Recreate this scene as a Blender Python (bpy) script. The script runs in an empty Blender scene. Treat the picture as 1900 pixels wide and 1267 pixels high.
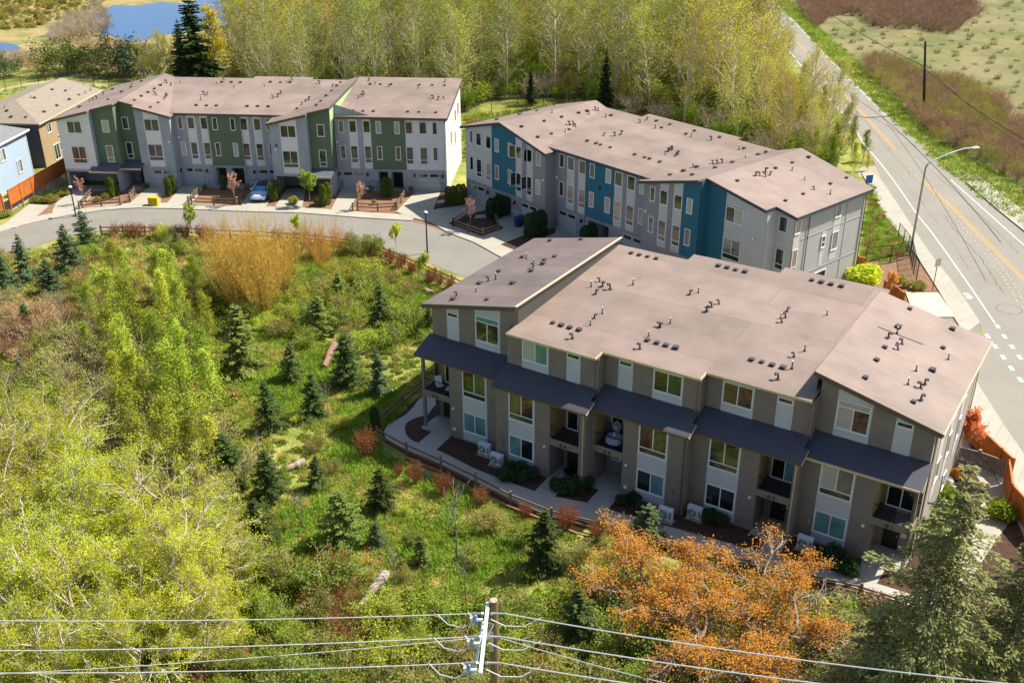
import bpy, math, random
import numpy as np
from mathutils import Vector, Matrix
from mathutils.geometry import tessellate_polygon

# ------------------------------------------------------------------ camera, world, sun, exposure
S = bpy.context.scene
COL = S.collection
CAM_P, CAM_R, CAM_F, CAM_H = 0.466531, -0.0027967, 1943.74, 40.013
_f = Vector((0, math.cos(CAM_P), -math.sin(CAM_P)))
_rt = Vector((1, 0, 0)); _up = _rt.cross(_f)
_rt2 = _rt*math.cos(CAM_R) + _up*math.sin(CAM_R); _up2 = _rt2.cross(_f)
cam = bpy.data.cameras.new('camera'); cam_o = bpy.data.objects.new('camera', cam); COL.objects.link(cam_o)
m = Matrix((_rt2, _up2, -_f)).transposed().to_4x4(); m.translation = (0, 0, CAM_H)
cam_o.matrix_world = m
cam.sensor_width = 36; cam.lens = 36*CAM_F/1900; cam.clip_start = .5; cam.clip_end = 3000
S.camera = cam_o

SUN_TO = Vector((0.59, 0.21, 0.78)).normalized()      # towards the sun
w = bpy.data.worlds.new('World'); S.world = w; w.use_nodes = True
nt = w.node_tree; bg = nt.nodes['Background']
sky = nt.nodes.new('ShaderNodeTexSky'); sky.sky_type = 'NISHITA'; sky.sun_disc = False
sky.sun_elevation = math.asin(SUN_TO.z); sky.sun_rotation = math.atan2(SUN_TO.x, SUN_TO.y)
sky.air_density = 1.0; sky.dust_density = 1.4; sky.ozone_density = .9; sky.altitude = 100
nt.links.new(sky.outputs[0], bg.inputs[0]); bg.inputs[1].default_value = 0.095
sl = bpy.data.lights.new('sun', 'SUN'); sl.energy = 5.0; sl.angle = math.radians(.55); sl.color = (1, .945, .85)
so = bpy.data.objects.new('sun', sl); COL.objects.link(so); so.location = (0, 0, 120)
so.rotation_euler = SUN_TO.to_track_quat('Z', 'Y').to_euler()
S.view_settings.view_transform = 'Standard'; S.view_settings.look = 'None'
S.view_settings.exposure = 0.7; S.view_settings.gamma = 1; S.view_settings.use_curve_mapping = False
S.cycles.max_bounces = 7; S.cycles.diffuse_bounces = 4; S.cycles.glossy_bounces = 2
S.cycles.transmission_bounces = 4; S.cycles.transparent_max_bounces = 4
S.cycles.caustics_reflective = False; S.cycles.caustics_refractive = False
try: S.cycles.use_denoising = True
except Exception: pass

# ------------------------------------------------------------------ measuring helpers
def ray(px, py): return _f + _rt2*((px-950)/CAM_F) - _up2*((py-633.5)/CAM_F)
def G(px, py, z=0.0):
    """the place on the level plane of height z that the photograph shows at a pixel"""
    r = ray(px, py); t = (z-CAM_H)/r.z
    return Vector((r.x*t, r.y*t, z))
def proj(P):
    d = Vector(P)-Vector((0, 0, CAM_H)); w_ = d.dot(_f)
    return 950+CAM_F*d.dot(_rt2)/w_, 633.5-CAM_F*d.dot(_up2)/w_
def height_to(base, top_py):
    lo, hi = .1, 38
    for _ in range(30):
        mid = (lo+hi)/2
        if proj((base[0], base[1], mid))[1] > top_py: lo = mid
        else: hi = mid
    return lo
TH = (-0.0895934, -0.8572700, -0.5736036)              # bearings of the three long facades

# ------------------------------------------------------------------ materials
def lin(h):
    h = h.lstrip('#'); c = [int(h[i:i+2], 16)/255 for i in (0, 2, 4)]
    return tuple((x/12.92 if x <= .04045 else ((x+.055)/1.055)**2.4) for x in c)
MATS = {}
def mat(name, col, rough=.7, var=.12, vscale=1.2, bump=0.0, bscale=30, spec=.4, metal=0.0, col2=None, fine=0.0, coords='pos', island=0.0):
    if name in MATS: return MATS[name]
    if isinstance(col, str): col = lin(col)
    if isinstance(col2, str): col2 = lin(col2)
    M = bpy.data.materials.new(name); M.use_nodes = True
    n, l = M.node_tree.nodes, M.node_tree.links
    b = n['Principled BSDF']; b.inputs['Roughness'].default_value = rough
    b.inputs['Specular IOR Level'].default_value = spec; b.inputs['Metallic'].default_value = metal
    c1 = tuple(max(0, x*(1-var)) for x in col)
    c2 = col2 or tuple(min(1, x*(1+var)) for x in col)
    if coords == 'obj': pos = n.new('ShaderNodeTexCoord').outputs['Object']
    else: pos = n.new('ShaderNodeNewGeometry').outputs['Position']
    t = n.new('ShaderNodeTexNoise'); t.inputs['Scale'].default_value = vscale; t.inputs['Detail'].default_value = 5
    t.inputs['Roughness'].default_value = .6; l.new(pos, t.inputs['Vector'])
    r = n.new('ShaderNodeValToRGB'); r.color_ramp.elements[0].position = .33; r.color_ramp.elements[1].position = .67
    r.color_ramp.elements[0].color = (*c1, 1); r.color_ramp.elements[1].color = (*c2, 1)
    l.new(t.outputs[0], r.inputs[0]); out = r.outputs[0]
    if fine:
        t2 = n.new('ShaderNodeTexNoise'); t2.inputs['Scale'].default_value = vscale*14; t2.inputs['Detail'].default_value = 3
        l.new(pos, t2.inputs['Vector'])
        mp = n.new('ShaderNodeMapRange'); mp.inputs[1].default_value = .3; mp.inputs[2].default_value = .7
        mp.inputs[3].default_value = 1-fine; mp.inputs[4].default_value = 1+fine; l.new(t2.outputs[0], mp.inputs[0])
        mx = n.new('ShaderNodeVectorMath'); mx.operation = 'SCALE'; l.new(out, mx.inputs[0]); l.new(mp.outputs[0], mx.inputs['Scale'])
        out = mx.outputs[0]
    if island:
        g = n.new('ShaderNodeNewGeometry'); oi = n.new('ShaderNodeObjectInfo')
        ad = n.new('ShaderNodeMath'); ad.operation = 'ADD'; l.new(g.outputs['Random Per Island'], ad.inputs[0]); l.new(oi.outputs['Random'], ad.inputs[1])
        mp = n.new('ShaderNodeMapRange'); mp.inputs[1].default_value = 0; mp.inputs[2].default_value = 2
        mp.inputs[3].default_value = 1-island; mp.inputs[4].default_value = 1+island; l.new(ad.outputs[0], mp.inputs[0])
        mx = n.new('ShaderNodeVectorMath'); mx.operation = 'SCALE'; l.new(out, mx.inputs[0]); l.new(mp.outputs[0], mx.inputs['Scale'])
        out = mx.outputs[0]
    l.new(out, b.inputs['Base Color'])
    if bump:
        t3 = n.new('ShaderNodeTexNoise'); t3.inputs['Scale'].default_value = bscale; t3.inputs['Detail'].default_value = 3
        l.new(pos, t3.inputs['Vector'])
        bp = n.new('ShaderNodeBump'); bp.inputs['Strength'].default_value = bump; bp.inputs['Distance'].default_value = .03
        l.new(t3.outputs[0], bp.inputs['Height']); l.new(bp.outputs[0], b.inputs['Normal'])
    MATS[name] = M; return M

def leafmat(name, c1, c2, trans=.38, obj_var=.25):
    """leaf colour that runs from c1 to c2 leaf by leaf and plant by plant"""
    if name in MATS: return MATS[name]
    if isinstance(c1, str): c1 = lin(c1)
    if isinstance(c2, str): c2 = lin(c2)
    def soft(c):
        k = (1.5, 1.53, 1.35); return tuple(min(.72, x*k[i]+.006) for i, x in enumerate(c))
    c1, c2 = soft(c1), soft(c2)
    M = bpy.data.materials.new(name); M.use_nodes = True
    n, l = M.node_tree.nodes, M.node_tree.links; n.remove(n['Principled BSDF'])
    g = n.new('ShaderNodeNewGeometry'); oi = n.new('ShaderNodeObjectInfo')
    t = n.new('ShaderNodeTexNoise'); t.inputs['Scale'].default_value = .7; t.inputs['Detail'].default_value = 2
    l.new(g.outputs['Position'], t.inputs['Vector'])
    a = n.new('ShaderNodeMath'); a.operation = 'MULTIPLY_ADD'; a.inputs[1].default_value = .55; l.new(g.outputs['Random Per Island'], a.inputs[0])
    s = n.new('ShaderNodeMath'); s.operation = 'MULTIPLY_ADD'; s.inputs[1].default_value = .9; s.inputs[2].default_value = -.22; l.new(t.outputs[0], s.inputs[0])
    l.new(s.outputs[0], a.inputs[2])
    mx = n.new('ShaderNodeMix'); mx.data_type = 'RGBA'; mx.clamp_factor = True
    l.new(a.outputs[0], mx.inputs[0]); mx.inputs[6].default_value = (*c1, 1); mx.inputs[7].default_value = (*c2, 1)
    hsv = n.new('ShaderNodeHueSaturation'); l.new(mx.outputs[2], hsv.inputs['Color'])
    mp = n.new('ShaderNodeMapRange'); l.new(oi.outputs['Random'], mp.inputs[0]); mp.inputs[3].default_value = 1-obj_var; mp.inputs[4].default_value = 1+obj_var
    l.new(mp.outputs[0], hsv.inputs['Value'])
    m3 = n.new('ShaderNodeMath'); m3.operation = 'MULTIPLY'; m3.inputs[1].default_value = 7.31; l.new(oi.outputs['Random'], m3.inputs[0])
    m4 = n.new('ShaderNodeMath'); m4.operation = 'FRACT'; l.new(m3.outputs[0], m4.inputs[0])
    mp2 = n.new('ShaderNodeMapRange'); l.new(m4.outputs[0], mp2.inputs[0]); mp2.inputs[3].default_value = .5-.018; mp2.inputs[4].default_value = .5+.022
    l.new(mp2.outputs[0], hsv.inputs['Hue'])
    d = n.new('ShaderNodeBsdfDiffuse'); tr = n.new('ShaderNodeBsdfTranslucent')
    l.new(hsv.outputs[0], d.inputs[0]); l.new(hsv.outputs[0], tr.inputs[0])
    ms = n.new('ShaderNodeMixShader'); ms.inputs[0].default_value = trans
    l.new(d.outputs[0], ms.inputs[1]); l.new(tr.outputs[0], ms.inputs[2])
    l.new(ms.outputs[0], n['Material Output'].inputs[0])
    MATS[name] = M; return M

def ground_mat(name, cols, scale=.25, bump=.6, fine=.25):
    """patchy ground: several real colours mixed by noise"""
    if name in MATS: return MATS[name]
    M = bpy.data.materials.new(name); M.use_nodes = True
    n, l = M.node_tree.nodes, M.node_tree.links; b = n['Principled BSDF']
    b.inputs['Roughness'].default_value = .95; b.inputs['Specular IOR Level'].default_value = .15
    pos = n.new('ShaderNodeNewGeometry').outputs['Position']
    t = n.new('ShaderNodeTexNoise'); t.inputs['Scale'].default_value = scale; t.inputs['Detail'].default_value = 8; t.inputs['Roughness'].default_value = .68
    l.new(pos, t.inputs['Vector'])
    r = n.new('ShaderNodeValToRGB'); els = r.color_ramp.elements
    k = len(cols)
    while len(els) < k: els.new(.5)
    for i, c in enumerate(cols):
        els[i].position = .3+.4*i/(k-1); els[i].color = (*(lin(c) if isinstance(c, str) else c), 1)
    l.new(t.outputs[0], r.inputs[0])
    t2 = n.new('ShaderNodeTexNoise'); t2.inputs['Scale'].default_value = 5; t2.inputs['Detail'].default_value = 4
    l.new(pos, t2.inputs['Vector'])
    mp = n.new('ShaderNodeMapRange'); mp.inputs[1].default_value = .3; mp.inputs[2].default_value = .7
    mp.inputs[3].default_value = 1-fine; mp.inputs[4].default_value = 1+fine; l.new(t2.outputs[0], mp.inputs[0])
    mx = n.new('ShaderNodeVectorMath'); mx.operation = 'SCALE'; l.new(r.outputs[0], mx.inputs[0]); l.new(mp.outputs[0], mx.inputs['Scale'])
    l.new(mx.outputs[0], b.inputs['Base Color'])
    bp = n.new('ShaderNodeBump'); bp.inputs['Strength'].default_value = bump; bp.inputs['Distance'].default_value = .2
    l.new(t2.outputs[0], bp.inputs['Height']); l.new(bp.outputs[0], b.inputs['Normal'])
    MATS[name] = M; return M

def roof_mat(name, c, c2, row=2.9):
    """membrane laid in lengths, each very slightly another tone, with lapped seams"""
    M = bpy.data.materials.new(name); M.use_nodes = True
    n, l = M.node_tree.nodes, M.node_tree.links; b = n['Principled BSDF']
    b.inputs['Roughness'].default_value = .62; b.inputs['Specular IOR Level'].default_value = .35
    tc = n.new('ShaderNodeTexCoord')
    mp = n.new('ShaderNodeMapping'); mp.inputs['Rotation'].default_value = (0, 0, 0); l.new(tc.outputs['Object'], mp.inputs[0])
    br = n.new('ShaderNodeTexBrick'); br.offset = .37; br.inputs['Scale'].default_value = 1
    br.inputs['Brick Width'].default_value = 15; br.inputs['Row Height'].default_value = row; br.inputs['Mortar Size'].default_value = .04
    br.inputs['Mortar Smooth'].default_value = .3
    c, c2 = lin(c), lin(c2)
    br.inputs['Color1'].default_value = (*c, 1); br.inputs['Color2'].default_value = (*c2, 1)
    br.inputs['Mortar'].default_value = (*[x*.72 for x in c], 1); l.new(mp.outputs[0], br.inputs['Vector'])
    t = n.new('ShaderNodeTexNoise'); t.inputs['Scale'].default_value = .35; t.inputs['Detail'].default_value = 8; t.inputs['Roughness'].default_value = .62
    l.new(tc.outputs['Object'], t.inputs['Vector'])
    mr = n.new('ShaderNodeMapRange'); mr.inputs[1].default_value = .3; mr.inputs[2].default_value = .7; mr.inputs[3].default_value = .78; mr.inputs[4].default_value = 1.14
    l.new(t.outputs[0], mr.inputs[0])
    mx = n.new('ShaderNodeVectorMath'); mx.operation = 'SCALE'; l.new(br.outputs[0], mx.inputs[0]); l.new(mr.outputs[0], mx.inputs['Scale'])
    l.new(mx.outputs[0], b.inputs['Base Color'])
    t3 = n.new('ShaderNodeTexNoise'); t3.inputs['Scale'].default_value = 1.1; t3.inputs['Detail'].default_value = 6
    l.new(tc.outputs['Object'], t3.inputs['Vector'])
    bp = n.new('ShaderNodeBump'); bp.inputs['Strength'].default_value = .25; bp.inputs['Distance'].default_value = .05
    l.new(t3.outputs[0], bp.inputs['Height']); l.new(bp.outputs[0], b.inputs['Normal'])
    return M

M_ROOF = roof_mat('roof_membrane', '#938074', '#87766b')
M_ROOF2 = roof_mat('roof_membrane_worn', '#7f6f68', '#716560', 2.1)
M_CANOPY = mat('canopy_membrane_shaded', '#4c4b54', .5, .06, .8)  # peach roof membrane darkened: the shade on the canopies is put into its colour
M_EDGE = mat('roof_edge_metal', '#5d544c', .5, .08, 2)
M_EDGE_B = mat('roof_edge_blue_grey', '#39424d', .5, .08, 2)
M_GUTTER = mat('gutter_tan', '#cdbb9c', .5, .08, 2)
M_C_SIDE = mat('siding_taupe', '#867b70', .75, .1, .9, fine=.05)
M_C_PANEL = mat('panel_pale_grey', '#c3c6ca', .65, .04, .7)
M_C_SUN = mat('siding_taupe_sunlit', '#9a8f84', .75, .06, .9, fine=.05)  # taupe siding lightened for the sun-facing side wall, sunlight put into the colour
M_SLATE = mat('siding_slate', '#a2a6ac', .75, .09, .8, fine=.05)
M_BGREY = mat('siding_warm_grey', '#928e93', .75, .05, .8, fine=.05)
M_BPALE = mat('panel_light_grey', '#c4c3c3', .65, .04, .7)
M_WHITEP = mat('panel_white', '#dddbdc', .6, .03, .7)
M_WHITEW = mat('siding_white', '#c9c8c0', .7, .03, .9)
M_GREEN = mat('siding_green', '#65755a', .75, .05, .9, fine=.05)
M_TEAL = mat('siding_teal', '#2c6a80', .75, .05, .9, fine=.05)
M_TRIM = mat('trim_white', '#e8e8e6', .45, .02, 3)
M_DARK = mat('door_dark', '#26201e', .5, .1, 3)
M_GARAGE = mat('garage_door', '#a6acb0', .6, .04, 1)
M_STONE = mat('ledge_stone', '#9aa0a8', .85, .3, 6, island=.35)
M_CONC = mat('concrete', '#a9a394', .85, .07, .5, bump=.25, bscale=25, fine=.05)
M_CONC2 = mat('concrete_path', '#aaa59b', .85, .07, .5, bump=.25, bscale=25, fine=.05)
M_ASPH = mat('asphalt_old', '#858076', .9, .07, .25, bump=.3, bscale=40, fine=.06)
M_ASPH2 = mat('asphalt_road', '#8c867b', .9, .06, .18, bump=.3, bscale=40, fine=.05)
M_MULCH = mat('bark_mulch', '#4b3527', .95, .3, 3, bump=.9, bscale=14, fine=.3)
M_MULCH2 = mat('bark_mulch_dry', '#85644a', .95, .2, 2, bump=.9, bscale=14, fine=.25)
M_WPAINT = mat('road_paint_white', '#d9d6cc', .7, .06, 3, fine=.08)
M_YPAINT = mat('road_paint_yellow', '#c4954a', .7, .08, 3, fine=.08)
M_CEDAR = mat('cedar_new', '#bb6a2c', .7, .14, 1.5, fine=.14)
M_RAIL = mat('weathered_rail', '#7c6653', .85, .2, 2, fine=.15)
M_WOODG = mat('weathered_gate', '#8b7e70', .85, .12, 2, fine=.12)
M_METAL = mat('galvanised', '#9fa6aa', .4, .06, 2, spec=.6, metal=.6)
M_BLACK = mat('black_metal', '#1c1b1d', .5, .1, 3)
M_VENT = mat('vent_metal', '#4e4648', .5, .12, 5)
M_POLE = mat('pole_wood', '#7a6048', .9, .2, 2.5, bump=.5, bscale=20)
M_POLED = mat('pole_creosote', '#3b322a', .9, .2, 2.5)
M_WIRE = mat('wire_aluminium', '#b9bbbc', .45, .05, 3, spec=.6)
M_BARK = mat('bark_brown', '#4a3d30', .95, .25, 4)
M_BARKP = mat('bark_pale', '#b3a898', .9, .2, 2)
M_BARKG = mat('bark_grey', '#82776a', .9, .2, 3)
M_TWIG = mat('twig_tan', '#b5a486', .9, .25, 2, island=.3)
M_TWIGR = mat('twig_rust', '#96583a', .9, .25, 2, island=.3)
M_LOG = mat('log_bleached', '#a89888', .9, .18, 3, bump=.6, bscale=10, fine=.15)
M_BLOCK = mat('retaining_block', '#b3a898', .9, .1, 3, island=.15)

def glass(name, col, rough=.04, var=.3, vs=.9):
    M = mat(name, col, rough, var, vs, spec=1.0); return M
M_PANE = [glass('pane_dark', '#1b2226'), glass('pane_olive', '#2b3436', var=.5, vs=1.6), glass('pane_brown', '#3a3a3a', var=.35),
          glass('pane_blind', '#a9afa9', .12, .08), glass('pane_curtain', '#5f8c90', .12, .25), glass('pane_grey', '#6a6c6c', .1, .2),
          glass('pane_rose', '#a1867a', .12, .12)]

# ------------------------------------------------------------------ object helpers
def tag(o, label=None, cat=None, group=None, kind=None):
    if label: o['label'] = label
    if cat: o['category'] = cat
    if group: o['group'] = group
    if kind: o['kind'] = kind
    return o
def empty(name, loc=(0, 0, 0), rz=0.0):
    o = bpy.data.objects.new(name, None); COL.objects.link(o); o.location = loc; o.rotation_euler = (0, 0, rz)
    o.empty_display_size = .3; return o
def link(name, me, parent=None, loc=None, rot=None, material=None):
    o = bpy.data.objects.new(name, me); COL.objects.link(o)
    if parent: o.parent = parent
    if loc is not None: o.location = loc
    if rot is not None: o.rotation_euler = rot
    if material is not None:
        if not me.materials: me.materials.append(None)
        o.material_slots[0].link = 'OBJECT'; o.material_slots[0].material = material
    return o
class MB:
    """collects faces and links them as one mesh object"""
    def __init__(s, off=(0, 0, 0)): s.v = []; s.f = []; s.mi = []; s.o = off; s.cur = 0; s.sm = False
    def P(s, p): s.v.append((p[0]-s.o[0], p[1]-s.o[1], p[2]-s.o[2])); return len(s.v)-1
    def face(s, pts): s.f.append([s.P(p) for p in pts]); s.mi.append(s.cur); return s
    def box(s, x0, x1, y0, y1, z0, z1):
        b = len(s.v)
        for p in ((x0, y0, z0), (x1, y0, z0), (x1, y1, z0), (x0, y1, z0), (x0, y0, z1), (x1, y0, z1), (x1, y1, z1), (x0, y1, z1)): s.P(p)
        for f in ((3, 2, 1, 0), (4, 5, 6, 7), (0, 1, 5, 4), (1, 2, 6, 5), (2, 3, 7, 6), (3, 0, 4, 7)): s.f.append([b+i for i in f]); s.mi.append(s.cur)
        return s
    def beam(s, a, b_, w_, h=None):
        """a bar of rectangular section between two points"""
        a, b_ = Vector(a), Vector(b_); h = h or w_; d = (b_-a).normalized()
        x = d.cross(Vector((0, 0, 1)));
        if x.length < 1e-3: x = Vector((1, 0, 0))
        x.normalize(); y = x.cross(d).normalized(); x = x*w_/2; y = y*h/2
        i = len(s.v)
        for q in (a, b_):
            for k in ((-1, -1), (1, -1), (1, 1), (-1, 1)): s.P(q+x*k[0]+y*k[1])
        for f in ((0, 1, 2, 3), (7, 6, 5, 4), (0, 4, 5, 1), (1, 5, 6, 2), (2, 6, 7, 3), (3, 7, 4, 0)): s.f.append([i+j for j in f]); s.mi.append(s.cur)
        return s
    def tube(s, pts, radii, k=8, cap=True):
        pts = [Vector(p) for p in pts]; rings = []
        if not isinstance(radii, (list, tuple)): radii = [radii]*len(pts)
        for i, p in enumerate(pts):
            d = (pts[min(i+1, len(pts)-1)]-pts[max(i-1, 0)]).normalized()
            x = d.cross(Vector((0, 0, 1)))
            if x.length < .05: x = d.cross(Vector((0, 1, 0)))
            x.normalize(); y = d.cross(x)
            rings.append([s.P(p+(x*math.cos(2*math.pi*j/k)+y*math.sin(2*math.pi*j/k))*radii[i]) for j in range(k)])
        for a, b_ in zip(rings, rings[1:]):
            for j in range(k): s.f.append([a[j], a[(j+1) % k], b_[(j+1) % k], b_[j]]); s.mi.append(s.cur)
        if cap:
            s.f.append(rings[0][::-1]); s.mi.append(s.cur); s.f.append(rings[-1]); s.mi.append(s.cur)
        return s
    def prism(s, poly, z0f, z1f):
        """a slab over an (x, y) outline, bottom and top height given as functions"""
        n_ = len(poly); area = sum(poly[i][0]*poly[(i+1) % n_][1]-poly[(i+1) % n_][0]*poly[i][1] for i in range(n_))
        if area < 0: poly = poly[::-1]
        z0 = z0f if callable(z0f) else (lambda x, y: z0f); z1 = z1f if callable(z1f) else (lambda x, y: z1f)
        lo = [s.P((x, y, z0(x, y))) for x, y in poly]; hi = [s.P((x, y, z1(x, y))) for x, y in poly]
        for t in tessellate_polygon([[Vector((x, y, 0)) for x, y in poly]]):
            a, b_, c = t
            ar = (poly[b_][0]-poly[a][0])*(poly[c][1]-poly[a][1])-(poly[c][0]-poly[a][0])*(poly[b_][1]-poly[a][1])
            if ar < 0: a, c = c, a
            s.f.append([hi[a], hi[b_], hi[c]]); s.mi.append(s.cur); s.f.append([lo[c], lo[b_], lo[a]]); s.mi.append(s.cur)
        for i in range(n_):
            j = (i+1) % n_; s.f.append([lo[i], lo[j], hi[j], hi[i]]); s.mi.append(s.cur)
        return s
    def mesh(s, name, mats):
        me = bpy.data.meshes.new(name); me.from_pydata(s.v, [], s.f)
        if not isinstance(mats, (list, tuple)): mats = [mats]
        for q in mats: me.materials.append(q)
        if len(mats) > 1: me.polygons.foreach_set('material_index', s.mi)
        if s.sm: me.polygons.foreach_set('use_smooth', [True]*len(me.polygons))
        me.update(); return me
    def build(s, name, mats, parent=None, loc=None, rot=None): return link(name, s.mesh(name, mats), parent, loc, rot)

def np_mesh(name, V, F, mats, mi=None):
    """mesh from numpy arrays; F is (n, 3) or (n, 4)"""
    me = bpy.data.meshes.new(name); k = F.shape[1]
    me.vertices.add(len(V)); me.vertices.foreach_set('co', np.ascontiguousarray(V, dtype=np.float32).ravel())
    me.loops.add(F.size); me.loops.foreach_set('vertex_index', np.ascontiguousarray(F, dtype=np.int32).ravel())
    me.polygons.add(len(F)); me.polygons.foreach_set('loop_start', np.arange(0, F.size, k, dtype=np.int32))
    me.polygons.foreach_set('loop_total', np.full(len(F), k, dtype=np.int32))
    for q in (mats if isinstance(mats, (list, tuple)) else [mats]): me.materials.append(q)
    if mi is not None: me.polygons.foreach_set('material_index', np.asarray(mi, dtype=np.int32))
    me.update(calc_edges=True); me.validate(); return me

# ------------------------------------------------------------------ the ground and what is paved
def sheet(name, pts, z, material, kind='structure', label=None, cat=None, thick=None):
    """a flat piece of ground from points (x, y); thick gives it a kerb-like edge"""
    mb = MB(); P2 = [(p[0], p[1]) for p in pts]
    if thick: mb.prism(P2, z-thick, z)
    else:
        n_ = len(P2); area = sum(P2[i][0]*P2[(i+1) % n_][1]-P2[(i+1) % n_][0]*P2[i][1] for i in range(n_))
        if area < 0: P2 = P2[::-1]
        ids = [mb.P((x, y, z)) for x, y in P2]
        for t in tessellate_polygon([[Vector((x, y, 0)) for x, y in P2]]):
            a, b_, c = t
            if (P2[b_][0]-P2[a][0])*(P2[c][1]-P2[a][1])-(P2[c][0]-P2[a][0])*(P2[b_][1]-P2[a][1]) < 0: a, c = c, a
            mb.f.append([ids[a], ids[b_], ids[c]]); mb.mi.append(0)
    o = mb.build(name, material); tag(o, label, cat, kind=kind); return o
def gp(pts, z=0): return [G(x, y, z) for x, y in pts]
def smooth(pts, n_=4):
    """Catmull-Rom through points"""
    pts = [Vector(p) for p in pts]; out = []
    for i in range(len(pts)-1):
        p0 = pts[max(i-1, 0)]; p1 = pts[i]; p2 = pts[i+1]; p3 = pts[min(i+2, len(pts)-1)]
        for k in range(n_):
            t = k/n_; out.append(.5*((2*p1)+(p2-p0)*t+(2*p0-5*p1+4*p2-p3)*t*t+(3*p1-p0-3*p2+p3)*t**3))
    out.append(pts[-1]); return out
def ribbon(name, line, width, z, material, kind='structure'):
    line = [Vector((p[0], p[1], z)) for p in line]; L, R_ = [], []
    for i, p in enumerate(line):
        d = (line[min(i+1, len(line)-1)]-line[max(i-1, 0)]).normalized(); n_ = Vector((-d.y, d.x, 0))*width/2
        L.append(p+n_); R_.append(p-n_)
    return sheet(name, L+R_[::-1], z, material, kind)
def offset_line(line, d):
    out = []
    for i, p in enumerate(line):
        t = (line[min(i+1, len(line)-1)]-line[max(i-1, 0)]); t.z = 0; t.normalize(); out.append(p+Vector((-t.y, t.x, 0))*d)
    return out

M_GRASS = ground_mat('meadow_ground', ['#685f3a', '#717a38', '#858c42', '#a09a58', '#b5a772'], .22)
M_FIELD = ground_mat('far_field_ground', ['#5c5f3a', '#6c7042', '#7d7850', '#8a815c', '#6f7548'], .09, fine=.3)
M_VERGE = ground_mat('verge_ground', ['#747c40', '#848a48', '#949256'], .3, fine=.2)
M_BANK = ground_mat('pond_bank_ground', ['#8d7a52', '#a89468', '#7e7f48', '#b09d74'], .12, fine=.3)
M_WOODF = ground_mat('wood_floor', ['#463d2a', '#565036', '#66653a'], .3)
sheet('ground', [(-420, -60), (420, -60), (420, 900), (-420, 900)], 0, M_GRASS)
# the wetland around the pond and the open field across the road
sheet('pond_bank', gp([(-500, -250), (520, -250), (440, 60), (400, 110), (200, 128), (110, 126), (-60, 140), (-500, 200)]), .004, M_BANK)
sheet('yard_lawn', gp([(-200, 250), (-60, 175), (60, 158), (150, 152), (245, 162), (190, 190), (0, 215), (-100, 300)]), .009, M_VERGE)
sheet('gravel_path', [p for p in gp([(-60, 176), (0, 166), (40, 157), (95, 149), (140, 150), (200, 158), (215, 163), (150, 158), (95, 154), (40, 162), (0, 172), (-60, 184)])], .013,
      mat('gravel_buff', '#b5a67e', .95, .12, 2, bump=.5, bscale=20))
road_r = smooth(gp([(1365, -70), (1400, -34), (1439, 5), (1480.6, 45.5), (1526, 93.5), (1581.7, 149), (1647.4, 214.8), (1698, 260), (1761, 320), (1868, 400), (1960, 470), (2080, 565), (2250, 700)]))
road_l = smooth(gp([(1325, -70), (1368, -20), (1420, 45), (1478, 119), (1523.6, 174), (1576.6, 235), (1597, 262.8), (1627, 303), (1642, 345), (1676.7, 400), (1723, 470.7), (1758.5, 515), (1819, 603), (1850, 655), (1900, 845), (1960, 950), (2040, 1090)]))
sheet('far_field', road_r+gp([(3200, 900), (3800, 300), (2600, -300), (1200, -300)]), .004, M_FIELD)
verge_r = gp([(1395, -62), (1470.5, 10), (1516, 50), (1597, 119), (1662.5, 185), (1710.5, 230), (1748.5, 260), (1806.5, 300), (1860, 325), (1960, 380), (2120, 480), (2300, 600)])
sheet('road_verge', road_r+verge_r[::-1], .010, M_VERGE)
road_l2 = smooth(gp([(1325, -70), (1368, -20), (1420, 45), (1478, 119), (1523.6, 174), (1576.6, 235), (1597, 262.8), (1624, 305), (1634, 335), (1676.7, 400), (1723, 470.7), (1758.5, 515), (1819, 603), (1809, 650), (1811, 707.6), (1900, 845), (1970, 950), (2060, 1090)]))
sheet('main_road', road_l2+gp([(2500, 1090)])+road_r[::-1], .014, M_ASPH2)
# private street behind the near block, up to the main road
street_up = gp([(-120, 462), (-40, 440), (0, 432), (11, 427), (41.7, 419), (76, 411), (126, 401), (189.5, 391.5), (252.6, 387), (328, 388.6), (429.5, 392.7), (480, 394.4), (556, 396.2), (677, 405.8), (763, 410.8), (791, 418.4), (829, 432), (879.5, 451), (930, 479)])
street_dn = gp([(867, 517), (804, 492), (728, 466), (660, 451), (560, 440), (450, 434), (391.6, 434), (290, 430), (189, 429), (150, 433), (96, 446), (40, 470), (0, 492), (-120, 560)])
def CF(u, v, z=0):                                       # a place in the near block's own axes
    c, s_ = math.cos(TH[2]), math.sin(TH[2]); return Vector((u*c-v*s_, u*s_+v*c, z))
street_join = gp([(1000, 520), (1180, 570), (1400, 620), (1640, 590), (1770, 580), (1819, 603), (1812, 640), (1811, 707), (1790, 714), (1650, 730), (1400, 740), (1100, 690), (930, 560)])
sheet('private_street', street_up+street_join+street_dn, .019, M_ASPH)
# yards of the far row: bark beds, then concrete on top
sheet('planting_bed', gp([(-60, 455), (0, 425), (60, 380), (110, 352), (150, 340), (310, 336), (520, 344), (860, 350), (870, 372), (900, 400), (1000, 440), (960, 480), (930, 479)])+
      [p for p in street_up[::-1][1:]], .012, M_MULCH2)
KERB = .12
walk_up = offset_line(street_up, 1.75)
def concrete(name, pts, z=KERB, material=None, thick=.14): return sheet(name, pts, z, material or M_CONC, thick=thick)
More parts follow.
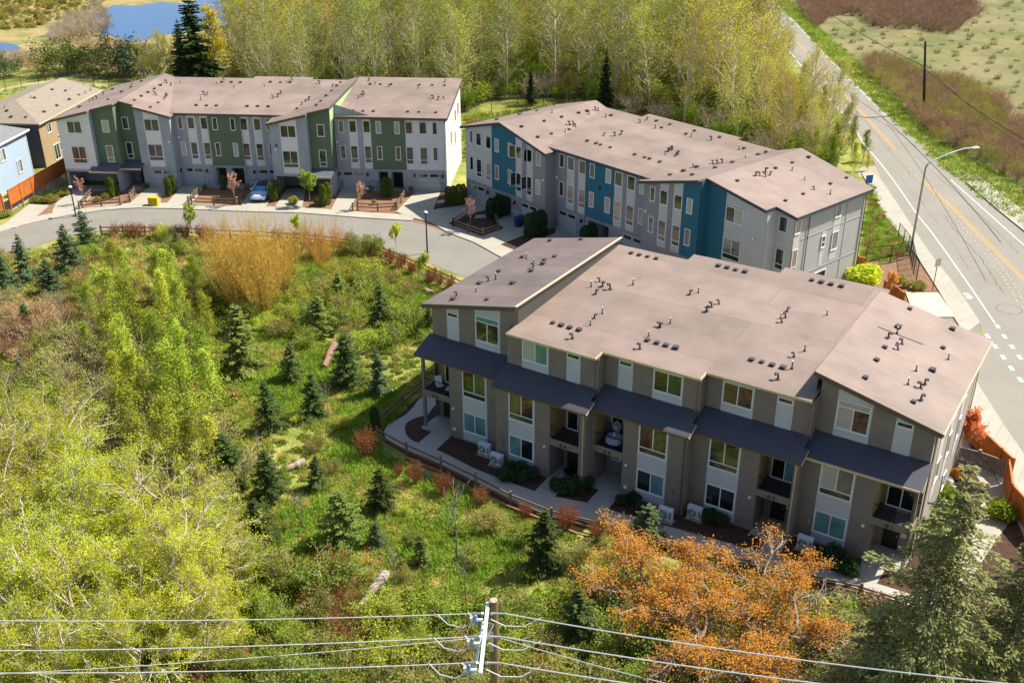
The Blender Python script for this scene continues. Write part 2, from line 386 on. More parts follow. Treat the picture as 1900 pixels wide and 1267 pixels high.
# pavement in lengths between its joints
def pavement_lengths(inner, outer, name, step=1.9, z=KERB):
    inner = [Vector(p) for p in inner]; outer = [Vector(p) for p in outer]
    d = [0]
    for a, b in zip(inner, inner[1:]): d.append(d[-1]+(b-a).length)
    def at_(line, t):
        for i in range(len(d)-1):
            if d[i] <= t <= d[i+1]:
                k = (t-d[i])/max(1e-6, d[i+1]-d[i]); return line[i].lerp(line[i+1], k)
        return line[-1]
    t = 0; root = None
    while t < d[-1]-.3:
        t2 = min(t+step, d[-1]); g = .012
        o = concrete(name if root is None else 'slab', [at_(inner, t+g), at_(inner, t2-g), at_(outer, t2-g), at_(outer, t+g)], z)
        if root is None: root = o
        else: o.parent = root; del o['kind']
        t = t2
dr = {
 'drive0': [(3.8, 421), (54, 380.7), (91, 382.6), (67, 402.8), (62, 408), (30, 423.5), (11, 427)],
 'drive1': [(97, 400), (97.6, 392), (104, 379), (128, 361), (141, 347), (228, 343.5), (222, 352), (176, 356), (153, 384), (146, 389)],
 'drive2': [(239, 381), (264, 358.5), (276, 349), (262, 341), (310, 338.5), (309, 352), (306, 361), (298, 369), (298, 382)],
 'drive3': [(308, 381), (338.5, 346.5), (380, 346.5), (353.7, 382)],
 'drive4': [(446, 386), (461, 362), (478, 346), (520, 348), (490.5, 387)],
 'drive5': [(509.5, 387), (533.5, 351), (567.6, 353), (560, 387.5)],
 'drive6': [(614, 391), (634.5, 351.6), (662, 352), (657, 393)],
 'drive7': [(735, 395), (773, 355), (824, 358), (812, 376), (804, 395), (800, 414), (763, 405)],
}
for k, v in dr.items(): concrete('driveway', gp(v), KERB+.004)
pavement_lengths(street_up[2:-4], walk_up[2:-4], 'pavement')
concrete('front_walk', gp([(660, 352.2), (776, 355.8), (776, 350), (741, 349), (728, 344), (700, 344), (690, 348), (660, 347)]), KERB+.008)
concrete('front_walk', gp([(262, 352), (276, 350), (290, 343), (270, 338), (250, 341), (238, 356)]), KERB+.008)
concrete('front_walk', gp([(379, 347), (398, 350), (428, 349), (474, 352), (478, 346), (448, 341), (400, 340), (379, 343)]), KERB+.008)
# apron before the blue block with its beds
apron = gp([(800, 414), (804, 393), (826, 362), (862, 350), (1010, 405), (1100, 455), (1180, 520), (1120, 600), (1000, 520), (930, 479), (879.5, 451), (829, 432)])
concrete('driveway_apron', apron, KERB)
def bed(pts, z=.14): return sheet('planting_bed', gp(pts), z, M_MULCH, thick=.03)
bed([(803.7, 391), (812, 371), (818, 357), (846, 350), (866, 372), (862, 380), (836, 386)])
bed([(832, 416.6), (893.7, 440.2), (934, 426), (912, 402), (906, 391), (888, 395), (862, 402.5)])
bed([(929, 455.5), (955, 466), (1031, 434), (1030, 424), (977, 437)])
for q in ([(812, 372), (826, 370), (824, 376), (810, 378)], [(884, 399), (906, 397), (904, 404), (880, 405)]): sheet('stepping_slab', gp(q, .16), .16, M_CONC, thick=.03)
# pavements along the main road
rl = smooth(gp([(1618, 322), (1631.6, 331), (1677.4, 399), (1724.5, 470.7), (1760, 515), (1800, 572), (1818, 600)]), 3)
ri = smooth(gp([(1598, 322), (1609, 342), (1641, 400), (1694.4, 468.5), (1743, 543.7), (1766, 585), (1790, 622)]), 3)
pavement_lengths(rl, ri, 'pavement', 1.6)
rl2 = gp([(1811, 709), (1862, 790), (1900, 845), (1970, 950), (2055, 1085)]); ri2 = gp([(1780, 770), (1830, 850), (1868, 930), (1905, 1005), (1965, 1120)])
rl2 = smooth(rl2, 3); ri2 = smooth([G(1786, 712)]+ri2[0:], 3)[:len(rl2)] if False else smooth(ri2, 3)
n_ = min(len(rl2), len(ri2)); pavement_lengths(rl2[:n_], ri2[:n_], 'pavement', 1.6)
concrete('kerb_ramp', gp([(1811, 709), (1806, 700), (1790, 708), (1783, 740), (1780, 770)]), KERB)
rr = smooth(gp([(1791, 338.5), (1862, 400), (1960, 478), (2080, 575)]), 3); ro = smooth(gp([(1826, 337), (1903, 396), (2000, 458), (2130, 545)]), 3)
n_ = min(len(rr), len(ro)); pavement_lengths(rr[:n_], ro[:n_], 'pavement', 1.8, .15)
sheet('gravel_shoulder', gp([(1773, 325), (1790, 338), (1826, 337), (1838, 331), (1795, 326)]), .02, M_ASPH)
sheet('gravel_shoulder', gp([(1590, 318), (1600, 310), (1624, 308), (1634, 333), (1612, 322), (1595, 330)]), .02, mat('gravel_tan', '#a3967f', .95, .15, 3, fine=.2))
# corner plaza and beds by the main road
sheet('planting_bed', gp([(1600, 470), (1694, 470), (1743, 545), (1790, 622), (1800, 640), (1760, 650), (1640, 560)]), .016, M_MULCH2)
concrete('corner_pad', gp([(1680, 544), (1741, 545.5), (1770, 590), (1744, 590), (1716, 588), (1688, 566)]), .13, mat('concrete_warm', '#cfc3a3', .85, .05, 1))
# paint on the main road
ye = smooth(gp([(1400, -25), (1440, 35), (1488, 88.4), (1546, 154), (1604, 214.8), (1661, 278)]), 3)
ribbon('centre_line', offset_line(ye, .14), .12, .020, M_YPAINT); ribbon('centre_line', offset_line(ye, -.14), .12, .020, M_YPAINT)
ye = smooth(gp([(1713, 336), (1745, 366), (1781.6, 400), (1833.7, 453), (1900, 519), (1980, 600), (2080, 710)]), 3)
ribbon('centre_line', offset_line(ye, .16), .14, .020, M_YPAINT); ribbon('centre_line', offset_line(ye, -.16), .14, .020, M_YPAINT)
ribbon('edge_line', smooth(gp([(1421, 38), (1478, 112), (1525, 168), (1579, 230), (1603, 268), (1625, 293), (1658.4, 335.8), (1703, 400), (1729.8, 433), (1789.5, 517), (1846, 600)]), 3), .13, .020, M_WPAINT)
ribbon('edge_line', offset_line(smooth(gp([(1764, 334), (1838, 400), (1900, 455), (1990, 530), (2100, 630)]), 3), 0), .13, .020, M_WPAINT)
ribbon('edge_line', offset_line(road_r[:-24], -.35), .11, .020, M_WPAINT)
def quad_mark(name, c, d, L, W, z=.022):
    d = d.normalized(); n_ = Vector((-d.y, d.x, 0)); c = Vector((c[0], c[1], z))
    return sheet(name, [c-d*L/2-n_*W/2, c+d*L/2-n_*W/2, c+d*L/2+n_*W/2, c-d*L/2+n_*W/2], z, M_WPAINT)
rd = (G(1846, 600)-G(1789, 517)); rd.z = 0
for q in ((1851, 606), (1863.6, 624.5), (1877.6, 643.5), (1892, 663), (1906, 683), (1832.5, 624), (1846.6, 643), (1861.5, 663), (1876.6, 683.4), (1893, 704.5), (1908, 724)):
    quad_mark('dashed_line', G(*q), rd, .75, .33)
# bicycle mark
bk = G(1795, 549.5); d_ = rd.normalized(); n_ = Vector((-d_.y, d_.x, 0))
mb = MB()
for s_ in (-.42, .42):
    ring = [bk+d_*s_+(d_*math.cos(a)+n_*math.sin(a))*.27 for a in np.linspace(0, 2*math.pi, 15)]; rin = [bk+d_*s_+(d_*math.cos(a)+n_*math.sin(a))*.17 for a in np.linspace(0, 2*math.pi, 15)]
    for i in range(14): mb.face([(p.x, p.y, .023) for p in (rin[i], ring[i], ring[i+1], rin[i+1])])
for a, b in (((-.42, 0), (-.1, .3)), ((-.1, .3), (.3, .32)), ((.3, .32), (.05, 0)), ((.05, 0), (-.42, 0)), ((.05, 0), (-.14, .38)), ((.42, 0), (.28, .42))):
    A = bk+d_*a[0]+n_*a[1]; B = bk+d_*b[0]+n_*b[1]; t = (B-A).normalized(); q = Vector((-t.y, t.x, 0))*.05
    mb.face([(p.x, p.y, .0235) for p in (A-q, B-q, B+q, A+q)])
tag(mb.build('bicycle_mark', M_WPAINT), kind='structure')
# raised reflectors in pairs down the lane
mb = MB()
rp = smooth(gp([(1664, 283), (1712, 334), (1762, 388), (1800, 431), (1840, 480), (1870, 520), (1893, 560)]), 6)
random.seed(3)
for i, p in enumerate(rp):
    d = (rp[min(i+1, len(rp)-1)]-rp[max(0, i-1)]).normalized(); n_ = Vector((-d.y, d.x, 0))
    for s_ in (-.3, .3):
        q = p+n_*s_+d*random.uniform(-.2, .2); mb.box(q.x-.07, q.x+.07, q.y-.07, q.y+.07, .015, .04)
tag(mb.build('road_studs', mat('stud', '#e2cf9a', .5)), kind='structure')
# dark sealed cracks on the road
def crack(pts, seed, wd=.035):
    random.seed(seed); P = smooth(gp(pts), 8); mb = MB(); prev = None
    L = [p+Vector((random.uniform(-.12, .12), random.uniform(-.12, .12), 0)) for p in P]
    for a, b in zip(L, L[1:]):
        t = (b-a).normalized(); q = Vector((-t.y, t.x, 0))*wd*random.uniform(.5, 1.2)
        mb.face([(p.x, p.y, .0175) for p in (a-q, b-q, b+q, a+q)])
    tag(mb.build('road_crack', mat('tar', '#55524e', .8)), kind='structure')
crack([(1753, 400), (1770, 425), (1808, 465), (1836, 505), (1862, 545)], 1); crack([(1620, 218), (1650, 237), (1672, 250), (1700, 275)], 2, .06)
crack([(1595, 217), (1630, 218), (1668, 215.5)], 4, .08); crack([(1640, 300), (1690, 352), (1740, 415), (1800, 500)], 5, .02)
crack([(1560, 175), (1600, 220), (1650, 280), (1700, 335)], 6, .03); crack([(1700, 290), (1760, 345), (1830, 410), (1890, 470)], 7, .03)
ring = [G(1872, 574)+Vector((math.cos(a)*1.1, math.sin(a)*1.1, 0)) for a in np.linspace(0, 2*math.pi, 30)]
mb = MB()
for a, b in zip(ring, ring[1:]):
    t = (b-a).normalized(); q = Vector((-t.y, t.x, 0))*.03; mb.face([(p.x, p.y, .0172) for p in (a-q, b-q, b+q, a+q)])
tag(mb.build('loop_cut', MATS['tar']), kind='structure')
# pond water
M_WATER = bpy.data.materials.new('pond_water'); M_WATER.use_nodes = True
_b = M_WATER.node_tree.nodes['Principled BSDF']; _b.inputs['Base Color'].default_value = (.03, .10, .26, 1); _b.inputs['Roughness'].default_value = .04
_b.inputs['Specular IOR Level'].default_value = .8
_t = M_WATER.node_tree.nodes.new('ShaderNodeTexNoise'); _t.inputs['Scale'].default_value = .35; _t.inputs['Detail'].default_value = 4
_g = M_WATER.node_tree.nodes.new('ShaderNodeNewGeometry'); M_WATER.node_tree.links.new(_g.outputs['Position'], _t.inputs['Vector'])
_bp = M_WATER.node_tree.nodes.new('ShaderNodeBump'); _bp.inputs['Strength'].default_value = .05; M_WATER.node_tree.links.new(_t.outputs[0], _bp.inputs['Height'])
M_WATER.node_tree.links.new(_bp.outputs[0], _b.inputs['Normal'])
sheet('pond_water', smooth(gp([(150, 60), (141, 50), (165, 34), (187, 22), (210, 10), (253, 11), (300, 4), (338, 7), (390, -4), (440, 4), (455, 22), (430, 45), (340, 62), (300, 66), (278, 72), (253, 80), (222, 75), (202, 66), (175, 70), (150, 60)]), 2)[:-1], .010, M_WATER)
sheet('pond_water', smooth(gp([(84, 66), (96, 52), (120, 44), (138, 48), (140, 62), (120, 74), (100, 73), (84, 66)]), 2)[:-1], .010, M_WATER)
sheet('pond_water', smooth(gp([(-60, 82), (-20, 78), (10, 80), (33, 85), (35, 93), (10, 98), (-40, 100), (-60, 82)]), 3)[:-1], .010, M_WATER)

# path round the near block
po = gp([(832, 735), (786, 735), (768, 755), (750, 772), (722, 788), (713.5, 800), (716, 813), (741, 831), (763, 839), (801.5, 854), (837, 873), (857, 884.5), (907, 907.5), (958, 932.5), (1008, 951), (1084, 968), (1160, 989), (1300, 1024), (1440, 1060), (1569, 1086.5), (1609, 1098), (1700, 1128), (1790, 1165)])
pi = gp([(845, 745), (812, 749), (797, 767), (789, 771), (769, 777), (755, 785), (751, 797), (755.5, 810), (768.6, 820), (778.7, 822.5), (809, 835), (832, 845), (875, 867.5), (912.6, 883), (953, 898), (992, 912), (1028.6, 922), (1089, 933.5), (1127, 945.5), (1181.6, 961), (1300, 994), (1440, 1033), (1546, 1060), (1584, 1073), (1625, 1083), (1710, 1110), (1800, 1142)])
sheet('planting_bed', [p for p in gp([(690, 790), (712, 820), (760, 848), (840, 885), (950, 940), (1080, 980), (1300, 1040), (1560, 1100), (1700, 1150), (1840, 1200), (1990, 1200), (1900, 1000), (1870, 930), (1780, 770)])]+[CF(-6, 68), CF(-42, 68), G(830, 730), G(790, 728), G(740, 765)], .016, M_MULCH)
sheet('garden_path', smooth(po, 2)+smooth(pi, 2)[::-1], .06, M_CONC2, thick=.06)
def czone(name, pts, z, material=None): return sheet(name, gp(pts), z, material or M_CONC2, thick=.06)
czone('entry_walk', [(777, 822.5), (809, 835.5), (837, 810.5), (806, 797.5)], .068)
czone('entry_walk', [(992, 912.5), (1029, 922.5), (1052, 897), (1017.5, 885.5)], .068)
czone('entry_walk', [(1089, 934), (1127, 946), (1154, 917), (1117, 903)], .068)
czone('entry_walk', [(1582, 1074), (1626, 1084), (1643, 1055), (1600, 1041)], .068, M_CONC)
czone('entry_walk', [(1405, 1026), (1442, 1036), (1461, 1004), (1424, 994)], .068)
# the yard on the right of the near block: bark, a pale pad, a path
sheet('side_path', gp([(1792, 815), (1806, 838), (1840, 872), (1858, 905), (1880, 960), (1850, 1000), (1800, 1075), (1750, 1130), (1705, 1120), (1760, 1060), (1815, 965), (1826, 905), (1800, 865), (1775, 850), (1780, 815)]), .03, M_CONC)
# ------------------------------------------------------------------ building parts
def clip_poly(poly, z, keep_above):
    out = []
    for i in range(len(poly)):
        a, b = poly[i], poly[(i+1) % len(poly)]
        ina = (a[1] >= z) if keep_above else (a[1] <= z); inb = (b[1] >= z) if keep_above else (b[1] <= z)
        if ina: out.append(a)
        if ina != inb:
            t = (z-a[1])/(b[1]-a[1]); out.append((a[0]+(b[0]-a[0])*t, z))
    return out
def lap_wall(mb, poly, v, lap=.17, out=.024, side=0, sgn=-1):
    """lapped boards over a convex (u, z) outline; side 0: wall faces -v, 1: wall faces +u (poly is then (v, z), v is u)"""
    z0 = min(p[1] for p in poly); z1 = max(p[1] for p in poly); z = z0
    while z < z1-1e-4:
        c = clip_poly(clip_poly(poly, z, True), min(z+lap, z1), False)
        if len(c) >= 3:
            pts = []
            for (a, h) in c:
                k = out*(1-(h-z)/lap)
                pts.append((a, v-k, h) if side == 0 else (v+k, a, h))
            mb.face(pts)
            lo = sorted([p for p in c if abs(p[1]-z) < 1e-4])
            if len(lo) == 2:
                a, b = lo[0][0], lo[1][0]
                mb.face([(a, v-out, z), (a, v, z), (b, v, z), (b, v-out, z)] if side == 0 else [(v+out, a, z), (v, a, z), (v, b, z), (v+out, b, z)])
        z += lap
WIN = {}
def win_mesh(kind, w_, h, bar=.4):
    """frame and casing of a window, lower left outer corner at the origin, facing -y"""
    key = (kind, round(w_, 2), round(h, 2), bar)
    if key in WIN: return WIN[key]
    t = .075; mb = MB()
    mb.box(0, w_, -.05, .01, 0, t).box(0, w_, -.05, .01, h-t, h).box(0, t, -.05, .01, t, h-t).box(w_-t, w_, -.05, .01, t, h-t)
    mb.box(-.02, w_+.02, -.075, -.05, -.02, .035)
    panes = []; lo = t; hi = h-t
    if kind in ('low', 'double_low'):
        mb.box(t, w_-t, -.047, .01, bar, bar+.07); panes.append((t, w_-t, t, bar)); lo = bar+.07
    if kind == 'double_high':
        mb.box(t, w_-t, -.047, .01, h-bar-.07, h-bar); panes.append((t, w_-t, h-bar, h-t)); hi = h-bar-.07
    if kind.startswith('double'):
        mb.box(w_/2-.035, w_/2+.035, -.044, .01, lo, hi); panes += [(t, w_/2-.035, lo, hi), (w_/2+.035, w_-t, lo, hi)]
    else: panes.append((t, w_-t, lo, hi))
    pm = []
    for a, b, c, d in panes:
        q = MB((a, 0, c)); q.box(a, b, -.022, -.012, c, d); pm.append((q.mesh('pane', M_PANE[0]), (a, 0, c)))
    WIN[key] = (mb.mesh('window', M_TRIM), pm); return WIN[key]
wr = random.Random(11)
def window(root, kind, a, v, z0, w_, h, look=None, bar=.4, side=0):
    me, pm = win_mesh(kind, w_, h, bar)
    loc = (a, v, z0) if side == 0 else (v, a, z0)
    o = link('window', me, root, loc, (0, 0, math.pi/2 if side else 0))
    for i, (m_, l_) in enumerate(pm):
        if look is None: k = wr.choice([0, 0, 1, 5, 2, 3, 0, 1])
        else: k = look[i % len(look)] if isinstance(look, (list, tuple)) else look
        link('pane', m_, o, l_, None, M_PANE[k])
    return o
def local(root, P): return root.matrix_world.inverted() @ Vector(P)
class Roof:
    """a roof made of slopes: (outline in local u, v; plane a + b*u + c*v)"""
    def __init__(s, root, rf): s.root = root; s.slopes = []; s.rf = rf; s.o = None
    def z(s, u, v):
        best = None
        for poly, (a, b, c), _ in s.slopes:
            inside = False; j = len(poly)-1
            for i in range(len(poly)):
                if (poly[i][1] > v) != (poly[j][1] > v) and u < (poly[j][0]-poly[i][0])*(v-poly[i][1])/(poly[j][1]-poly[i][1])+poly[i][0]: inside = not inside
                j = i
            if inside:
                z = a+b*u+c*v; best = z if best is None else max(best, z)
        return best
    def hit(s, px, py):
        """the point of the roof that a pixel of the photograph shows"""
        r = ray(px, py); inv = s.root.matrix_world.inverted(); C = inv @ Vector((0, 0, CAM_H)); D = (inv.to_3x3() @ r)
        best = None
        for poly, (a, b, c), _ in s.slopes:
            den = D.z-b*D.x-c*D.y
            if abs(den) < 1e-9: continue
            t = (a+b*C.x+c*C.y-C.z)/den; p = C+D*t
            inside = False; j = len(poly)-1
            for i in range(len(poly)):
                if (poly[i][1] > p.y) != (poly[j][1] > p.y) and p.x < (poly[j][0]-poly[i][0])*(p.y-poly[i][1])/(poly[j][1]-poly[i][1])+poly[i][0]: inside = not inside
                j = i
            if inside and (best is None or t < best[0]): best = (t, p)
        return best[1] if best else None
def hood_mesh():
    mb = MB(); mb.box(-.2, .2, -.2, .2, -.02, .02).box(-.14, .14, -.14, .14, .02, .12); mb.box(-.2, .2, -.19, .19, .12, .19)
    return mb.mesh('roof_vent', M_VENT)
def goose_mesh():
    mb = MB(); mb.box(-.16, .16, -.16, .16, -.02, .015); mb.tube([(0, 0, 0), (0, 0, .3), (.04, 0, .38), (.12, 0, .42), (.19, 0, .38), (.2, 0, .3)], .075, 8)
    mb.box(-.03, .26, -.12, .12, .4, .46); return mb.mesh('roof_flue', M_VENT)
def pipe_mesh():
    mb = MB(); mb.tube([(0, 0, -.02), (0, 0, .12)], [.12, .07], 8); mb.tube([(0, 0, 0), (0, 0, .52)], .045, 8); mb.cur = 1; mb.tube([(0, 0, .52), (0, 0, .6)], .055, 8)
    return mb.mesh('vent_pipe', [M_VENT, M_TRIM])
HOOD, GOOSE, PIPE = hood_mesh(), goose_mesh(), pipe_mesh()
def vents(roof, cx, cy, s_, hoods=(), gooses=(), pipes=()):
    for nm, me, L in (('roof_vent', HOOD, hoods), ('roof_flue', GOOSE, gooses), ('vent_pipe', PIPE, pipes)):
        for x, y in L:
            p = roof.hit(cx+x/s_, cy+y/s_)
            if p is None: continue
            k_ = wr.uniform(.68, .95); o = link(nm, me, roof.o, tuple(p), (0, 0, wr.uniform(-.2, .2)+(math.pi if nm == 'roof_flue' and wr.random() < .5 else 0))); o.scale = (k_, k_, k_)

def add_text(root, txt, loc, size, material, rot=(math.pi/2, 0, 0), name='letter', depth=.03):
    cu = bpy.data.curves.new(name, 'FONT'); cu.body = txt; cu.size = size; cu.extrude = depth; cu.resolution_u = 3
    t = bpy.data.objects.new('tmp', cu); me = bpy.data.meshes.new_from_object(t); bpy.data.objects.remove(t); bpy.data.curves.remove(cu)
    me.materials.clear(); me.materials.append(material); return link(name, me, root, loc, rot)
def wall_lamp(root, a, v, z):
    key = 'wall_lamp'
    if key not in WIN: mb = MB(); mb.box(-.07, .07, -.05, 0, -.15, .15).box(-.09, .09, -.2, -.05, -.22, .12); WIN[key] = mb.mesh('wall_lamp', M_BLACK)
    link('wall_lamp', WIN[key], root, (a, v, z))
def dryer_vent(root, a, v, z):
    key = 'wall_vent'
    if key not in WIN: mb = MB(); mb.tube([(0, 0, 0), (0, -.12, 0)], .13, 12); WIN[key] = mb.mesh('wall_vent', M_TRIM)
    link('wall_vent', WIN[key], root, (a, v, z))
def garage(root, a0, a1, v, z1=2.32):
    w_ = a1-a0; mb = MB(); mb.box(a0, a1, v-.03, v, 0, z1)
    o = mb.build('garage_door', M_GARAGE, root); n_ = 4; h = z1/n_
    for i in range(n_):
        q = MB(); q.box(a0+.03, a1-.03, v-.06, v-.03, i*h+.015, (i+1)*h-.015); q.build('door_panel', M_GARAGE, o)
    for i in range(2):
        x0 = a0+.18+i*(w_/2-.02); q = MB(); q.box(x0, x0+w_/2-.34, v-.075, v-.06, z1-h+.12, z1-.14); q.build('door_pane', M_PANE[0], o)
def stone(root, a0, a1, v, z1=1.25, side=0, seed=0):
    """ledge stone veneer: courses of uneven blocks joined into one part"""
    r = random.Random(seed*7+int(a0*10)); mb = MB(); z = 0
    while z < z1:
        h = r.uniform(.1, .17); x = a0
        while x < a1-.02:
            l_ = min(r.uniform(.2, .6), a1-x); d = r.uniform(.03, .1)
            if side == 0: mb.box(x+.006, x+l_-.006, v-d, v, z+.005, min(z+h, z1)-.004)
            else: mb.box(v, v+d, x+.006, x+l_-.006, z+.005, min(z+h, z1)-.004)
            x += l_
        z += h
    o = mb.build('stone_veneer', M_STONE, root); o['kind'] = 'stuff'
def panels(root, a0, a1, v, z0, z1f, nx, nz, material, side=0, zs=None):
    """flat cladding sheets with open joints, one object each"""
    z1 = max(z1f(a0), z1f(a1)); zs = zs or [z0+(z1-z0)*i/nz for i in range(nz+1)]; g = .012
    for i in range(nx):
        u0, u1 = a0+(a1-a0)*i/nx+g, a0+(a1-a0)*(i+1)/nx-g
        for k in range(len(zs)-1):
            base = [(u0, zs[k]+g), (u1, zs[k]+g), (u1, min(zs[k+1]-g, z1f(u1))), (u0, min(zs[k+1]-g, z1f(u0)))]
            if base[2][1]-base[1][1] < .05 and base[3][1]-base[0][1] < .05: continue
            base = [(p[0], max(p[1], zs[k]+g)) for p in base]
            mb = MB(); A = [((u, v-.022, z) if side == 0 else (v+.022, u, z)) for u, z in base]; B = [((u, v, z) if side == 0 else (v, u, z)) for u, z in base]
            mb.face(A)
            for j in range(4): mb.face([A[j], B[j], B[(j+1) % 4], A[(j+1) % 4]])
            mb.build('panel', material, root)
def strip(root, a0, a1, v, z0, z1f, material):
    mb = MB(); mb.face([(a0, v-.03, z0), (a1, v-.03, z0), (a1, v-.03, z1f(a1)), (a0, v-.03, z1f(a0))])
    mb.face([(a0, v, z0), (a0, v-.03, z0), (a0, v-.03, z1f(a0)), (a0, v, z1f(a0))]); mb.face([(a1, v-.03, z0), (a1, v, z0), (a1, v, z1f(a1)), (a1, v-.03, z1f(a1))])
    mb.face([(a0, v, z0), (a1, v, z0), (a1, v-.03, z0), (a0, v-.03, z0)])
    return mb.build('wall_panel', material, root)
def front(root, a0, a1, v, z0, zf, material, lap=.17, knots=()):
    us = [a0]+[k for k in knots if a0 < k < a1]+[a1]; mb = MB()
    for x0, x1 in zip(us, us[1:]): lap_wall(mb, [(x0, z0), (x1, z0), (x1, zf(x1)), (x0, zf(x0))], v, lap)
    return mb.build('wall', material, root)
def side_wall(root, u, v0, v1, z0, zf, material, lap=.17):
    mb = MB(); lap_wall(mb, [(v0, z0), (v1, z0), (v1, zf(v1)), (v0, zf(v0))], u, lap, side=1); return mb.build('wall', material, root)
def core(root, poly, z0, z1, material, name='wall'):
    mb = MB(); mb.prism(poly, z0, z1); return mb.build(name, material, root)
def downspout(root, u, v, z1, material=M_GUTTER, z0=.1):
    mb = MB(); mb.tube([(u, v, z0), (u, v, z1)], .045, 6); mb.build('downspout', material, root)

# ------------------------------------------------------------------ the two far rows share one design
def dwelling_row(th, label, accent, side_c, pale, spec, ltr):
    root = empty('townhouse_block', (0, 0, 0), th); bpy.context.view_layer.update()
    tag(root, label, 'townhouse block')
    rf = Roof(root, None); rf.slopes = spec['slopes']
    zr = lambda v: (lambda u: (rf.z(u, v+.35) or rf.z(u, v+.7) or 8.8)-.06)
    # roof slabs
    mb = MB()
    for poly, (a, b, c), e in rf.slopes:
        mb.prism(poly, lambda x, y: a+b*x+c*y-.17, lambda x, y: a+b*x+c*y)
    rf.o = mb.build('roof', M_ROOF, root)
    for pts, mt in spec['fascia']:
        mb = MB()
        for p, q in zip(pts, pts[1:]): mb.beam((p[0], p[1], p[2]-.13), (q[0], q[1], q[2]-.13), .07, .27)
        mb.build('fascia', mt, root)
    # body behind the fronts
    for poly, z1 in spec['core']: core(root, poly, 0, z1, side_c)
    for a0, a1, v, c in spec['fronts']:
        z = zr(v)
        kn = spec['knots']
        if c == 'panel':
            front(root, a0, a1, v, 2.65, z, pale, .6, kn)
            panels(root, a0, a1, v, 2.68, z, max(2, int((a1-a0)/1.25)), 6, pale, zs=[2.68, 3.9, 5.45, 6.2, 6.95, 8.45, 10.6])
        else: front(root, a0, a1, v, 2.65, z, {'a': accent, 's': side_c}[c], .17, kn)
    for a0, a1, v in spec['strips']: strip(root, a0, a1, v, 2.7, zr(v), pale)
    for a0, a1, v, z0, z1 in spec['ground']: front(root, a0, a1, v, z0, lambda u: z1, side_c, .17)
    for k, a0, a1, v, L in spec['wins']:
        # k: n narrow pair, w wide pair, d double pair
        lk = L if isinstance(L, (list, tuple)) else (None, None)
        if k == 'n': window(root, 'single', a0, v, 6.95, a1-a0, 1.47, lk[0]); window(root, 'single', a0, v, 3.82, a1-a0, 1.62, lk[1])
        elif k == 'w': window(root, 'single', a0, v-.03, 6.98, a1-a0, 1.44, lk[0]); window(root, 'low', a0, v-.03, 3.36, a1-a0, 2.08, lk[1], .5)
        elif k == 'd': window(root, 'double', a0, v-.03, 6.98, a1-a0, 1.44, lk[0]); window(root, 'double_low', a0, v-.03, 3.4, a1-a0, 2.05, lk[1], .5)
        elif k == 'g': window(root, 'single', a0, v, 6.98, a1-a0, 1.44, lk[0]); window(root, 'low', a0, v, 3.42, a1-a0, 2.0, lk[1], .5)
    for a0, a1, v in spec['garages']: garage(root, a0, a1, v)
    for a0, a1, v, s_ in spec['stone']: stone(root, a0, a1, v, 1.25, 0, s_)
    for a0, a1, v, d in spec['entries']:
        mb = MB(); mb.box(a0, a1, v+d, v+d+.05, .05, 2.3); o = mb.build('door', M_DARK, root)
        q = MB(); q.box(a1-.14, a1-.1, v+d-.07, v+d, 1.0, 1.15); q.build('handle', M_METAL, o)
        mb = MB(); mb.box(a0-.02, a0, v, v+d, 0, 2.35).box(a1, a1+.02, v, v+d, 0, 2.35).box(a0, a1, v, v+d, 2.35, 2.4); mb.build('entry_reveal', side_c, root)
    for a, v, z in spec['lamps']: wall_lamp(root, a, v, z)
    for a, v, z in spec['dryer']: dryer_vent(root, a, v, z)
    for a0, a1, v in spec['bands']:
        mb = MB(); mb.box(a0, a1, v-.05, v, 2.52, 2.68); mb.build('band_board', M_TRIM if spec.get('whiteband') else side_c, root)
    for u, v, z in spec['spouts']: downspout(root, u, v, z, side_c)
    t = ltr; add_text(root, t[0], (t[1], t[2], t[3]), t[4], M_BLACK)
    return root, rf
zA = lambda u, v: 0
slA = [
 ([(-63.65, 114.2), (-59.1, 114.2), (-59.1, 114.9), (-56.3, 114.9), (-56.3, 130.9), (-63.65, 130.9)], (10.4+.245*56.3, .245, 0), 0),
 ([(-56.3, 116.45), (-54.45, 116.45), (-54.45, 115.8), (-50.1, 115.8), (-50.1, 117.0), (-50.5, 117.0), (-54.9, 130.6), (-56.3, 130.9)], (10.4-.25*56.3, -.25, 0), 0),
 ([(-50.5, 117.05), (-36.9, 117.05), (-32.45, 130.5), (-37.1, 130.5), (-37.1, 131.3), (-44.6, 131.3), (-44.6, 130.5), (-54.9, 130.5)], (8.95-.083*117.05, 0, .083), 0),
 ([(-38.35, 114.4), (-33.6, 114.4), (-33.6, 115.1), (-31.05, 115.1), (-31.05, 130.9), (-32.4, 130.7), (-36.85, 117.0), (-38.35, 117.0)], (10.4+.243*31.05, .243, 0), 0),
 ([(-31.05, 117.05), (-17.9, 117.05), (-17.9, 130.9), (-31.05, 130.9)], (8.95-.105*117.05, 0, .105), 0)]
za = lambda i, u, v: slA[i][1][0]+slA[i][1][1]*u+slA[i][1][2]*v
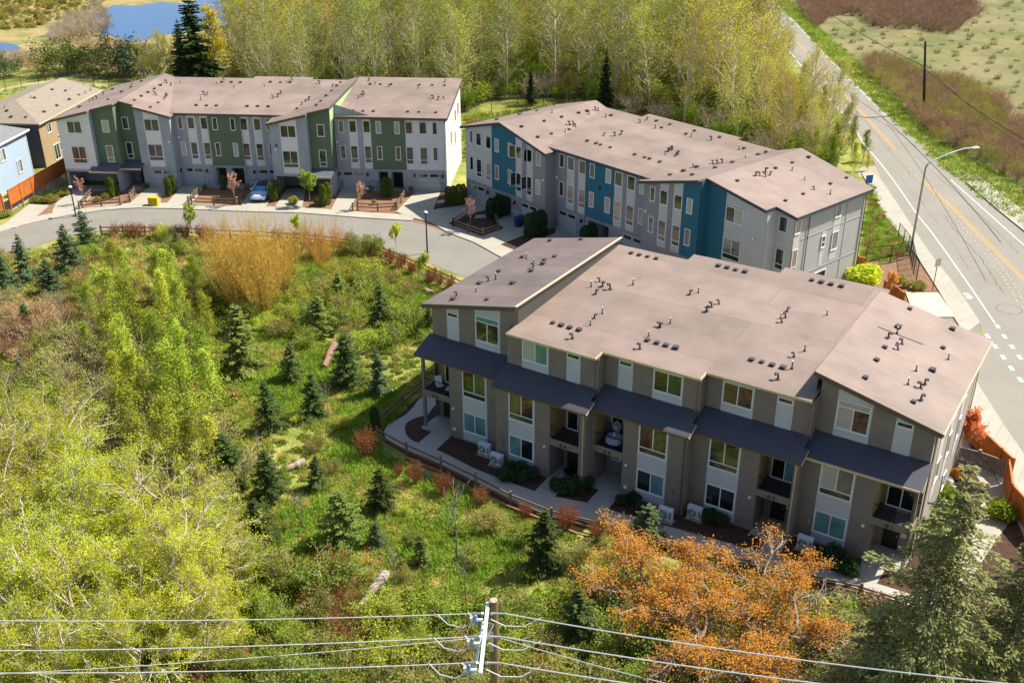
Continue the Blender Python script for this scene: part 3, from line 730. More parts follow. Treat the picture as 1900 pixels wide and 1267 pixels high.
specA = dict(slopes=slA, knots=(-56.3,),
 fascia=[([(u, v, za(0, u, v)) for u, v in ((-63.65, 130.9), (-63.65, 114.2), (-59.1, 114.2))], M_EDGE), ([(u, v, za(0, u, v)) for u, v in ((-59.1, 114.9), (-56.3, 114.9))], M_EDGE),
         ([(u, v, za(1, u, v)) for u, v in ((-56.3, 116.45), (-54.45, 116.45))], M_EDGE), ([(u, v, za(1, u, v)) for u, v in ((-54.45, 115.8), (-50.1, 115.8))], M_EDGE),
         ([(u, v, za(2, u, v)) for u, v in ((-50.1, 117.05), (-38.3, 117.05))], M_EDGE), ([(u, v, za(3, u, v)) for u, v in ((-38.35, 114.4), (-33.6, 114.4))], M_EDGE),
         ([(u, v, za(3, u, v)) for u, v in ((-33.6, 115.1), (-31.05, 115.1), (-31.05, 130.9))], M_EDGE), ([(u, v, za(4, u, v)) for u, v in ((-31.0, 117.05), (-17.9, 117.05), (-17.9, 130.9))], M_EDGE)],
 core=[([(-63.15, 118.6), (-50.5, 118.6), (-50.5, 130.4), (-63.15, 130.4)], 8.6), ([(-50.5, 118.8), (-31.2, 118.8), (-31.2, 130.4), (-50.5, 130.4)], 8.7), ([(-31.2, 118.8), (-18.25, 118.8), (-18.25, 130.4), (-31.2, 130.4)], 8.8),
       ],
 fronts=[(-63.2, -59.2, 114.64, 'panel'), (-59.2, -56.55, 115.34, 'a'), (-56.6, -54.5, 116.88, 'a'), (-54.5, -50.4, 116.26, 's'), (-50.4, -46.2, 117.5, 's'), (-46.2, -42.35, 117.42, 'a'),
         (-42.35, -38.0, 117.5, 's'), (-38.1, -33.7, 114.82, 's'), (-33.7, -31.2, 115.5, 'a'), (-31.2, -26.9, 117.5, 's'), (-26.9, -22.9, 117.44, 'a'), (-22.9, -18.22, 117.5, 'panel')],
 strips=[(-53.45, -51.6, 116.26), (-48.8, -47.75, 117.5), (-47.2, -46.22, 117.5), (-42.33, -41.42, 117.5), (-40.85, -39.85, 117.5), (-36.85, -34.9, 114.82), (-29.5, -28.5, 117.5), (-27.85, -26.92, 117.5)],
 ground=[(-54.5, -50.4, 116.26, 2.36, 2.65), (-54.5, -53.3, 116.26, 0, 2.4), (-51.0, -50.4, 116.26, 0, 2.4), (-50.4, -50.0, 117.5, 0, 2.65), (-47.5, -46.0, 117.5, 0, 2.65), (-50.0, -47.5, 117.5, 2.32, 2.65),
         (-46.0, -42.5, 117.5, 2.42, 2.65), (-44.75, -44.1, 117.5, 0, 2.42), (-42.6, -40.9, 117.5, 0, 2.65), (-40.9, -38.2, 117.5, 2.32, 2.65), (-38.5, -37.9, 117.5, 0, 2.65),
         (-31.2, -30.6, 117.5, 0, 2.65), (-28.0, -26.3, 117.5, 0, 2.65), (-30.6, -28.0, 117.5, 2.32, 2.65), (-26.3, -23.3, 117.5, 2.42, 2.65), (-25.2, -24.75, 117.5, 0, 2.42), (-23.4, -21.6, 117.5, 0, 2.65), (-21.6, -19.0, 117.5, 2.32, 2.65), (-19.0, -18.2, 117.5, 0, 2.65)],
 wins=[('d', -62.0, -60.25, 114.62, (1, 2)), ('g', -58.15, -57.3, 115.34, (3, 5)), ('g', -56.4, -55.6, 116.88, (2, 0)), ('d', -53.45, -51.65, 116.26, (None, (2, 0))),
       ('n', -49.92, -49.3, 117.5, (2, 3)), ('w', -48.72, -47.87, 117.5, (2, 1)), ('w', -47.15, -46.3, 117.5, (1, 2)), ('n', -45.7, -45.08, 117.42, (0, 0)), ('n', -43.55, -42.95, 117.42, (0, 3)),
       ('w', -42.37, -41.5, 117.5, (1, 2)), ('w', -40.77, -39.9, 117.5, (2, 0)), ('n', -39.25, -38.63, 117.5, (0, 1)), ('d', -36.82, -35.0, 114.82, (1, 2)), ('g', -32.72, -31.85, 115.5, (2, 1)),
       ('n', -30.7, -30.05, 117.5, (5, 0)), ('w', -29.45, -28.57, 117.5, (2, 2)), ('w', -27.82, -26.95, 117.5, (0, 2)), ('n', -26.3, -25.68, 117.44, (3, 1)), ('n', -24.12, -23.5, 117.44, (3, 2)),
       ('w', -22.87, -21.99, 117.47, (2, 0)), ('w', -21.25, -20.35, 117.47, (1, 2)), ('n', -19.72, -19.12, 117.47, (1, 0))],
 garages=[(-62.4, -59.3, 118.5), (-53.3, -51.0, 116.3), (-50.0, -47.5, 117.5), (-40.9, -38.3, 117.5), (-36.4, -33.6, 118.7), (-30.6, -28.0, 117.5), (-21.6, -19.0, 117.5)],
 stone=[(-54.4, -53.35, 116.24, 1), (-50.95, -50.5, 116.24, 2), (-50.4, -50.05, 117.48, 3), (-47.45, -46.05, 117.48, 4), (-42.45, -40.95, 117.48, 5), (-31.15, -30.65, 117.48, 6), (-27.95, -26.35, 117.48, 7), (-23.35, -21.65, 117.48, 8), (-18.95, -18.3, 117.48, 9), (-59.2, -57.0, 118.5, 10), (-33.5, -31.3, 118.7, 11), (-37.9, -36.5, 118.7, 12)],
 entries=[(-55.5, -54.6, 117.2, .9), (-46.0, -44.75, 117.45, 1.2), (-44.1, -42.6, 117.45, 1.2), (-26.3, -25.2, 117.45, 1.2), (-24.75, -23.4, 117.45, 1.2), (-32.4, -31.6, 118.5, .1)],
 lamps=[(-50.3, 117.45, 2.0), (-47.1, 117.45, 2.0), (-41.3, 117.45, 2.0), (-30.95, 117.45, 2.05), (-27.6, 117.45, 2.05), (-22.0, 117.45, 2.05), (-18.7, 117.45, 2.05)],
 dryer=[(-50.75, 116.25, 5.75), (-50.0, 117.45, 6.0), (-37.6, 114.8, 5.55), (-31.0, 117.45, 5.85)],
 bands=[(-63.2, -59.2, 114.64), (-54.4, -50.4, 116.26), (-50.4, -38.0, 117.5), (-38.1, -33.7, 114.82), (-31.2, -18.2, 117.5)],
 spouts=[(-50.35, 117.4, 8.6), (-31.1, 117.4, 8.6), (-46.25, 117.35, 8.5), (-42.3, 117.35, 8.5), (-18.3, 117.4, 8.6)])
rA, roofA = dwelling_row(TH[0], 'three-storey townhouse row in green, slate and white siding with a row of garages', M_GREEN, M_SLATE, M_WHITEP, specA, ('A', -37.65, 114.78, 5.85, .55))
M_LETTER = M_BLACK
def extraA(root):
    # returns between the stepped fronts, carports, side wall
    for u, v0, v1, z0, z1, c in ((-59.2, 114.64, 115.36, 2.65, 9.5, M_SLATE), (-56.58, 115.34, 116.9, 2.65, 10.15, M_GREEN), (-50.4, 116.26, 117.52, 0, 8.85, M_SLATE), (-33.7, 114.82, 115.52, 2.65, 9.6, M_SLATE), (-31.2, 115.5, 117.52, 2.65, 8.95, M_GREEN), (-56.75, 114.8, 118.6, 0, 2.75, M_SLATE), (-31.22, 115.0, 118.7, 0, 2.7, M_SLATE)):
        side_wall(root, u, v0, v1, z0, lambda v: z1, c)
    mb = MB(); mb.box(-54.52, -54.5, 116.26, 116.9, 2.65, 9.6).box(-54.52, -54.5, 116.26, 118, 0, 2.65).box(-38.1, -38.08, 114.82, 117.5, 0, 8.7).box(-63.2, -63.18, 114.64, 130.4, 0, 8.6); mb.build('wall', M_SLATE, root)
    # wall under the raised roof edge, sunlight painted in as a paler green
    mb = MB(); mb.face([(-31.1, 117.3, 8.9), (-31.1, 130.6, 10.2), (-31.1, 130.6, 10.3), (-31.1, 117.3, 10.3)]); mb.face([(-31.12, 115.5, 8.7), (-31.12, 117.4, 8.7), (-31.12, 117.4, 10.3), (-31.12, 115.5, 10.3)]); mb.build('wall', mat('siding_green_sunlit', '#a9c48e', .7, .04), root)
    z = lambda v: 8.85+.105*(v-117.05)-.1
    side_wall(root, -18.2, 117.5, 130.4, 0, z, M_WHITEW, .19)
    mb = MB()
    for vv in (117.55, 118.9, 130.35): mb.box(-18.2, -18.17, vv-.06, vv+.06, 0, z(vv)-.02)
    mb.build('corner_board', M_TRIM, root)
    for v_, z_, w_, h in ((121.5, 4.6, .6, 1.6), (125.2, 6.4, .7, 1.5), (127.6, 6.6, .8, 1.6), (124.8, 3.7, .5, 1.6)): window(root, 'single', v_, -18.16, z_, w_, h, 5, side=1)
    for u, v, a, b, zc in ((-63.2, 114.64, .25, .3, 2.65), (-57.0, 114.66, .25, .4, 2.8), (-38.1, 114.84, .25, .3, 2.65), (-31.5, 114.9, .25, .4, 2.75)):
        mb = MB(); mb.box(u, u+a, v, v+b, 0, zc); mb.build('column', M_SLATE, root)
    for a0, a1, v in ((-63.2, -56.75, 114.66), (-38.1, -31.2, 114.84)):
        mb = MB(); mb.box(a0, a1, v, v+4, 2.44, 2.64).box(a0, a1, v-.02, v+.2, 2.36, 2.66); mb.build('carport_ceiling', M_SLATE, root)
        mb = MB(); mb.box(a0+.02, a1, v+3.95, v+4.05, 0, 2.5).box(a0+.02, a0+.1, v, v+4, 0, 2.5) if a0 < -60 else mb.box(a0+.02, a1, v+3.95, v+4.05, 0, 2.5).box(a0+.02, a0+.12, v+.3, v+4, 0, 2.5); mb.build('wall', M_SLATE, root)
    dk = mat('canopy_dark', '#5b5d66', .7, .1, 1)
    for a0, a1, v0, v1, z0, z1 in ((-59.95, -56.55, 113.75, 115.4, 2.72, 3.3), (-56.8, -54.25, 115.2, 116.95, 2.72, 3.3), (-34.9, -31.0, 113.8, 115.6, 2.72, 3.2)):
        mb = MB(); mb.prism([(a0, v0), (a1, v0), (a1, v1), (a0, v1)], lambda x, y: z0-.12+(y-v0)/(v1-v0)*(z1-z0), lambda x, y: z0+(y-v0)/(v1-v0)*(z1-z0)); mb.build('canopy', dk, root)
        mb = MB(); mb.box(a0, a1, v0-.04, v0, z0-.2, z0-.0); mb.build('gutter', M_GUTTER, root)
extraA(rA)

slB = [
 ([(-91.5, 71.55), (-84.7, 71.55), (-84.7, 86.3), (-91.5, 86.3)], (10.45+.262*84.7, .262, 0), 0),
 ([(-84.7, 71.55), (-77.35, 71.55), (-77.35, 72.9), (-78.5, 72.9), (-82.9, 86.1), (-84.7, 86.3)], (10.45-.25*84.7, -.25, 0), 0),
 ([(-78.5, 72.95), (-63.9, 72.95), (-59.5, 86.5), (-64.6, 86.6), (-64.6, 87.3), (-77.4, 87.3), (-77.4, 86.1), (-82.9, 86.1)], (8.9-.083*72.95, 0, .083), 0),
 ([(-64.85, 72.1), (-57.5, 72.1), (-57.5, 87.6), (-59.6, 86.6), (-63.9, 72.9), (-64.85, 72.9)], (10.5+.25*57.5, .25, 0), 0),
 ([(-57.5, 73.15), (-50.75, 73.15), (-50.75, 74.6), (-48.5, 74.6), (-48.5, 86.6), (-57.5, 87.6)], (10.5-.19*57.5, -.19, 0), 0)]
zb = lambda i, u, v: slB[i][1][0]+slB[i][1][1]*u+slB[i][1][2]*v
specB = dict(slopes=slB, knots=(-84.7, -57.5),
 fascia=[([(u, v, zb(0, u, v)) for u, v in ((-91.5, 86.3), (-91.5, 71.55), (-84.7, 71.55))]+[(-77.35, 71.55, zb(1, -77.35, 0)), (-77.35, 72.95, zb(1, -77.35, 0))], M_EDGE_B),
         ([(u, v, zb(2, u, v)) for u, v in ((-77.3, 72.95), (-64.9, 72.95))], M_EDGE_B), ([(-64.85, 72.9, zb(3, -64.85, 0)), (-64.85, 72.1, zb(3, -64.85, 0)), (-57.5, 72.1, 10.5)], M_EDGE_B),
         ([(u, v, zb(4, u, v)) for u, v in ((-57.5, 73.15), (-50.75, 73.15), (-50.75, 74.6), (-48.5, 74.6), (-48.5, 86.6))], M_EDGE_B)],
 core=[([(-91.05, 73.6), (-77.8, 73.6), (-77.8, 86), (-91.05, 86)], 8.5), ([(-77.8, 74.8), (-57.6, 74.8), (-57.6, 86.2), (-77.8, 86.2)], 8.6), ([(-57.6, 75.05), (-48.95, 75.05), (-48.95, 86.0), (-57.6, 86.0)], 8.7)],
 fronts=[(-91.05, -86.42, 71.98, 'panel'), (-86.42, -82.45, 71.95, 'a'), (-82.45, -77.7, 71.98, 's'), (-77.75, -73.02, 73.38, 's'), (-73.02, -69.1, 73.33, 'a'), (-69.1, -64.4, 73.38, 's'), (-64.4, -59.55, 72.52, 's'), (-59.55, -57.5, 72.49, 'a'),
         (-57.5, -55.4, 73.58, 'a'), (-55.4, -50.85, 73.58, 'panel'), (-50.85, -48.95, 75.0, 'panel')],
 strips=[(-82.43, -81.38, 71.98), (-80.65, -79.68, 71.98), (-75.9, -74.78, 73.38), (-74.2, -73.05, 73.38), (-69.08, -67.93, 73.38), (-67.38, -66.22, 73.38), (-62.36, -61.28, 72.52), (-60.66, -59.57, 72.52)],
 ground=[(-91.05, -90.3, 71.98, 0, 2.65), (-90.3, -87.7, 71.98, 2.32, 2.65), (-87.7, -85.9, 71.98, 0, 2.65), (-85.9, -83.2, 71.98, 2.25, 2.65), (-83.2, -81.5, 71.98, 0, 2.65), (-81.5, -78.9, 71.98, 2.32, 2.65), (-78.9, -77.7, 71.98, 0, 2.65),
         (-77.75, -77.05, 73.38, 0, 2.65), (-77.05, -74.3, 73.38, 2.32, 2.65), (-74.3, -72.6, 73.38, 0, 2.65), (-72.6, -69.6, 73.38, 2.3, 2.65), (-69.6, -67.6, 73.38, 0, 2.65), (-67.6, -65.0, 73.38, 2.32, 2.65), (-65.0, -64.4, 73.38, 0, 2.65), (-64.4, -57.5, 72.52, 0, 2.65),
         (-57.5, -50.85, 73.58, 0, 2.65), (-50.85, -48.95, 75.0, 0, 2.65)],
 wins=[('n', -90.3, -89.65, 71.96, (5, 0)), ('w', -89.1, -88.17, 71.96, (0, 0)), ('w', -87.4, -86.5, 71.96, (0, 6)), ('n', -85.87, -85.2, 71.95, (3, 5)), ('n', -83.67, -82.97, 71.95, (6, 6)), ('w', -82.36, -81.45, 71.98, (1, 0)), ('w', -80.6, -79.78, 71.98, (0, 0)), ('n', -79.18, -78.46, 71.98, (6, 3)),
       ('n', -77.05, -76.35, 73.38, (0, 0)), ('w', -75.82, -74.82, 73.38, (2, 6)), ('w', -74.12, -73.1, 73.38, (2, 6)), ('n', -72.53, -71.83, 73.33, (2, 6)), ('n', -70.28, -69.51, 73.33, (3, 6)), ('w', -69.03, -67.98, 73.38, (1, 6)), ('w', -67.32, -66.28, 73.38, (1, 2)), ('n', -65.73, -65.1, 73.38, (3, 5)),
       ('n', -63.57, -62.93, 72.52, (1, 2)), ('w', -62.3, -61.32, 72.52, (1, 2)), ('w', -60.55, -59.56, 72.52, (1, 2)), ('n', -59.02, -58.32, 72.49, (3, 2)), ('d', -55.3, -53.3, 73.56, ((1, 3), (0, 5))), ('g', -50.52, -49.6, 74.96, (0, 0))],
 garages=[(-90.3, -87.7, 71.98), (-81.5, -78.9, 71.98), (-77.05, -74.3, 73.38), (-67.6, -65.0, 73.38)],
 stone=[(-91.0, -90.35, 71.96, 21), (-87.65, -85.95, 71.96, 22), (-83.15, -81.55, 71.96, 23), (-78.85, -77.75, 71.96, 24), (-77.7, -77.1, 73.36, 25), (-74.25, -72.65, 73.36, 26)],
 entries=[(-85.85, -84.75, 71.97, 1.2), (-84.4, -83.25, 71.97, 1.2), (-72.5, -71.4, 73.36, 1.2), (-71.0, -69.7, 73.36, 1.2)],
 lamps=[(-87.1, 71.93, 2.0), (-82.5, 71.93, 2.0), (-73.5, 73.33, 2.0)],
 dryer=[(-78.0, 71.96, 5.6), (-77.4, 73.36, 5.75), (-63.95, 72.5, 5.8), (-52.0, 73.5, 6.2)],
 bands=[(-91.05, -77.7, 71.98), (-77.7, -64.4, 73.38), (-64.4, -57.5, 72.52)],
 spouts=[(-77.75, 73.3, 8.5), (-73.05, 73.27, 8.5), (-64.45, 73.3, 8.5)])
rB, roofB = dwelling_row(TH[1], 'three-storey townhouse row in deep teal and grey siding, seen end on beside the road', M_TEAL, M_BGREY, M_BPALE, specB, ('B', -71.2, 73.3, 5.95, .6))
def extraB(root):
    for u, v0, v1, z0, z1, c in ((-77.7, 71.98, 73.4, 0, 8.55, M_BGREY), (-57.5, 72.52, 73.6, 0, 10.35, M_TEAL), (-50.85, 73.58, 75.02, 0, 9.1, M_BPALE)): side_wall(root, u, v0, v1, z0, lambda v: z1, c)
    zs = lambda v: 8.72
    side_wall(root, -48.95, 75.0, 86.0, 0, zs, mat('siding_pale_grey', '#a9a7a4', .7, .04, .8), .19)
    mb = MB(); mb.box(-64.42, -64.4, 72.52, 73.4, 0, 8.75).box(-91.07, -91.05, 71.98, 86, 0, 8.6); mb.build('wall', M_BGREY, root)
    X = -48.9
    window(root, 'single', 75.08, X, 7.0, .8, 1.6, 6, side=1); window(root, 'low', 75.08, X, 3.4, .8, 2.15, 6, side=1)
    window(root, 'single', 81.2, X, 7.1, 1.0, 1.6, 5, side=1); window(root, 'single', 81.2, X, 3.9, 1.0, 1.8, 5, side=1); window(root, 'low', 79.5, X, 4.6, .6, 1.15, 0, .5, side=1); window(root, 'single', 79.0, X, 1.3, 1.9, .95, 0, side=1)
    for v0, v1, z0, z1 in ((81.15, 82.3, 5.75, 7.1), (81.15, 82.25, 2.9, 3.9), (79.5, 80.1, 2.8, 4.6), (79.5, 80.1, 5.75, 6.2), (75.05, 75.95, 5.6, 7.0), (75.05, 75.95, 2.7, 3.4)): mb = MB(); mb.box(X-.04, X-.01, v0, v1, z0, z1); mb.build('wall_panel', M_BPALE, root)
    mb = MB(); mb.box(X-.04, X, 76.2, 85.9, 6.22, 6.34).box(X-.04, X, 77.2, 85.9, 2.62, 2.74).box(X-.04, X+.0, 85.8, 86.05, 0, 8.7).box(X-.04, X, 83.1, 83.22, 0, 8.7); mb.build('corner_board', mat('siding_pale_grey', '#a9a7a4'), root)
    downspout(root, X+.06, 77.1, 8.7, M_EDGE); downspout(root, X+.1, 86.0, 8.6, M_EDGE)
    # casements standing open
    for u, v, z0, w_, h, ang in ((-82.36, 71.9, 7.0, .75, 1.4, -2.4), (-80.6, 71.9, 7.0, .75, 1.4, -1.2), (-82.36, 71.9, 3.95, .7, 1.5, -1.75), (-80.6, 71.9, 3.95, .7, 1.5, -1.75)):
        mb = MB(); mb.box(0, w_, -.02, .02, 0, .06).box(0, w_, -.02, .02, h-.06, h).box(0, .06, -.02, .02, .06, h-.06).box(w_-.06, w_, -.02, .02, .06, h-.06)
        o = mb.build('open_casement', M_TRIM, root, (u, v, z0), (0, 0, ang)); q = MB(); q.box(.06, w_-.06, -.006, .006, .06, h-.06); q.build('pane', M_PANE[1], o)
extraB(rB)
# ------------------------------------------------------------------ the near block
rC = empty('townhouse_block', (0, 0, 0), TH[2]); bpy.context.view_layer.update()
tag(rC, 'nearest three-storey taupe townhouse block with balconies and shade-dark canopies, largest roof', 'townhouse block')
slC = [
 ([(-41.6, 52.7), (-33.85, 52.7), (-33.85, 67.75), (-41.6, 67.75)], (11.0+.215*33.85, .215, 0), 0),
 ([(-33.95, 51.9), (-27.3, 51.9), (-27.3, 52.85), (-20.6, 52.85), (-20.6, 53.75), (-14.0, 53.75), (-14.0, 69.9), (-21.5, 69.9), (-21.5, 68.85), (-28.2, 68.85), (-28.2, 67.75), (-33.95, 67.75)], (9.45-.06*52, 0, .06), 0),
 ([(-14.3, 54.65), (-6.8, 54.65), (-6.8, 68.35), (-14.3, 68.35)], (11.0-.242*14.3, -.242, 0), 0)]
roofC = Roof(rC, None); roofC.slopes = slC
mb = MB()
a, b, c = slC[1][1]; mb.prism(slC[1][0], lambda x, y: a+b*x+c*y-.2, lambda x, y: a+b*x+c*y)
a2, b2, c2 = slC[2][1]; mb.prism(slC[2][0], lambda x, y: a2+b2*x-.2, lambda x, y: a2+b2*x)
roofC.o = mb.build('roof', M_ROOF, rC)
a1, b1, c1 = slC[0][1]; mb = MB(); mb.prism(slC[0][0], lambda x, y: a1+b1*x-.2, lambda x, y: a1+b1*x); mb.build('roof', M_ROOF2, rC)
zc = lambda i, u, v: slC[i][1][0]+slC[i][1][1]*u+slC[i][1][2]*v
def fasc(pts, i, m_, h=.3, dz=.16):
    mb = MB(); P = [(u, v, zc(i, u, v)-dz) for u, v in pts]
    for p, q in zip(P, P[1:]): mb.beam(p, q, .06, h)
    mb.build('fascia', m_, rC)
fasc([(-41.6, 67.75), (-41.6, 52.7), (-33.85, 52.7), (-33.85, 67.75)], 0, M_EDGE)
fasc([(-34.0, 51.87), (-27.27, 51.87), (-27.27, 52.82), (-20.57, 52.82), (-20.57, 53.72), (-14.0, 53.72)], 1, M_GUTTER, .16, .1)
fasc([(-14.3, 68.35), (-14.3, 54.65), (-6.8, 54.65)], 2, M_EDGE); fasc([(-6.77, 54.65), (-6.77, 68.35)], 2, M_GUTTER, .2, .1)
fasc([(-27.3, 68.9), (-21.5, 68.9), (-21.5, 69.95), (-14, 69.95)], 1, M_EDGE)
strip_e = MB(); strip_e.beam((-33.75, 52.7, 11.03), (-33.75, 67.75, 11.03), .16, .05); strip_e.build('roof_edge_flashing', M_GUTTER, rC)
# membrane seam and cable on the right-hand roof
mb = MB(); mb.tube([(-13.0, 63.2, a2+b2*-13.0+.02), (-10.2, 63.6, a2+b2*-10.2+.02)], .02, 4); mb.build('roof_cable', M_BLACK, rC)
U = [(-41.05, -34.2, 51.67), (-34.2, -27.27, 50.87), (-27.27, -20.65, 51.8), (-20.65, -13.92, 52.7), (-13.92, -7.27, 53.6)]
BALC = [(-41.05, -38.64, 'L'), (-29.93, -27.72, 'R'), (-27.1, -25.0, 'L'), (-16.3, -14.2, 'R'), (-9.57, -7.27, 'R')]
WIDE = [-37.44, -33.09, -23.89, -19.5, -12.82]
WID3 = [-37.3, -32.97, -23.82, -19.57, -12.82]
NAR3 = [-39.72, -29.57, -26.28, -16.12, -9.42]
ZB, ZS = 2.70, 3.2
M_TAN = mat('balcony_siding_tan', '#a08a5e', .75, .05, 1)
M_DECK = mat('deck_dark', '#3c3a3e', .8, .1, 2)
for i, (u0, u1, v) in enumerate(U):
    b0, b1, side = BALC[i]; v3 = v+1.5
    s0, s1 = (b1, u1) if side == 'L' else (u0, b0)
    front(rC, s0, s1, v, 0, lambda u: 6.35, M_C_SIDE)
    front(rC, b0, b1, v, ZB, lambda u: ZS, M_C_SIDE, .25)
    D = 1.9
    # recess walls: upper balcony and ground porch
    for z0, z1, cm in ((ZS-.1, 6.4, M_TAN), (.0, ZB, M_C_SIDE)):
        mb = MB(); lap_wall(mb, [(b0, z0), (b1, z0), (b1, z1), (b0, z1)], v+D)
        mb.build('recess_wall', cm, rC)
        mb = MB()
        if not (i == 0): mb.box(b0-.02, b0+.02, v+.05, v+D, z0, z1)
        if i not in (4,): mb.box(b1-.02, b1+.02, v+.05, v+D, z0, z1)
        if mb.v: mb.build('recess_side', cm, rC)
    mb = MB(); mb.box(b0, b1, v+.03, v+D, 3.0, 3.06); mb.build('balcony_deck', M_DECK, rC)
    mb = MB(); mb.box(b0, b1, v+.02, v+D, ZB, ZB+.05); mb.build('porch_ceiling', M_C_SIDE, rC)
    # sliding door
    w_ = 1.7 if i else 1.2; x0 = (b0+b1)/2-w_/2+(.1 if side == 'L' else 0)
    window(rC, 'double', x0, v+D-.05, 3.1, w_, 2.25, (0, 4) if i in (2, 3) else (0, 0))
    # railing
    mb = MB(); mb.beam((b0, v+.04, 4.1), (b1, v+.04, 4.1), .05)
    rl_ = mb.build('railing', M_BLACK, rC)
    for k in range(7): q = MB(); zz = 3.28+k*.115; q.beam((b0, v+.04, zz), (b1, v+.04, zz), .016); q.build('rail_bar', M_BLACK, rl_)
    if i in (0, 4):
        ue = b0+.04 if i == 0 else b1-.04; q = MB(); q.beam((ue, v+.05, 4.1), (ue, v+1.6, 4.1), .05)
        for k in range(7): zz = 3.28+k*.115; q.beam((ue, v+.05, zz), (ue, v+1.6, zz), .016)
        q.build('side_rails', M_BLACK, rl_)
        ue = b0 if i == 0 else b1-.2
        mb = MB(); mb.box(ue, ue+.2, v-.02, v+.18, .06, 6.3); mb.build('corner_post', M_C_SIDE, rC)
        mb = MB(); mb.box(ue if i == 0 else ue+.15, ue+.05 if i == 0 else ue+.2, v+.05, v+1.9, ZB, ZS); mb.build('balcony_edge', M_C_SIDE, rC)
    # pier on the far side of the balcony
    if side == 'R' and u1-b1 > .1: front(rC, b1, u1, v-.02, 0, lambda u: 6.35, M_C_SIDE)
    if side == 'L' and b0-u0 > .05: front(rC, u0, b0, v-.0, 0, lambda u: 6.35, M_C_SIDE)
    # porch: slab, dark door, small window
    mb = MB(); mb.box(b0, b1, v-.35, v+D, .0, .12); mb.build('porch_slab', M_CONC if i == 4 else M_CONC2, rC)
    dx = b0+.35 if side == 'L' and i else b0+.45
    if i in (1, 3, 4): dx = b0+.5 if i != 1 else b0+.35
    if i == 2: dx = b1-.95
    mb = MB(); mb.box(dx, dx+.92, v+D-.06, v+D-.01, .12, 2.3); o = mb.build('front_door', M_DARK, rC)
    q = MB(); q.box(dx+.8, dx+.84, v+D-.12, v+D-.06, 1.05, 1.2); q.build('handle', M_METAL, o)
    wx = {0: b0+1.5, 1: None, 2: b0+.45, 3: b1-.62, 4: b1-.78}[i]
    if wx is not None: window(rC, 'single', wx, v+D-.04, 1.2, .66, .85, 0 if i != 4 else 3)
    wall_lamp(rC, dx+1.15, v+D, 1.9)
    # wide bay: pale cladding with windows, floors one and two
    a = WIDE[i]; W = 1.96
    strip(rC, a-.06, a+W+.06, v-.0, .15, lambda u: 6.2, M_C_PANEL)
    look1 = {0: (4, 4), 1: (4, 0), 2: (0, 4), 3: (0, 0), 4: (4, 4)}[i]; look2 = {0: (1, 0, 1), 1: (1, 1, 0), 2: (1, 1, 1), 3: (1, 0, 0), 4: (2, 3, 5)}[i]
    window(rC, 'double', a, v-.04, .9, W, 1.58, look1); window(rC, 'double_low', a, v-.04, 3.72, W, 2.13, look2, .42)
    # third floor
    a = WID3[i]; n0 = NAR3[i]
    ztop = (lambda u: zc(0, u, 0)-.12) if i == 0 else ((lambda u: zc(2, u, 0)-.12) if i == 4 else (lambda u: 9.42))
    front(rC, u0, u1 if i not in (0,) else -33.9, v3, 6.3, ztop, M_C_SIDE)
    strip(rC, a-.06, a+1.96+.06, v3, 6.3, ztop if i in (0, 4) else (lambda u: 9.35), M_C_PANEL)
    strip(rC, n0-.04, n0+1.0, v3, 6.3, ztop if i in (0, 4) else (lambda u: 9.25), M_C_PANEL)
    if i in (0, 4): window(rC, 'double_high', a, v3-.04, 7.5, 1.94, 1.93, {0: (4, 0, 0), 4: (3, 3, 1)}[i], .4)
    else: window(rC, 'double', a, v3-.04, 7.55, 1.96, 1.5, {1: (3, 4), 2: (0, 1), 3: (2, 1)}[i])
    window(rC, 'single', n0, v3-.04, 8.66 if i not in (0, 4) else 8.7, .96, .37, 1)
    # canopy over the lower floors
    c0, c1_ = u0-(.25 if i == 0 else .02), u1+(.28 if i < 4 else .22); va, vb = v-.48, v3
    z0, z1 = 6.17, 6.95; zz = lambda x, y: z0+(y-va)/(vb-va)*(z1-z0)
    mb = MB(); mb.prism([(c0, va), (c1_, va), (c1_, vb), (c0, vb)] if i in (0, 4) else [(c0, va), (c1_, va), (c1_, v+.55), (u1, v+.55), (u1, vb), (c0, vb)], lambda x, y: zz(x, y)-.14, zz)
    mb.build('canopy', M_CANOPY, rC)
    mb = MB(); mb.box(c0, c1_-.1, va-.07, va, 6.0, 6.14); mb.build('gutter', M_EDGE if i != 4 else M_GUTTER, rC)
    mb = MB(); mb.beam((c1_-.02, va, z0-.1), (c1_-.02, v+.55, zz(0, v+.55)-.1), .05, .18); mb.build('fascia', M_GUTTER, rC)
    # body behind
    core(rC, [(u0+.03, v+D+.02), (u1-.03, v+D+.02), (u1-.03, 67.2), (u0+.03, 67.2)], 0, 9.1 if i not in (0, 4) else 8.9, M_C_SIDE)
    # returns that face right
    if 1 <= i <= 3:
        vn = U[i+1][2]; side_wall(rC, u1, v, vn+.02, 0, lambda q: 6.3, M_C_SIDE); side_wall(rC, u1-.05 if i < 3 else u1, v3, vn+1.52, 6.3, lambda q: 9.42, M_C_SIDE)
        mb = MB(); mb.box(u1-.12, u1+.02, v-.05, v-.0, 0, 6.2); mb.build('corner_board', M_C_SIDE, rC)
    downspout(rC, u1-.12, v-.1, 6.05, M_GUTTER if i in (1, 3) else M_EDGE)
    if i < 4: downspout(rC, u1-.25, v3-.08, 9.3, M_C_SIDE, 6.9)
    lamp_u = {0: -38.3, 1: -30.3, 2: -24.7, 3: -16.65, 4: -9.95}[i]; key = 'round_light'
    mb = MB(); mb.tube([(lamp_u, v, 2.42), (lamp_u, v-.1, 2.42)], .1, 10); mb.build('wall_light', M_TRIM, rC)
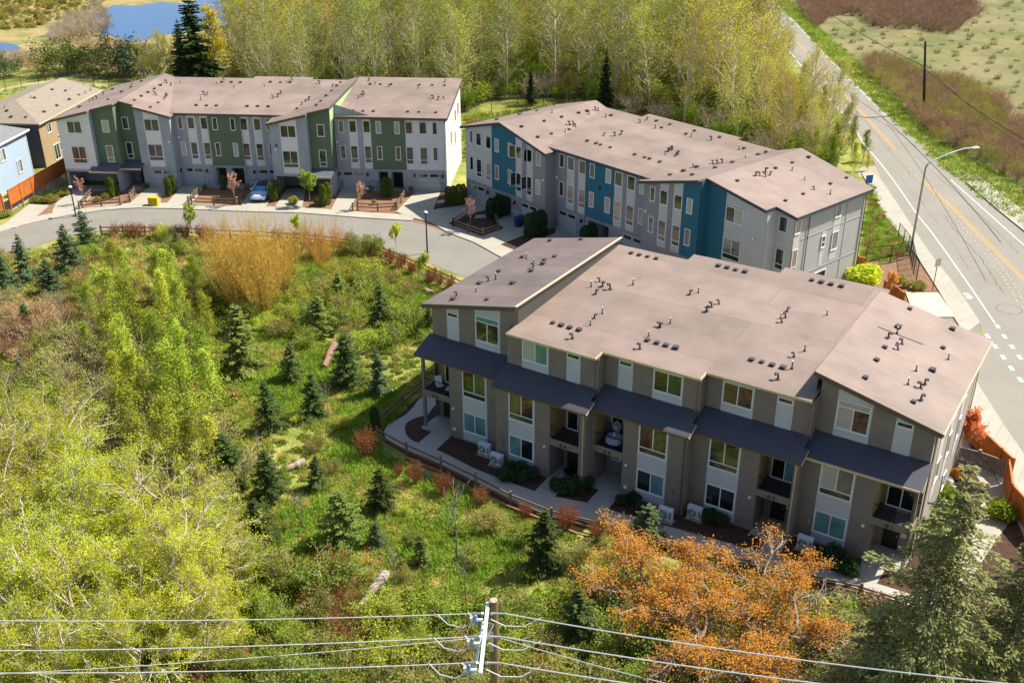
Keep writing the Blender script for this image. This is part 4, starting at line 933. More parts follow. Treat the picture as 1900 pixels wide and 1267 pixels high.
    mb = MB(); mb.tube([(lamp_u+(.05 if side == 'L' else -.05), v, .75), (lamp_u+(.05 if side == 'L' else -.05), v-.12, .75)], .13, 10); mb.build('wall_vent', M_TRIM if i in (0, 2) else M_C_SIDE, rC)
    mb = MB(); q = {0: None, 1: u0+.5, 2: u1-.75, 3: u0+.45, 4: u0+.85}[i]
    if q is not None: mb.box(q-.09, q+.09, v-.12, v, 1.35, 1.75); mb.build('meter_box', M_METAL, rC)
    add_text(rC, ('C 5', 'C 4', 'C 3', 'C 2', 'C 1')[i], ((b0+b1)/2-.32, v-.03, 2.78), .34, M_BLACK)
# party wall between the raised left roof and the main roof, and the right one
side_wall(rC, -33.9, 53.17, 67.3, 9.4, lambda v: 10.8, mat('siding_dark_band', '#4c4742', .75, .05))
mb = MB(); mb.box(-33.93, -33.9, 53.17, 67.3, 6, 9.5).box(-41.08, -41.05, 53.2, 67.3, 0, 9.2).box(-41.05, -7.3, 67.2, 67.3, 0, 9.1).box(-14.22, -14.2, 55.1, 67.8, 9, 10.8).box(-41.05, -34, 53.3, 67.3, 8.8, 9.2); mb.build('wall', M_C_SIDE, rC)
for a0, a1, v1 in ((-34, -28.2, 67.3), (-28.2, -21.5, 68.4), (-21.5, -14.1, 69.4)):
    mb = MB(); mb.box(a0, a1, 66, v1, 0, 10.05); mb.build('wall', M_C_SIDE, rC)
mb = MB(); mb.box(-14.1, -7.3, 67.25, 67.9, 0, 9.0); mb.build('wall', M_C_SIDE, rC)
zr_ = lambda v: zc(2, -7.2, 0)-.15
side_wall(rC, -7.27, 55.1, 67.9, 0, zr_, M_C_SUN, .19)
mb = MB()
for v0, v1, z0, z1 in ((55.1, 55.25, 0, 9.05), (56.5, 56.6, 0, 9.05), (67.75, 67.93, 0, 9.05)): mb.box(-7.27, -7.235, v0, v1, z0, z1)
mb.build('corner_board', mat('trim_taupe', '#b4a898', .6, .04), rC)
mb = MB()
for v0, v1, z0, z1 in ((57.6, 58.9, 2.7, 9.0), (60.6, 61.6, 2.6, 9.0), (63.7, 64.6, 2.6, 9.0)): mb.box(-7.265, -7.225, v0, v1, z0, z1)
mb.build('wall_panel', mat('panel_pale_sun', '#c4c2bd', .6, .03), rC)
for v, z, w_, h in ((60.7, 7.0, .8, 1.5), (60.7, 4.2, .8, 1.6), (63.8, 6.9, .7, 1.3), (63.8, 3.9, .7, 1.5), (57.8, 3.9, 1.0, 1.5), (62.0, .9, .9, 1.2)): window(rC, 'single', v, -7.225, z, w_, h, 5, side=1)
downspout(rC, -7.15, 55.2, 9.0, M_EDGE); downspout(rC, -7.15, 67.8, 9.0, M_GUTTER)
# ---- things on the roofs
s5 = 3.958
# the left-hand slope of the near block is its own roof part
roofCL = Roof(rC, None); roofCL.slopes = slC[:1]; roofCL.o = [o for o in rC.children if o.name.startswith('roof') and o.data.materials[0] == M_ROOF2][0]
roofCR = Roof(rC, None); roofCR.slopes = slC[1:]; roofCR.o = roofC.o
vents(roofCL, 760, 430, s5, [(1030, 68), (1258, 58), (828, 190), (1066, 184), (990, 210), (980, 238), (895, 290), (655, 294), (512, 382), (757, 380), (568, 500), (320, 498)], [(578, 362), (908, 262), (345, 472)], [(857, 200), (912, 238), (632, 350), (487, 442)])
vents(roofCR, 760, 430, s5, [(1628, 160), (1687, 174), (1748, 186), (1812, 200), (1053, 672), (1115, 690), (1177, 707), (1245, 724), (1747, 800), (1817, 820), (1885, 840)], [(1395, 368), (1415, 400), (1472, 424), (1368, 455), (1358, 632), (1195, 785), (1840, 700), (1690, 860)], [(1333, 405), (1640, 390), (1415, 602), (1327, 686), (1755, 768)])
s6 = 2.879
vents(roofCR, 1200, 480, s6, [(383, 40), (430, 50), (475, 62), (525, 72), (883, 117), (933, 128), (985, 139), (1040, 150), (560, 542), (615, 554), (670, 570), (728, 584), (55, 452), (103, 465), (155, 479)] +
      [(1405, 270), (1633, 378), (1583, 478), (1527, 598), (1272, 475), (1228, 543), (1168, 638), (1343, 368), (1425, 767)],
      [(230, 190), (320, 280), (345, 258), (385, 242), (720, 340), (740, 315), (750, 280), (68, 362), (785, 525), (700, 645), (1290, 420), (1362, 455), (1340, 485), (1485, 668), (1462, 690), (1465, 752)],
      [(275, 182), (715, 318), (962, 302), (843, 494), (775, 588), (125, 346), (1336, 400), (1610, 538), (1438, 600), (1395, 672)])
vents(roofA, 440, 120, s5, [(25, 133), (245, 131), (318, 133), (390, 133), (760, 132), (733, 158), (695, 195), (655, 232), (615, 271), (583, 301), (440, 327), (75, 309), (152, 309), (230, 311), (977, 147), (1053, 148), (1130, 149), (1337, 152), (1433, 153), (1523, 155), (853, 343), (925, 344), (1002, 345), (1254, 349), (1335, 351), (1460, 354)],
      [(605, 140), (700, 163), (525, 260), (500, 274), (473, 298), (265, 240), (298, 238), (318, 216), (965, 120), (1525, 130), (930, 220), (920, 234), (1440, 250), (1475, 258), (1518, 252), (405, 112)], [(200, 160), (365, 135), (1013, 145), (1112, 165), (1330, 176), (265, 250), (890, 250)])
vents(roofA, 90, 130, 7.917, [(1370, 170), (1213, 255), (1078, 327), (877, 439), (458, 547), (943, 289), (1645, 230), (1555, 280), (1463, 335), (1365, 390), (1265, 449), (1498, 552), (1610, 484)],
      [(1580, 372), (1700, 430), (1720, 398), (1745, 382), (1795, 230), (1735, 195), (810, 362), (710, 424), (655, 444)], [(1228, 215), (1545, 320), (605, 470)])
vents(roofA, 0, 100, s5, [(1630, 211), (1700, 212), (1768, 213), (1443, 381), (1518, 383), (1590, 384), (1815, 388), (1180, 233)], [(1500, 300), (1520, 304), (1645, 192)], [(1325, 212), (1592, 222), (1720, 247), (1475, 340)])
vents(roofB, 820, 170, s5, [(585, 260), (705, 337), (805, 312), (752, 219), (880, 189), (1005, 159), (1068, 146), (1243, 178), (935, 281), (1068, 365), (1133, 383), (1165, 393), (1237, 413), (1575, 218), (1613, 268), (1675, 244), (1793, 314), (1855, 291), (1416, 465), (1490, 486), (1525, 496), (1600, 519), (1675, 615), (1775, 585), (1838, 615), (280, 219), (403, 209), (570, 171), (697, 144)],
      [(1127, 136), (1148, 142), (935, 246), (965, 244), (980, 258), (1270, 326), (1315, 314), (1190, 322), (1455, 230), (1505, 208), (1685, 430), (1665, 440), (1735, 461), (1720, 470), (440, 185), (590, 156), (625, 146), (825, 108)], [(905, 299), (808, 158), (1080, 168), (1203, 190), (1565, 272), (1830, 332), (1640, 464), (1845, 555)])
vents(roofB, 1220, 250, s5, [(18, 201), (93, 298), (190, 268), (288, 239), (255, 298), (550, 206), (423, 246), (635, 103), (740, 149), (797, 129), (587, 341), (868, 248), (990, 208), (1110, 168), (1388, 319), (1270, 363), (1070, 438), (940, 487), (457, 21)],
      [(110, 108), (80, 122), (150, 142), (405, 212), (438, 214), (475, 206), (720, 299), (750, 300), (792, 272), (825, 295), (792, 308), (1148, 404), (395, 40)], [(645, 172), (597, 112), (988, 264), (1080, 332), (1268, 437), (260, 242)])

# ------------------------------------------------------------------ neighbours on the far left
M_SHING = mat('shingle_buff', '#8f8474', .95, .1, 2, bump=.5, bscale=12, fine=.12)
M_SHING2 = mat('shingle_grey', '#7a7a7c', .95, .1, 2, bump=.5, bscale=12, fine=.12)
M_TANS = mat('siding_tan', '#a8906e', .75, .05, 1); M_BLUES = mat('siding_light_blue', '#a9bccb', .7, .04, 1); M_BROWNS = mat('siding_brown_grey', '#6b5f5d', .75, .05, 1); M_BLUED = mat('siding_dark_blue', '#3a5f96', .7, .04, 1)
# tan house: eave corner measured, walls run from it
ze = 5.8
c0 = G(72, 230, ze); e1 = G(189.5, 167, ze); e2 = G(-60, 226, ze)
dx = (e1-c0); L1 = dx.length; th = math.atan2(dx.y, dx.x)
rT = empty('house', (c0.x, c0.y, 0), th); bpy.context.view_layer.update(); tag(rT, 'two-storey tan house with pale hipped shingle roof behind the wooden fence', 'house')
W_ = 11.0; mb = MB(); r0 = .45
mb.box(r0, L1-r0, r0, W_-r0, 0, ze-.1)
core_o = mb.build('wall', M_BROWNS, rT)
mb = MB(); lap_wall(mb, [(r0, 0), (L1-r0, 0), (L1-r0, ze-.1), (r0, ze-.1)], r0-.02, .2); mb.build('wall', M_TANS, rT)
mb = MB(); hz = 7.4; h = 5.2
A_, B_, C_, D_ = (0, 0, ze), (L1, 0, ze), (L1, W_, ze), (0, W_, ze); R1, R2 = (h, W_/2, hz), (L1-.1, W_/2, hz)
for f in ([A_, B_, R2, R1], [C_, D_, R1, R2], [D_, A_, R1], [B_, C_, R2], [D_, C_, B_, A_]): mb.face(f)
roofT = mb.build('roof', M_SHING, rT)
mb = MB(); mb.beam((0, 0, ze-.1), (L1, 0, ze-.1), .08, .2).beam((0, 0, ze-.1), (0, W_, ze-.1), .08, .2); mb.build('fascia', M_GUTTER, rT)
rt = Roof(rT, None); rt.slopes = [([(0, 0), (L1, 0), (L1, W_/2), (h, W_/2)], (ze, 0, (hz-ze)/(W_/2)), 0), ([(0, 0), (h, W_/2), (0, W_)], (ze, (hz-ze)/h, 0), 0)]; rt.o = roofT
vents(rt, 0, 180, 7.917, [(105, 208), (165, 297), (380, 300), (650, 225), (838, 133), (1020, 43), (508, 20)], [], [(68, 160), (455, 18)])
vents(rt, 90, 130, 7.917, [(55, 293), (250, 310), (447, 370), (305, 438), (125, 528)], [], [(545, 345), (622, 305)])
window(rT, 'double', 2.2, r0-.04, 3.9, 1.2, 1.2, (5, 0)); window(rT, 'single', 4.6, r0-.04, 1.0, 1.1, 1.2, 0); window(rT, 'single', 4.6, r0-.04, 2.5, 1.1, .6, 0); window(rT, 'double', 3.0, r0-.04, .2, 1.4, 2.0, 0)
# blue house
c0 = G(54, 240, ze); e1 = G(-8, 272, ze); dx = (c0-e1); th = math.atan2(dx.y, dx.x)
L2 = 12.0; st = c0-dx.normalized()*L2
rN = empty('house', (st.x, st.y, 0), th); bpy.context.view_layer.update(); tag(rN, 'light blue house with grey shingle roof cut by the left edge of the view', 'house')
mb = MB(); mb.box(.4, L2-.45, .4, 9, 0, ze-.1); mb.build('wall', M_BLUED, rN)
mb = MB(); lap_wall(mb, [(.4, 0), (L2-.45, 0), (L2-.45, ze-.1), (.4, ze-.1)], .38, .2); mb.build('wall', M_BLUES, rN)
mb = MB(); mb.box(L2-.5, L2-.42, .32, .42, 0, ze-.15); mb.build('corner_board', M_TRIM, rN)
mb = MB(); hz2 = 8.0
for f in ([(0, 0, ze), (L2, 0, ze), (L2-4.5, 4.7, hz2), (0, 4.7, hz2)], [(L2, 0, ze), (L2, 9.4, ze), (L2-4.5, 4.7, hz2)], [(L2, 9.4, ze), (0, 9.4, ze), (0, 4.7, hz2), (L2-4.5, 4.7, hz2)], [(0, 9.4, ze), (L2, 9.4, ze), (L2, 0, ze), (0, 0, ze)]): mb.face(f)
mb.build('roof', M_SHING2, rN)
mb = MB(); mb.beam((0, 0, ze-.08), (L2, 0, ze-.08), .1, .2).beam((L2, 0, ze-.08), (L2, 9.4, ze-.08), .1, .2); mb.build('gutter', M_TRIM, rN)
window(rN, 'double', L2-3.6, .34, 1.3, 1.1, 1.6, (3, 5)); window(rN, 'double', L2-6.6, .34, 3.6, 1.2, 1.5, (3, 5))
# ------------------------------------------------------------------ plants: shapes shared by alike plants
def seg_mesh(segs, k=4):
    """batch of tapered twigs: rows of x0 y0 z0 x1 y1 z1 r0 r1"""
    A = np.asarray(segs, dtype=np.float64); n_ = len(A)
    P0, P1, r0, r1 = A[:, :3], A[:, 3:6], A[:, 6:7], A[:, 7:8]
    d = P1-P0; L = np.linalg.norm(d, axis=1, keepdims=True)+1e-9; d = d/L
    ref = np.where(np.abs(d[:, 2:3]) > .9, np.array([[1., 0, 0]]), np.array([[0, 0, 1.]]))
    x = np.cross(d, ref); x /= np.linalg.norm(x, axis=1, keepdims=True)+1e-9; y = np.cross(d, x)
    V = np.empty((n_, 2*k, 3))
    for j in range(k):
        a = 2*math.pi*j/k; o = x*math.cos(a)+y*math.sin(a)
        V[:, j] = P0+o*r0; V[:, k+j] = P1+o*r1
    F = np.array([[j, (j+1) % k, k+(j+1) % k, k+j] for j in range(k)])
    Fs = (np.arange(n_)[:, None, None]*2*k+F[None]).reshape(-1, 4)
    return V.reshape(-1, 3), Fs
def leaf_cards(rng, C, size, var=.35, flat=0.0, aspect=.6):
    """one small leaf-like quad per centre"""
    n_ = len(C); nrm = rng.normal(size=(n_, 3)); nrm[:, 2] = np.abs(nrm[:, 2])+flat; nrm /= np.linalg.norm(nrm, axis=1, keepdims=True)
    t = rng.normal(size=(n_, 3)); x = np.cross(nrm, t); x /= np.linalg.norm(x, axis=1, keepdims=True)+1e-9; y = np.cross(nrm, x)
    s = size*(1+var*rng.uniform(-1, 1, (n_, 1))); x = x*s*.5; y = y*s*.5*aspect
    V = np.empty((n_, 4, 3)); V[:, 0] = C-x; V[:, 1] = C-y+x*.1; V[:, 2] = C+x; V[:, 3] = C+y+x*.1
    return V.reshape(-1, 3), np.arange(4*n_).reshape(-1, 4)
def rot_about(v, axis, a):
    axis = axis/(np.linalg.norm(axis)+1e-9); return v*math.cos(a)+np.cross(axis, v)*math.sin(a)+axis*np.dot(axis, v)*(1-math.cos(a))
def grow(rng, p, d, L, r, level, P, segs, tips, t0=0.0):
    """one limb with its side limbs; P is a list of dicts by level"""
    q = P[level]; n_ = q.get('n_seg', 4); pts = [p]; dirs = [d]; cur = p.copy(); dd = d.copy()
    for i in range(n_):
        dd = dd+rng.normal(size=3)*q.get('wob', .08)+np.array([0, 0, q.get('up', .05)]); dd /= np.linalg.norm(dd)
        nx = cur+dd*L/n_; ra = r*(1-.8*i/n_); rb = r*(1-.8*(i+1)/n_)
        segs.append((*cur, *nx, max(ra, q.get('rmin', .008)), max(rb, q.get('rmin', .008)))); cur = nx; pts.append(cur); dirs.append(dd.copy())
    if level+1 < len(P):
        c = P[level+1]; k = max(1, int(q['kids']*(.8+.4*rng.random())))
        for j in range(k):
            t = q['from']+(1-q['from'])*(j+rng.random()*.9)/k; t = min(t, .995); f = t*n_; i = int(f); pp = pts[i]+(pts[i+1]-pts[i])*(f-i) if i < n_ else pts[-1]
            base = dirs[min(i+1, n_)]; az = rng.uniform(0, 2*math.pi); side = np.cross(base, rng.normal(size=3)); side = rot_about(side/(np.linalg.norm(side)+1e-9), base, az)
            ang = c['angle']*(.8+.4*rng.random()); nd = rot_about(base, side, ang)
            prof = c['prof'](t) if 'prof' in c else (1-.6*t)
            grow(rng, pp, nd, c['len']*L*prof*(.75+.5*rng.random()) if c.get('rel', True) else c['len']*prof*(.75+.5*rng.random()), r*c.get('rr', .4), level+1, P, segs, tips)
    if level >= len(P)-1 or q.get('leafy'):
        for i in range(1, len(pts)): tips.append(pts[i])
def build_plant(name, seed, P, trunk_L, trunk_r, n_leaf, leaf, spread, n_stem=1, stem_spread=0.0, lean=.03, k=4, zmin=.1, flat=0.0, aspect=.6, base_r=.1, leaf_filter=None):
    """returns (wood mesh, leaf mesh)"""
    rng = np.random.default_rng(seed); segs, tips = [], []
    for s_ in range(n_stem):
        a = 2*math.pi*s_/max(1, n_stem)+rng.uniform(-.4, .4); t = stem_spread*(.3+.9*rng.random()) if n_stem > 1 else 0
        d = np.array([math.cos(a)*t, math.sin(a)*t, 1.0])+rng.normal(size=3)*lean; d /= np.linalg.norm(d)
        p = np.array([math.cos(a)*base_r*(n_stem > 1), math.sin(a)*base_r*(n_stem > 1), -.05])
        grow(rng, p, d, trunk_L*(.75+.4*rng.random() if n_stem > 1 else 1), trunk_r, 0, P, segs, tips)
    Vw, Fw = seg_mesh(segs, k); wood = (Vw, Fw)
    T = np.array(tips); T = T[T[:, 2] > zmin]
    if leaf_filter is not None: T = T[leaf_filter(T, rng)]
    if n_leaf:
        C = T[rng.integers(0, len(T), n_leaf)]+rng.normal(size=(n_leaf, 3))*spread
        C = C[C[:, 2] > .03]; lv = leaf_cards(rng, C, leaf, flat=flat, aspect=aspect)
    else: lv = None
    return wood, lv
def to_mesh(name, vf, m_): return np_mesh(name, vf[0], vf[1], m_)

# tall alders and cottonwoods just coming into leaf
P_ALD = [dict(n_seg=8, wob=.025, up=.02, kids=50, **{'from': .14}), dict(n_seg=4, wob=.07, up=.10, kids=6, angle=.75, len=.26, rr=.28, prof=lambda t: .35+1.15*(1-t)**.8 if t > .3 else .9, **{'from': .2}), dict(n_seg=2, wob=.12, up=.05, angle=.7, len=.42, rr=.45, rmin=.018, prof=lambda t: 1-.5*t)]
ALD = []
for s_ in range(6):
    w_, l_ = build_plant('alder', 100+s_, P_ALD, 17, .19, 2500, .21, .4, zmin=2.2, aspect=.8)
    ALD.append((to_mesh('trunk', w_, mat('bark_alder', '#c2b49c', .9, .2, 2)), to_mesh('crown', l_, None)))
# younger fuller trees
P_SAP = [dict(n_seg=6, wob=.04, up=.03, kids=38, **{'from': .08}), dict(n_seg=4, wob=.1, up=.16, kids=5, angle=.7, len=.33, rr=.35, prof=lambda t: 1.15-.85*t, **{'from': .25}), dict(n_seg=2, wob=.15, up=.06, angle=.7, len=.45, rr=.5, rmin=.009, prof=lambda t: 1-.4*t)]
SAP = []
for s_ in range(4):
    w_, l_ = build_plant('sapling', 200+s_, P_SAP, 8, .09, 3800, .15, .2, zmin=.5, aspect=.85)
    SAP.append((to_mesh('trunk', w_, M_BARKG), to_mesh('crown', l_, None)))
# round leafy bush and bare twiggy bush
P_BSH = [dict(n_seg=4, wob=.12, up=.03, kids=7, **{'from': .2}), dict(n_seg=3, wob=.15, up=.05, kids=4, angle=.7, len=.6, rr=.5, rmin=.006, **{'from': .3}), dict(n_seg=2, wob=.2, up=.02, angle=.7, len=.5, rr=.6, rmin=.005)]
BSH, BARE = [], []
for s_ in range(4):
    w_, l_ = build_plant('bush', 300+s_, P_BSH, 2.0, .03, 2500, .12, .17, n_stem=15, stem_spread=.95, zmin=.15, aspect=.8)
    BSH.append((to_mesh('stems', w_, M_TWIG), to_mesh('foliage', l_, None)))
    w_, l_ = build_plant('bare', 340+s_, P_BSH, 2.0, .026, 1500, .09, .1, n_stem=22, stem_spread=.8, zmin=.5, aspect=.6)
    BARE.append((to_mesh('stems', w_, M_TWIG), to_mesh('foliage', l_, None)))
RUSTB = []
for s_ in range(3):
    w_, l_ = build_plant('rust', 370+s_, P_BSH, 2.0, .028, 1900, .1, .12, n_stem=24, stem_spread=.6, zmin=.4, aspect=.6)
    RUSTB.append((to_mesh('stems', w_, M_TWIGR), to_mesh('foliage', l_, None)))
# golden willow: many long straight rods
P_WIL = [dict(n_seg=5, wob=.05, up=.07, kids=9, **{'from': .12}), dict(n_seg=4, wob=.05, up=.12, angle=.32, len=.55, rr=.5, rmin=.009, prof=lambda t: 1.1-.5*t)]
WIL = []
for s_ in range(3):
    w_, l_ = build_plant('willow', 400+s_, P_WIL, 5.4, .028, 2600, .11, .2, n_stem=30, stem_spread=.5, zmin=.8, aspect=.5, k=3, base_r=.35)
    WIL.append((to_mesh('stems', w_, mat('willow_rod', '#c79c4c', .8, .2, 2, island=.35)), to_mesh('foliage', l_, None)))
# broad spreading maple in fresh leaf
P_MAP = [dict(n_seg=4, wob=.09, up=.03, kids=9, **{'from': .22}), dict(n_seg=5, wob=.13, up=.04, kids=7, angle=.85, len=.85, rr=.55, prof=lambda t: 1.05-.35*t, **{'from': .25}),
         dict(n_seg=4, wob=.16, up=.05, kids=5, angle=.75, len=.5, rr=.5, rmin=.014, prof=lambda t: 1-.3*t, **{'from': .2}), dict(n_seg=2, wob=.2, up=.03, angle=.75, len=.42, rr=.55, rmin=.011)]
MAP = []
for s_ in range(3):
    w_, l_ = build_plant('maple', 500+s_, P_MAP, 6.2, .16, 22000, .09, .16, n_stem=3, stem_spread=.35, zmin=1.0, aspect=.9, base_r=.25)
    MAP.append((to_mesh('trunk', w_, M_BARKP), to_mesh('crown', l_, None)))
# small round-headed street tree, flowering twiggy tree
P_STR = [dict(n_seg=4, wob=.03, up=.05, kids=14, **{'from': .42}), dict(n_seg=3, wob=.08, up=.14, kids=4, angle=.6, len=.5, rr=.5, prof=lambda t: 1.2-.6*t, **{'from': .25}), dict(n_seg=2, wob=.1, up=.05, angle=.6, len=.45, rr=.5, rmin=.009)]
STR, STRB = [], []
for s_ in range(3):
    w_, l_ = build_plant('street', 600+s_, P_STR, 3.4, .05, 1500, .15, .11, zmin=1.2, aspect=.9)
    STR.append((to_mesh('trunk', w_, M_BARKG), to_mesh('crown', l_, None)))
    w_, l_ = build_plant('street', 620+s_, P_STR, 3.2, .05, 650, .1, .06, zmin=1.2, aspect=.9)
    STRB.append((to_mesh('trunk', w_, mat('bark_pinkish', '#a08478', .9, .15, 3)), to_mesh('crown', l_, None)))
def conifer(seed, H, R, n_whorl, cards, size, droop=.18, bare=0.0, gap=0.0):
    """fir or spruce: whorls of boughs carrying flat sprays of needles"""
    rng = np.random.default_rng(seed); segs = []; C, X, Y = [], [], []
    nt_ = 8; tr = .022*H
    for i in range(nt_): segs.append((0, 0, H*i/nt_-.05, 0, 0, H*(i+1)/nt_, tr*(1-i/nt_)+.012, tr*(1-(i+1)/nt_)+.008))
    for wv in range(n_whorl):
        t = bare+(1-bare)*(wv+rng.uniform(-.3, .3))/n_whorl; t = min(max(t, bare), .985); z = H*t; Lm = R*(1-((t-bare)/(1-bare)))**(.82 if H > 10 else .68)*(.7+.55*rng.random())+.06
        if t < bare+.12: Lm *= .75+.25*(t-bare)/.12
        nb = 7 if t < .75 else 5
        for b_ in range(nb):
            if rng.random() < gap+.08: continue
            a = 2*math.pi*b_/nb+rng.uniform(-.5, .5); L_ = Lm*(.55+.75*rng.random()); up = .45*t-.08+rng.uniform(-.1, .1)
            d = np.array([math.cos(a), math.sin(a), up]); p = np.array([0, 0, z]); ns = 4; prev = p
            sd = np.array([-math.sin(a), math.cos(a), 0])
            for s_ in range(ns):
                f = (s_+1)/ns; q = p+d*L_*f+np.array([0, 0, -droop*L_*f*f]); segs.append((*prev, *q, max(.006, tr*.22*(1-f)), max(.005, tr*.22*(1-f)-.004)))
                m_ = max(1, int(cards*L_/R*(.6+.8*f)/ns*1.2)+1)
                for c_ in range(m_):
                    g = rng.random(); cen = prev+(q-prev)*g; w_ = .34*L_*(1-f*.75)+.05; o = sd*rng.uniform(-1, 1)*w_
                    cen = cen+o+np.array([0, 0, -abs(rng.normal())*.05*L_-.12*np.linalg.norm(o)]); tip = d*.7+o/(w_+1e-6)*.8; tip[2] -= .15+.25*rng.random(); tip /= np.linalg.norm(tip)
                    C.append(cen); X.append(tip)
                prev = q
    # tuft at the very top
    for c_ in range(10): C.append(np.array([0, 0, H*(.93+.07*rng.random())])+rng.normal(size=3)*.03); X.append(np.array([rng.normal()*.4, rng.normal()*.4, 1.0]))
    C = np.array(C); X = np.array(X); X /= np.linalg.norm(X, axis=1, keepdims=True); n_ = len(C)
    N = rng.normal(size=(n_, 3))*.5+np.array([0, 0, 1.0]); Y = np.cross(N, X); Y /= np.linalg.norm(Y, axis=1, keepdims=True)+1e-9
    s_ = size*(.65+.7*rng.random((n_, 1))); V = np.empty((n_, 4, 3)); V[:, 0] = C-X*s_*.45; V[:, 1] = C-Y*s_*.27+X*s_*.05; V[:, 2] = C+X*s_*.6; V[:, 3] = C+Y*s_*.27+X*s_*.05
    return seg_mesh(segs, 4), (V.reshape(-1, 3), np.arange(4*n_).reshape(-1, 4))
CON = []
for s_, (R_, dr_) in enumerate(((1.45, .12), (1.7, .05), (1.3, .15), (1.6, .2))):
    w_, l_ = conifer(700+s_, 4.6, R_, 24, 105, .135, dr_)
    CON.append((to_mesh('trunk', w_, M_BARK), to_mesh('boughs', l_, None)))
BIGC = []
for s_ in range(2):
    w_, l_ = conifer(740+s_, 17, 3.1, 44, 150, .32, .2, .1); BIGC.append((to_mesh('trunk', w_, M_BARK), to_mesh('boughs', l_, None)))
# clipped columns
COLM = []
for s_ in range(2):
    rng = np.random.default_rng(800+s_); n_ = 4200; a = rng.uniform(0, 2*math.pi, n_); z = rng.uniform(.02, 1, n_); rad = .5*np.clip(np.minimum(1, (1.02-z)*4.5)**.5, .1, 1)*np.where(z < .12, .8+z*1.6, 1)*(1+.09*np.sin(a*3+z*9)+.06*rng.normal(size=n_)); k_ = rng.uniform(.72, 1, n_)**.5
    C = np.stack([np.cos(a)*rad*k_, np.sin(a)*rad*k_, z*2.4], 1); lv = leaf_cards(rng, C, .12); COLM.append(to_mesh('foliage', lv, None))
ROUND = []
for s_ in range(2):
    rng = np.random.default_rng(820+s_); n_ = 1500; d = rng.normal(size=(n_, 3)); d /= np.linalg.norm(d, axis=1, keepdims=True); rr_ = rng.uniform(.6, 1, (n_, 1))*(1+.15*np.sin(d[:, :1]*5+s_)+.1*np.cos(d[:, 1:2]*6))
    C = d*rr_*np.array([.5, .5, .42])+np.array([0, 0, .38]); C = C[C[:, 2] > 0]; ROUND.append(to_mesh('foliage', leaf_cards(rng, C, .1), None))

L_ALD = [leafmat('leaf_alder_a', '#a09e38', '#76802c'), leafmat('leaf_alder_b', '#b8a83a', '#8e9030'), leafmat('leaf_alder_c', '#858f32', '#5b6b26'), leafmat('leaf_alder_d', '#bfa438', '#988a34')]
L_SAP = [leafmat('leaf_sap_a', '#9aa336', '#6f7a2a'), leafmat('leaf_sap_b', '#b0b448', '#868c32')]
L_MAP = leafmat('leaf_maple_fresh', '#b6bb38', '#93992e', .48)
L_OLIVE = leafmat('leaf_olive', '#918a48', '#6c6a34'); L_GREEN = leafmat('leaf_green', '#84922e', '#5c6e26'); L_BRAM = leafmat('leaf_bramble', '#8e943a', '#545f2a')
L_GOLD = leafmat('leaf_gold', '#c0a44c', '#a38a3c', .3, .15); L_AMBER = leafmat('leaf_amber', '#bb8a3a', '#a07034', .3, .15)
L_RUST = leafmat('leaf_rust', '#8a563c', '#66442f', .25); L_ORANGE = leafmat('leaf_orange', '#c27d2c', '#946030', .35, .1); L_CORAL = leafmat('leaf_coral', '#e08a5a', '#c0643a', .35)
L_PINK = leafmat('bud_pink', '#c99484', '#a87464', .25); L_NEEDLE = leafmat('needle_blue_green', '#5c6a3c', '#324222', .25, .35); L_NEEDLE2 = leafmat('needle_olive', '#7f8a45', '#515f32', .2, .2)
L_NEEDD = leafmat('needle_dark', '#2c4430', '#1a2e22', .12, .2); L_ARB = leafmat('leaf_arborvitae', '#62702a', '#3a4c20', .15); L_BOX = leafmat('leaf_box', '#3c5030', '#22361f', .15)
L_YEL = leafmat('leaf_yellow_shrub', '#c4b83c', '#96962c'); L_DRY = leafmat('dry_stem', '#a8845c', '#7c5c40', .2); L_SPR = leafmat('needle_spruce', '#87845a', '#54552f', .2, .1)

def plant(name, parts, P, h, h0, label, cat, group, leaf=None, rz=None, sx=None, rng_=random, partnames=None):
    """one plant: an Empty at its foot with wood and foliage as children; h0 is the height the meshes were made at"""
    s_ = h/h0; o = empty(name, (P[0], P[1], P[2] if len(P) > 2 else 0), rng_.uniform(0, 6.28) if rz is None else rz)
    k = s_*(sx or 1); o.scale = (k, k, s_); tag(o, label, cat, group)
    if name in ('conifer', 'sapling', 'alder_tree'):
        q_ = random.Random(int(P[0]*91+P[1]*17)); o.rotation_euler = (q_.gauss(0, .035), q_.gauss(0, .035), o.rotation_euler.z); o.scale = (k*q_.uniform(.85, 1.15), k*q_.uniform(.85, 1.15), s_)
    for i, me in enumerate(parts):
        if me is None: continue
        c = link(me.name.split('.')[0], me, o)
        if leaf is not None and i == len(parts)-1:
            if not me.materials: me.materials.append(None)
            c.material_slots[0].link = 'OBJECT'; c.material_slots[0].material = leaf
    return o
def in_poly(x, y, poly):
    ins = False; j = len(poly)-1
    for i in range(len(poly)):
        if (poly[i][1] > y) != (poly[j][1] > y) and x < (poly[j][0]-poly[i][0])*(y-poly[i][1])/(poly[j][1]-poly[i][1])+poly[i][0]: ins = not ins
        j = i
    return ins
def scatter_px(poly, n_, rnd, mind=0, avoid=()):
    """n_ ground spots spread evenly over a region of the photograph"""
    xs = [p[0] for p in poly]; ys = [p[1] for p in poly]; out = []; tries = 0
    while len(out) < n_ and tries < n_*60:
        tries += 1; x, y = rnd.uniform(min(xs), max(xs)), rnd.uniform(min(ys), max(ys))
        if not in_poly(x, y, poly): continue
        P = G(x, y)
        if any(in_poly(P.x, P.y, a) for a in avoid): continue
        if mind and any((P.x-q.x)**2+(P.y-q.y)**2 < mind*mind for q in out): continue
        out.append(P)
    return out
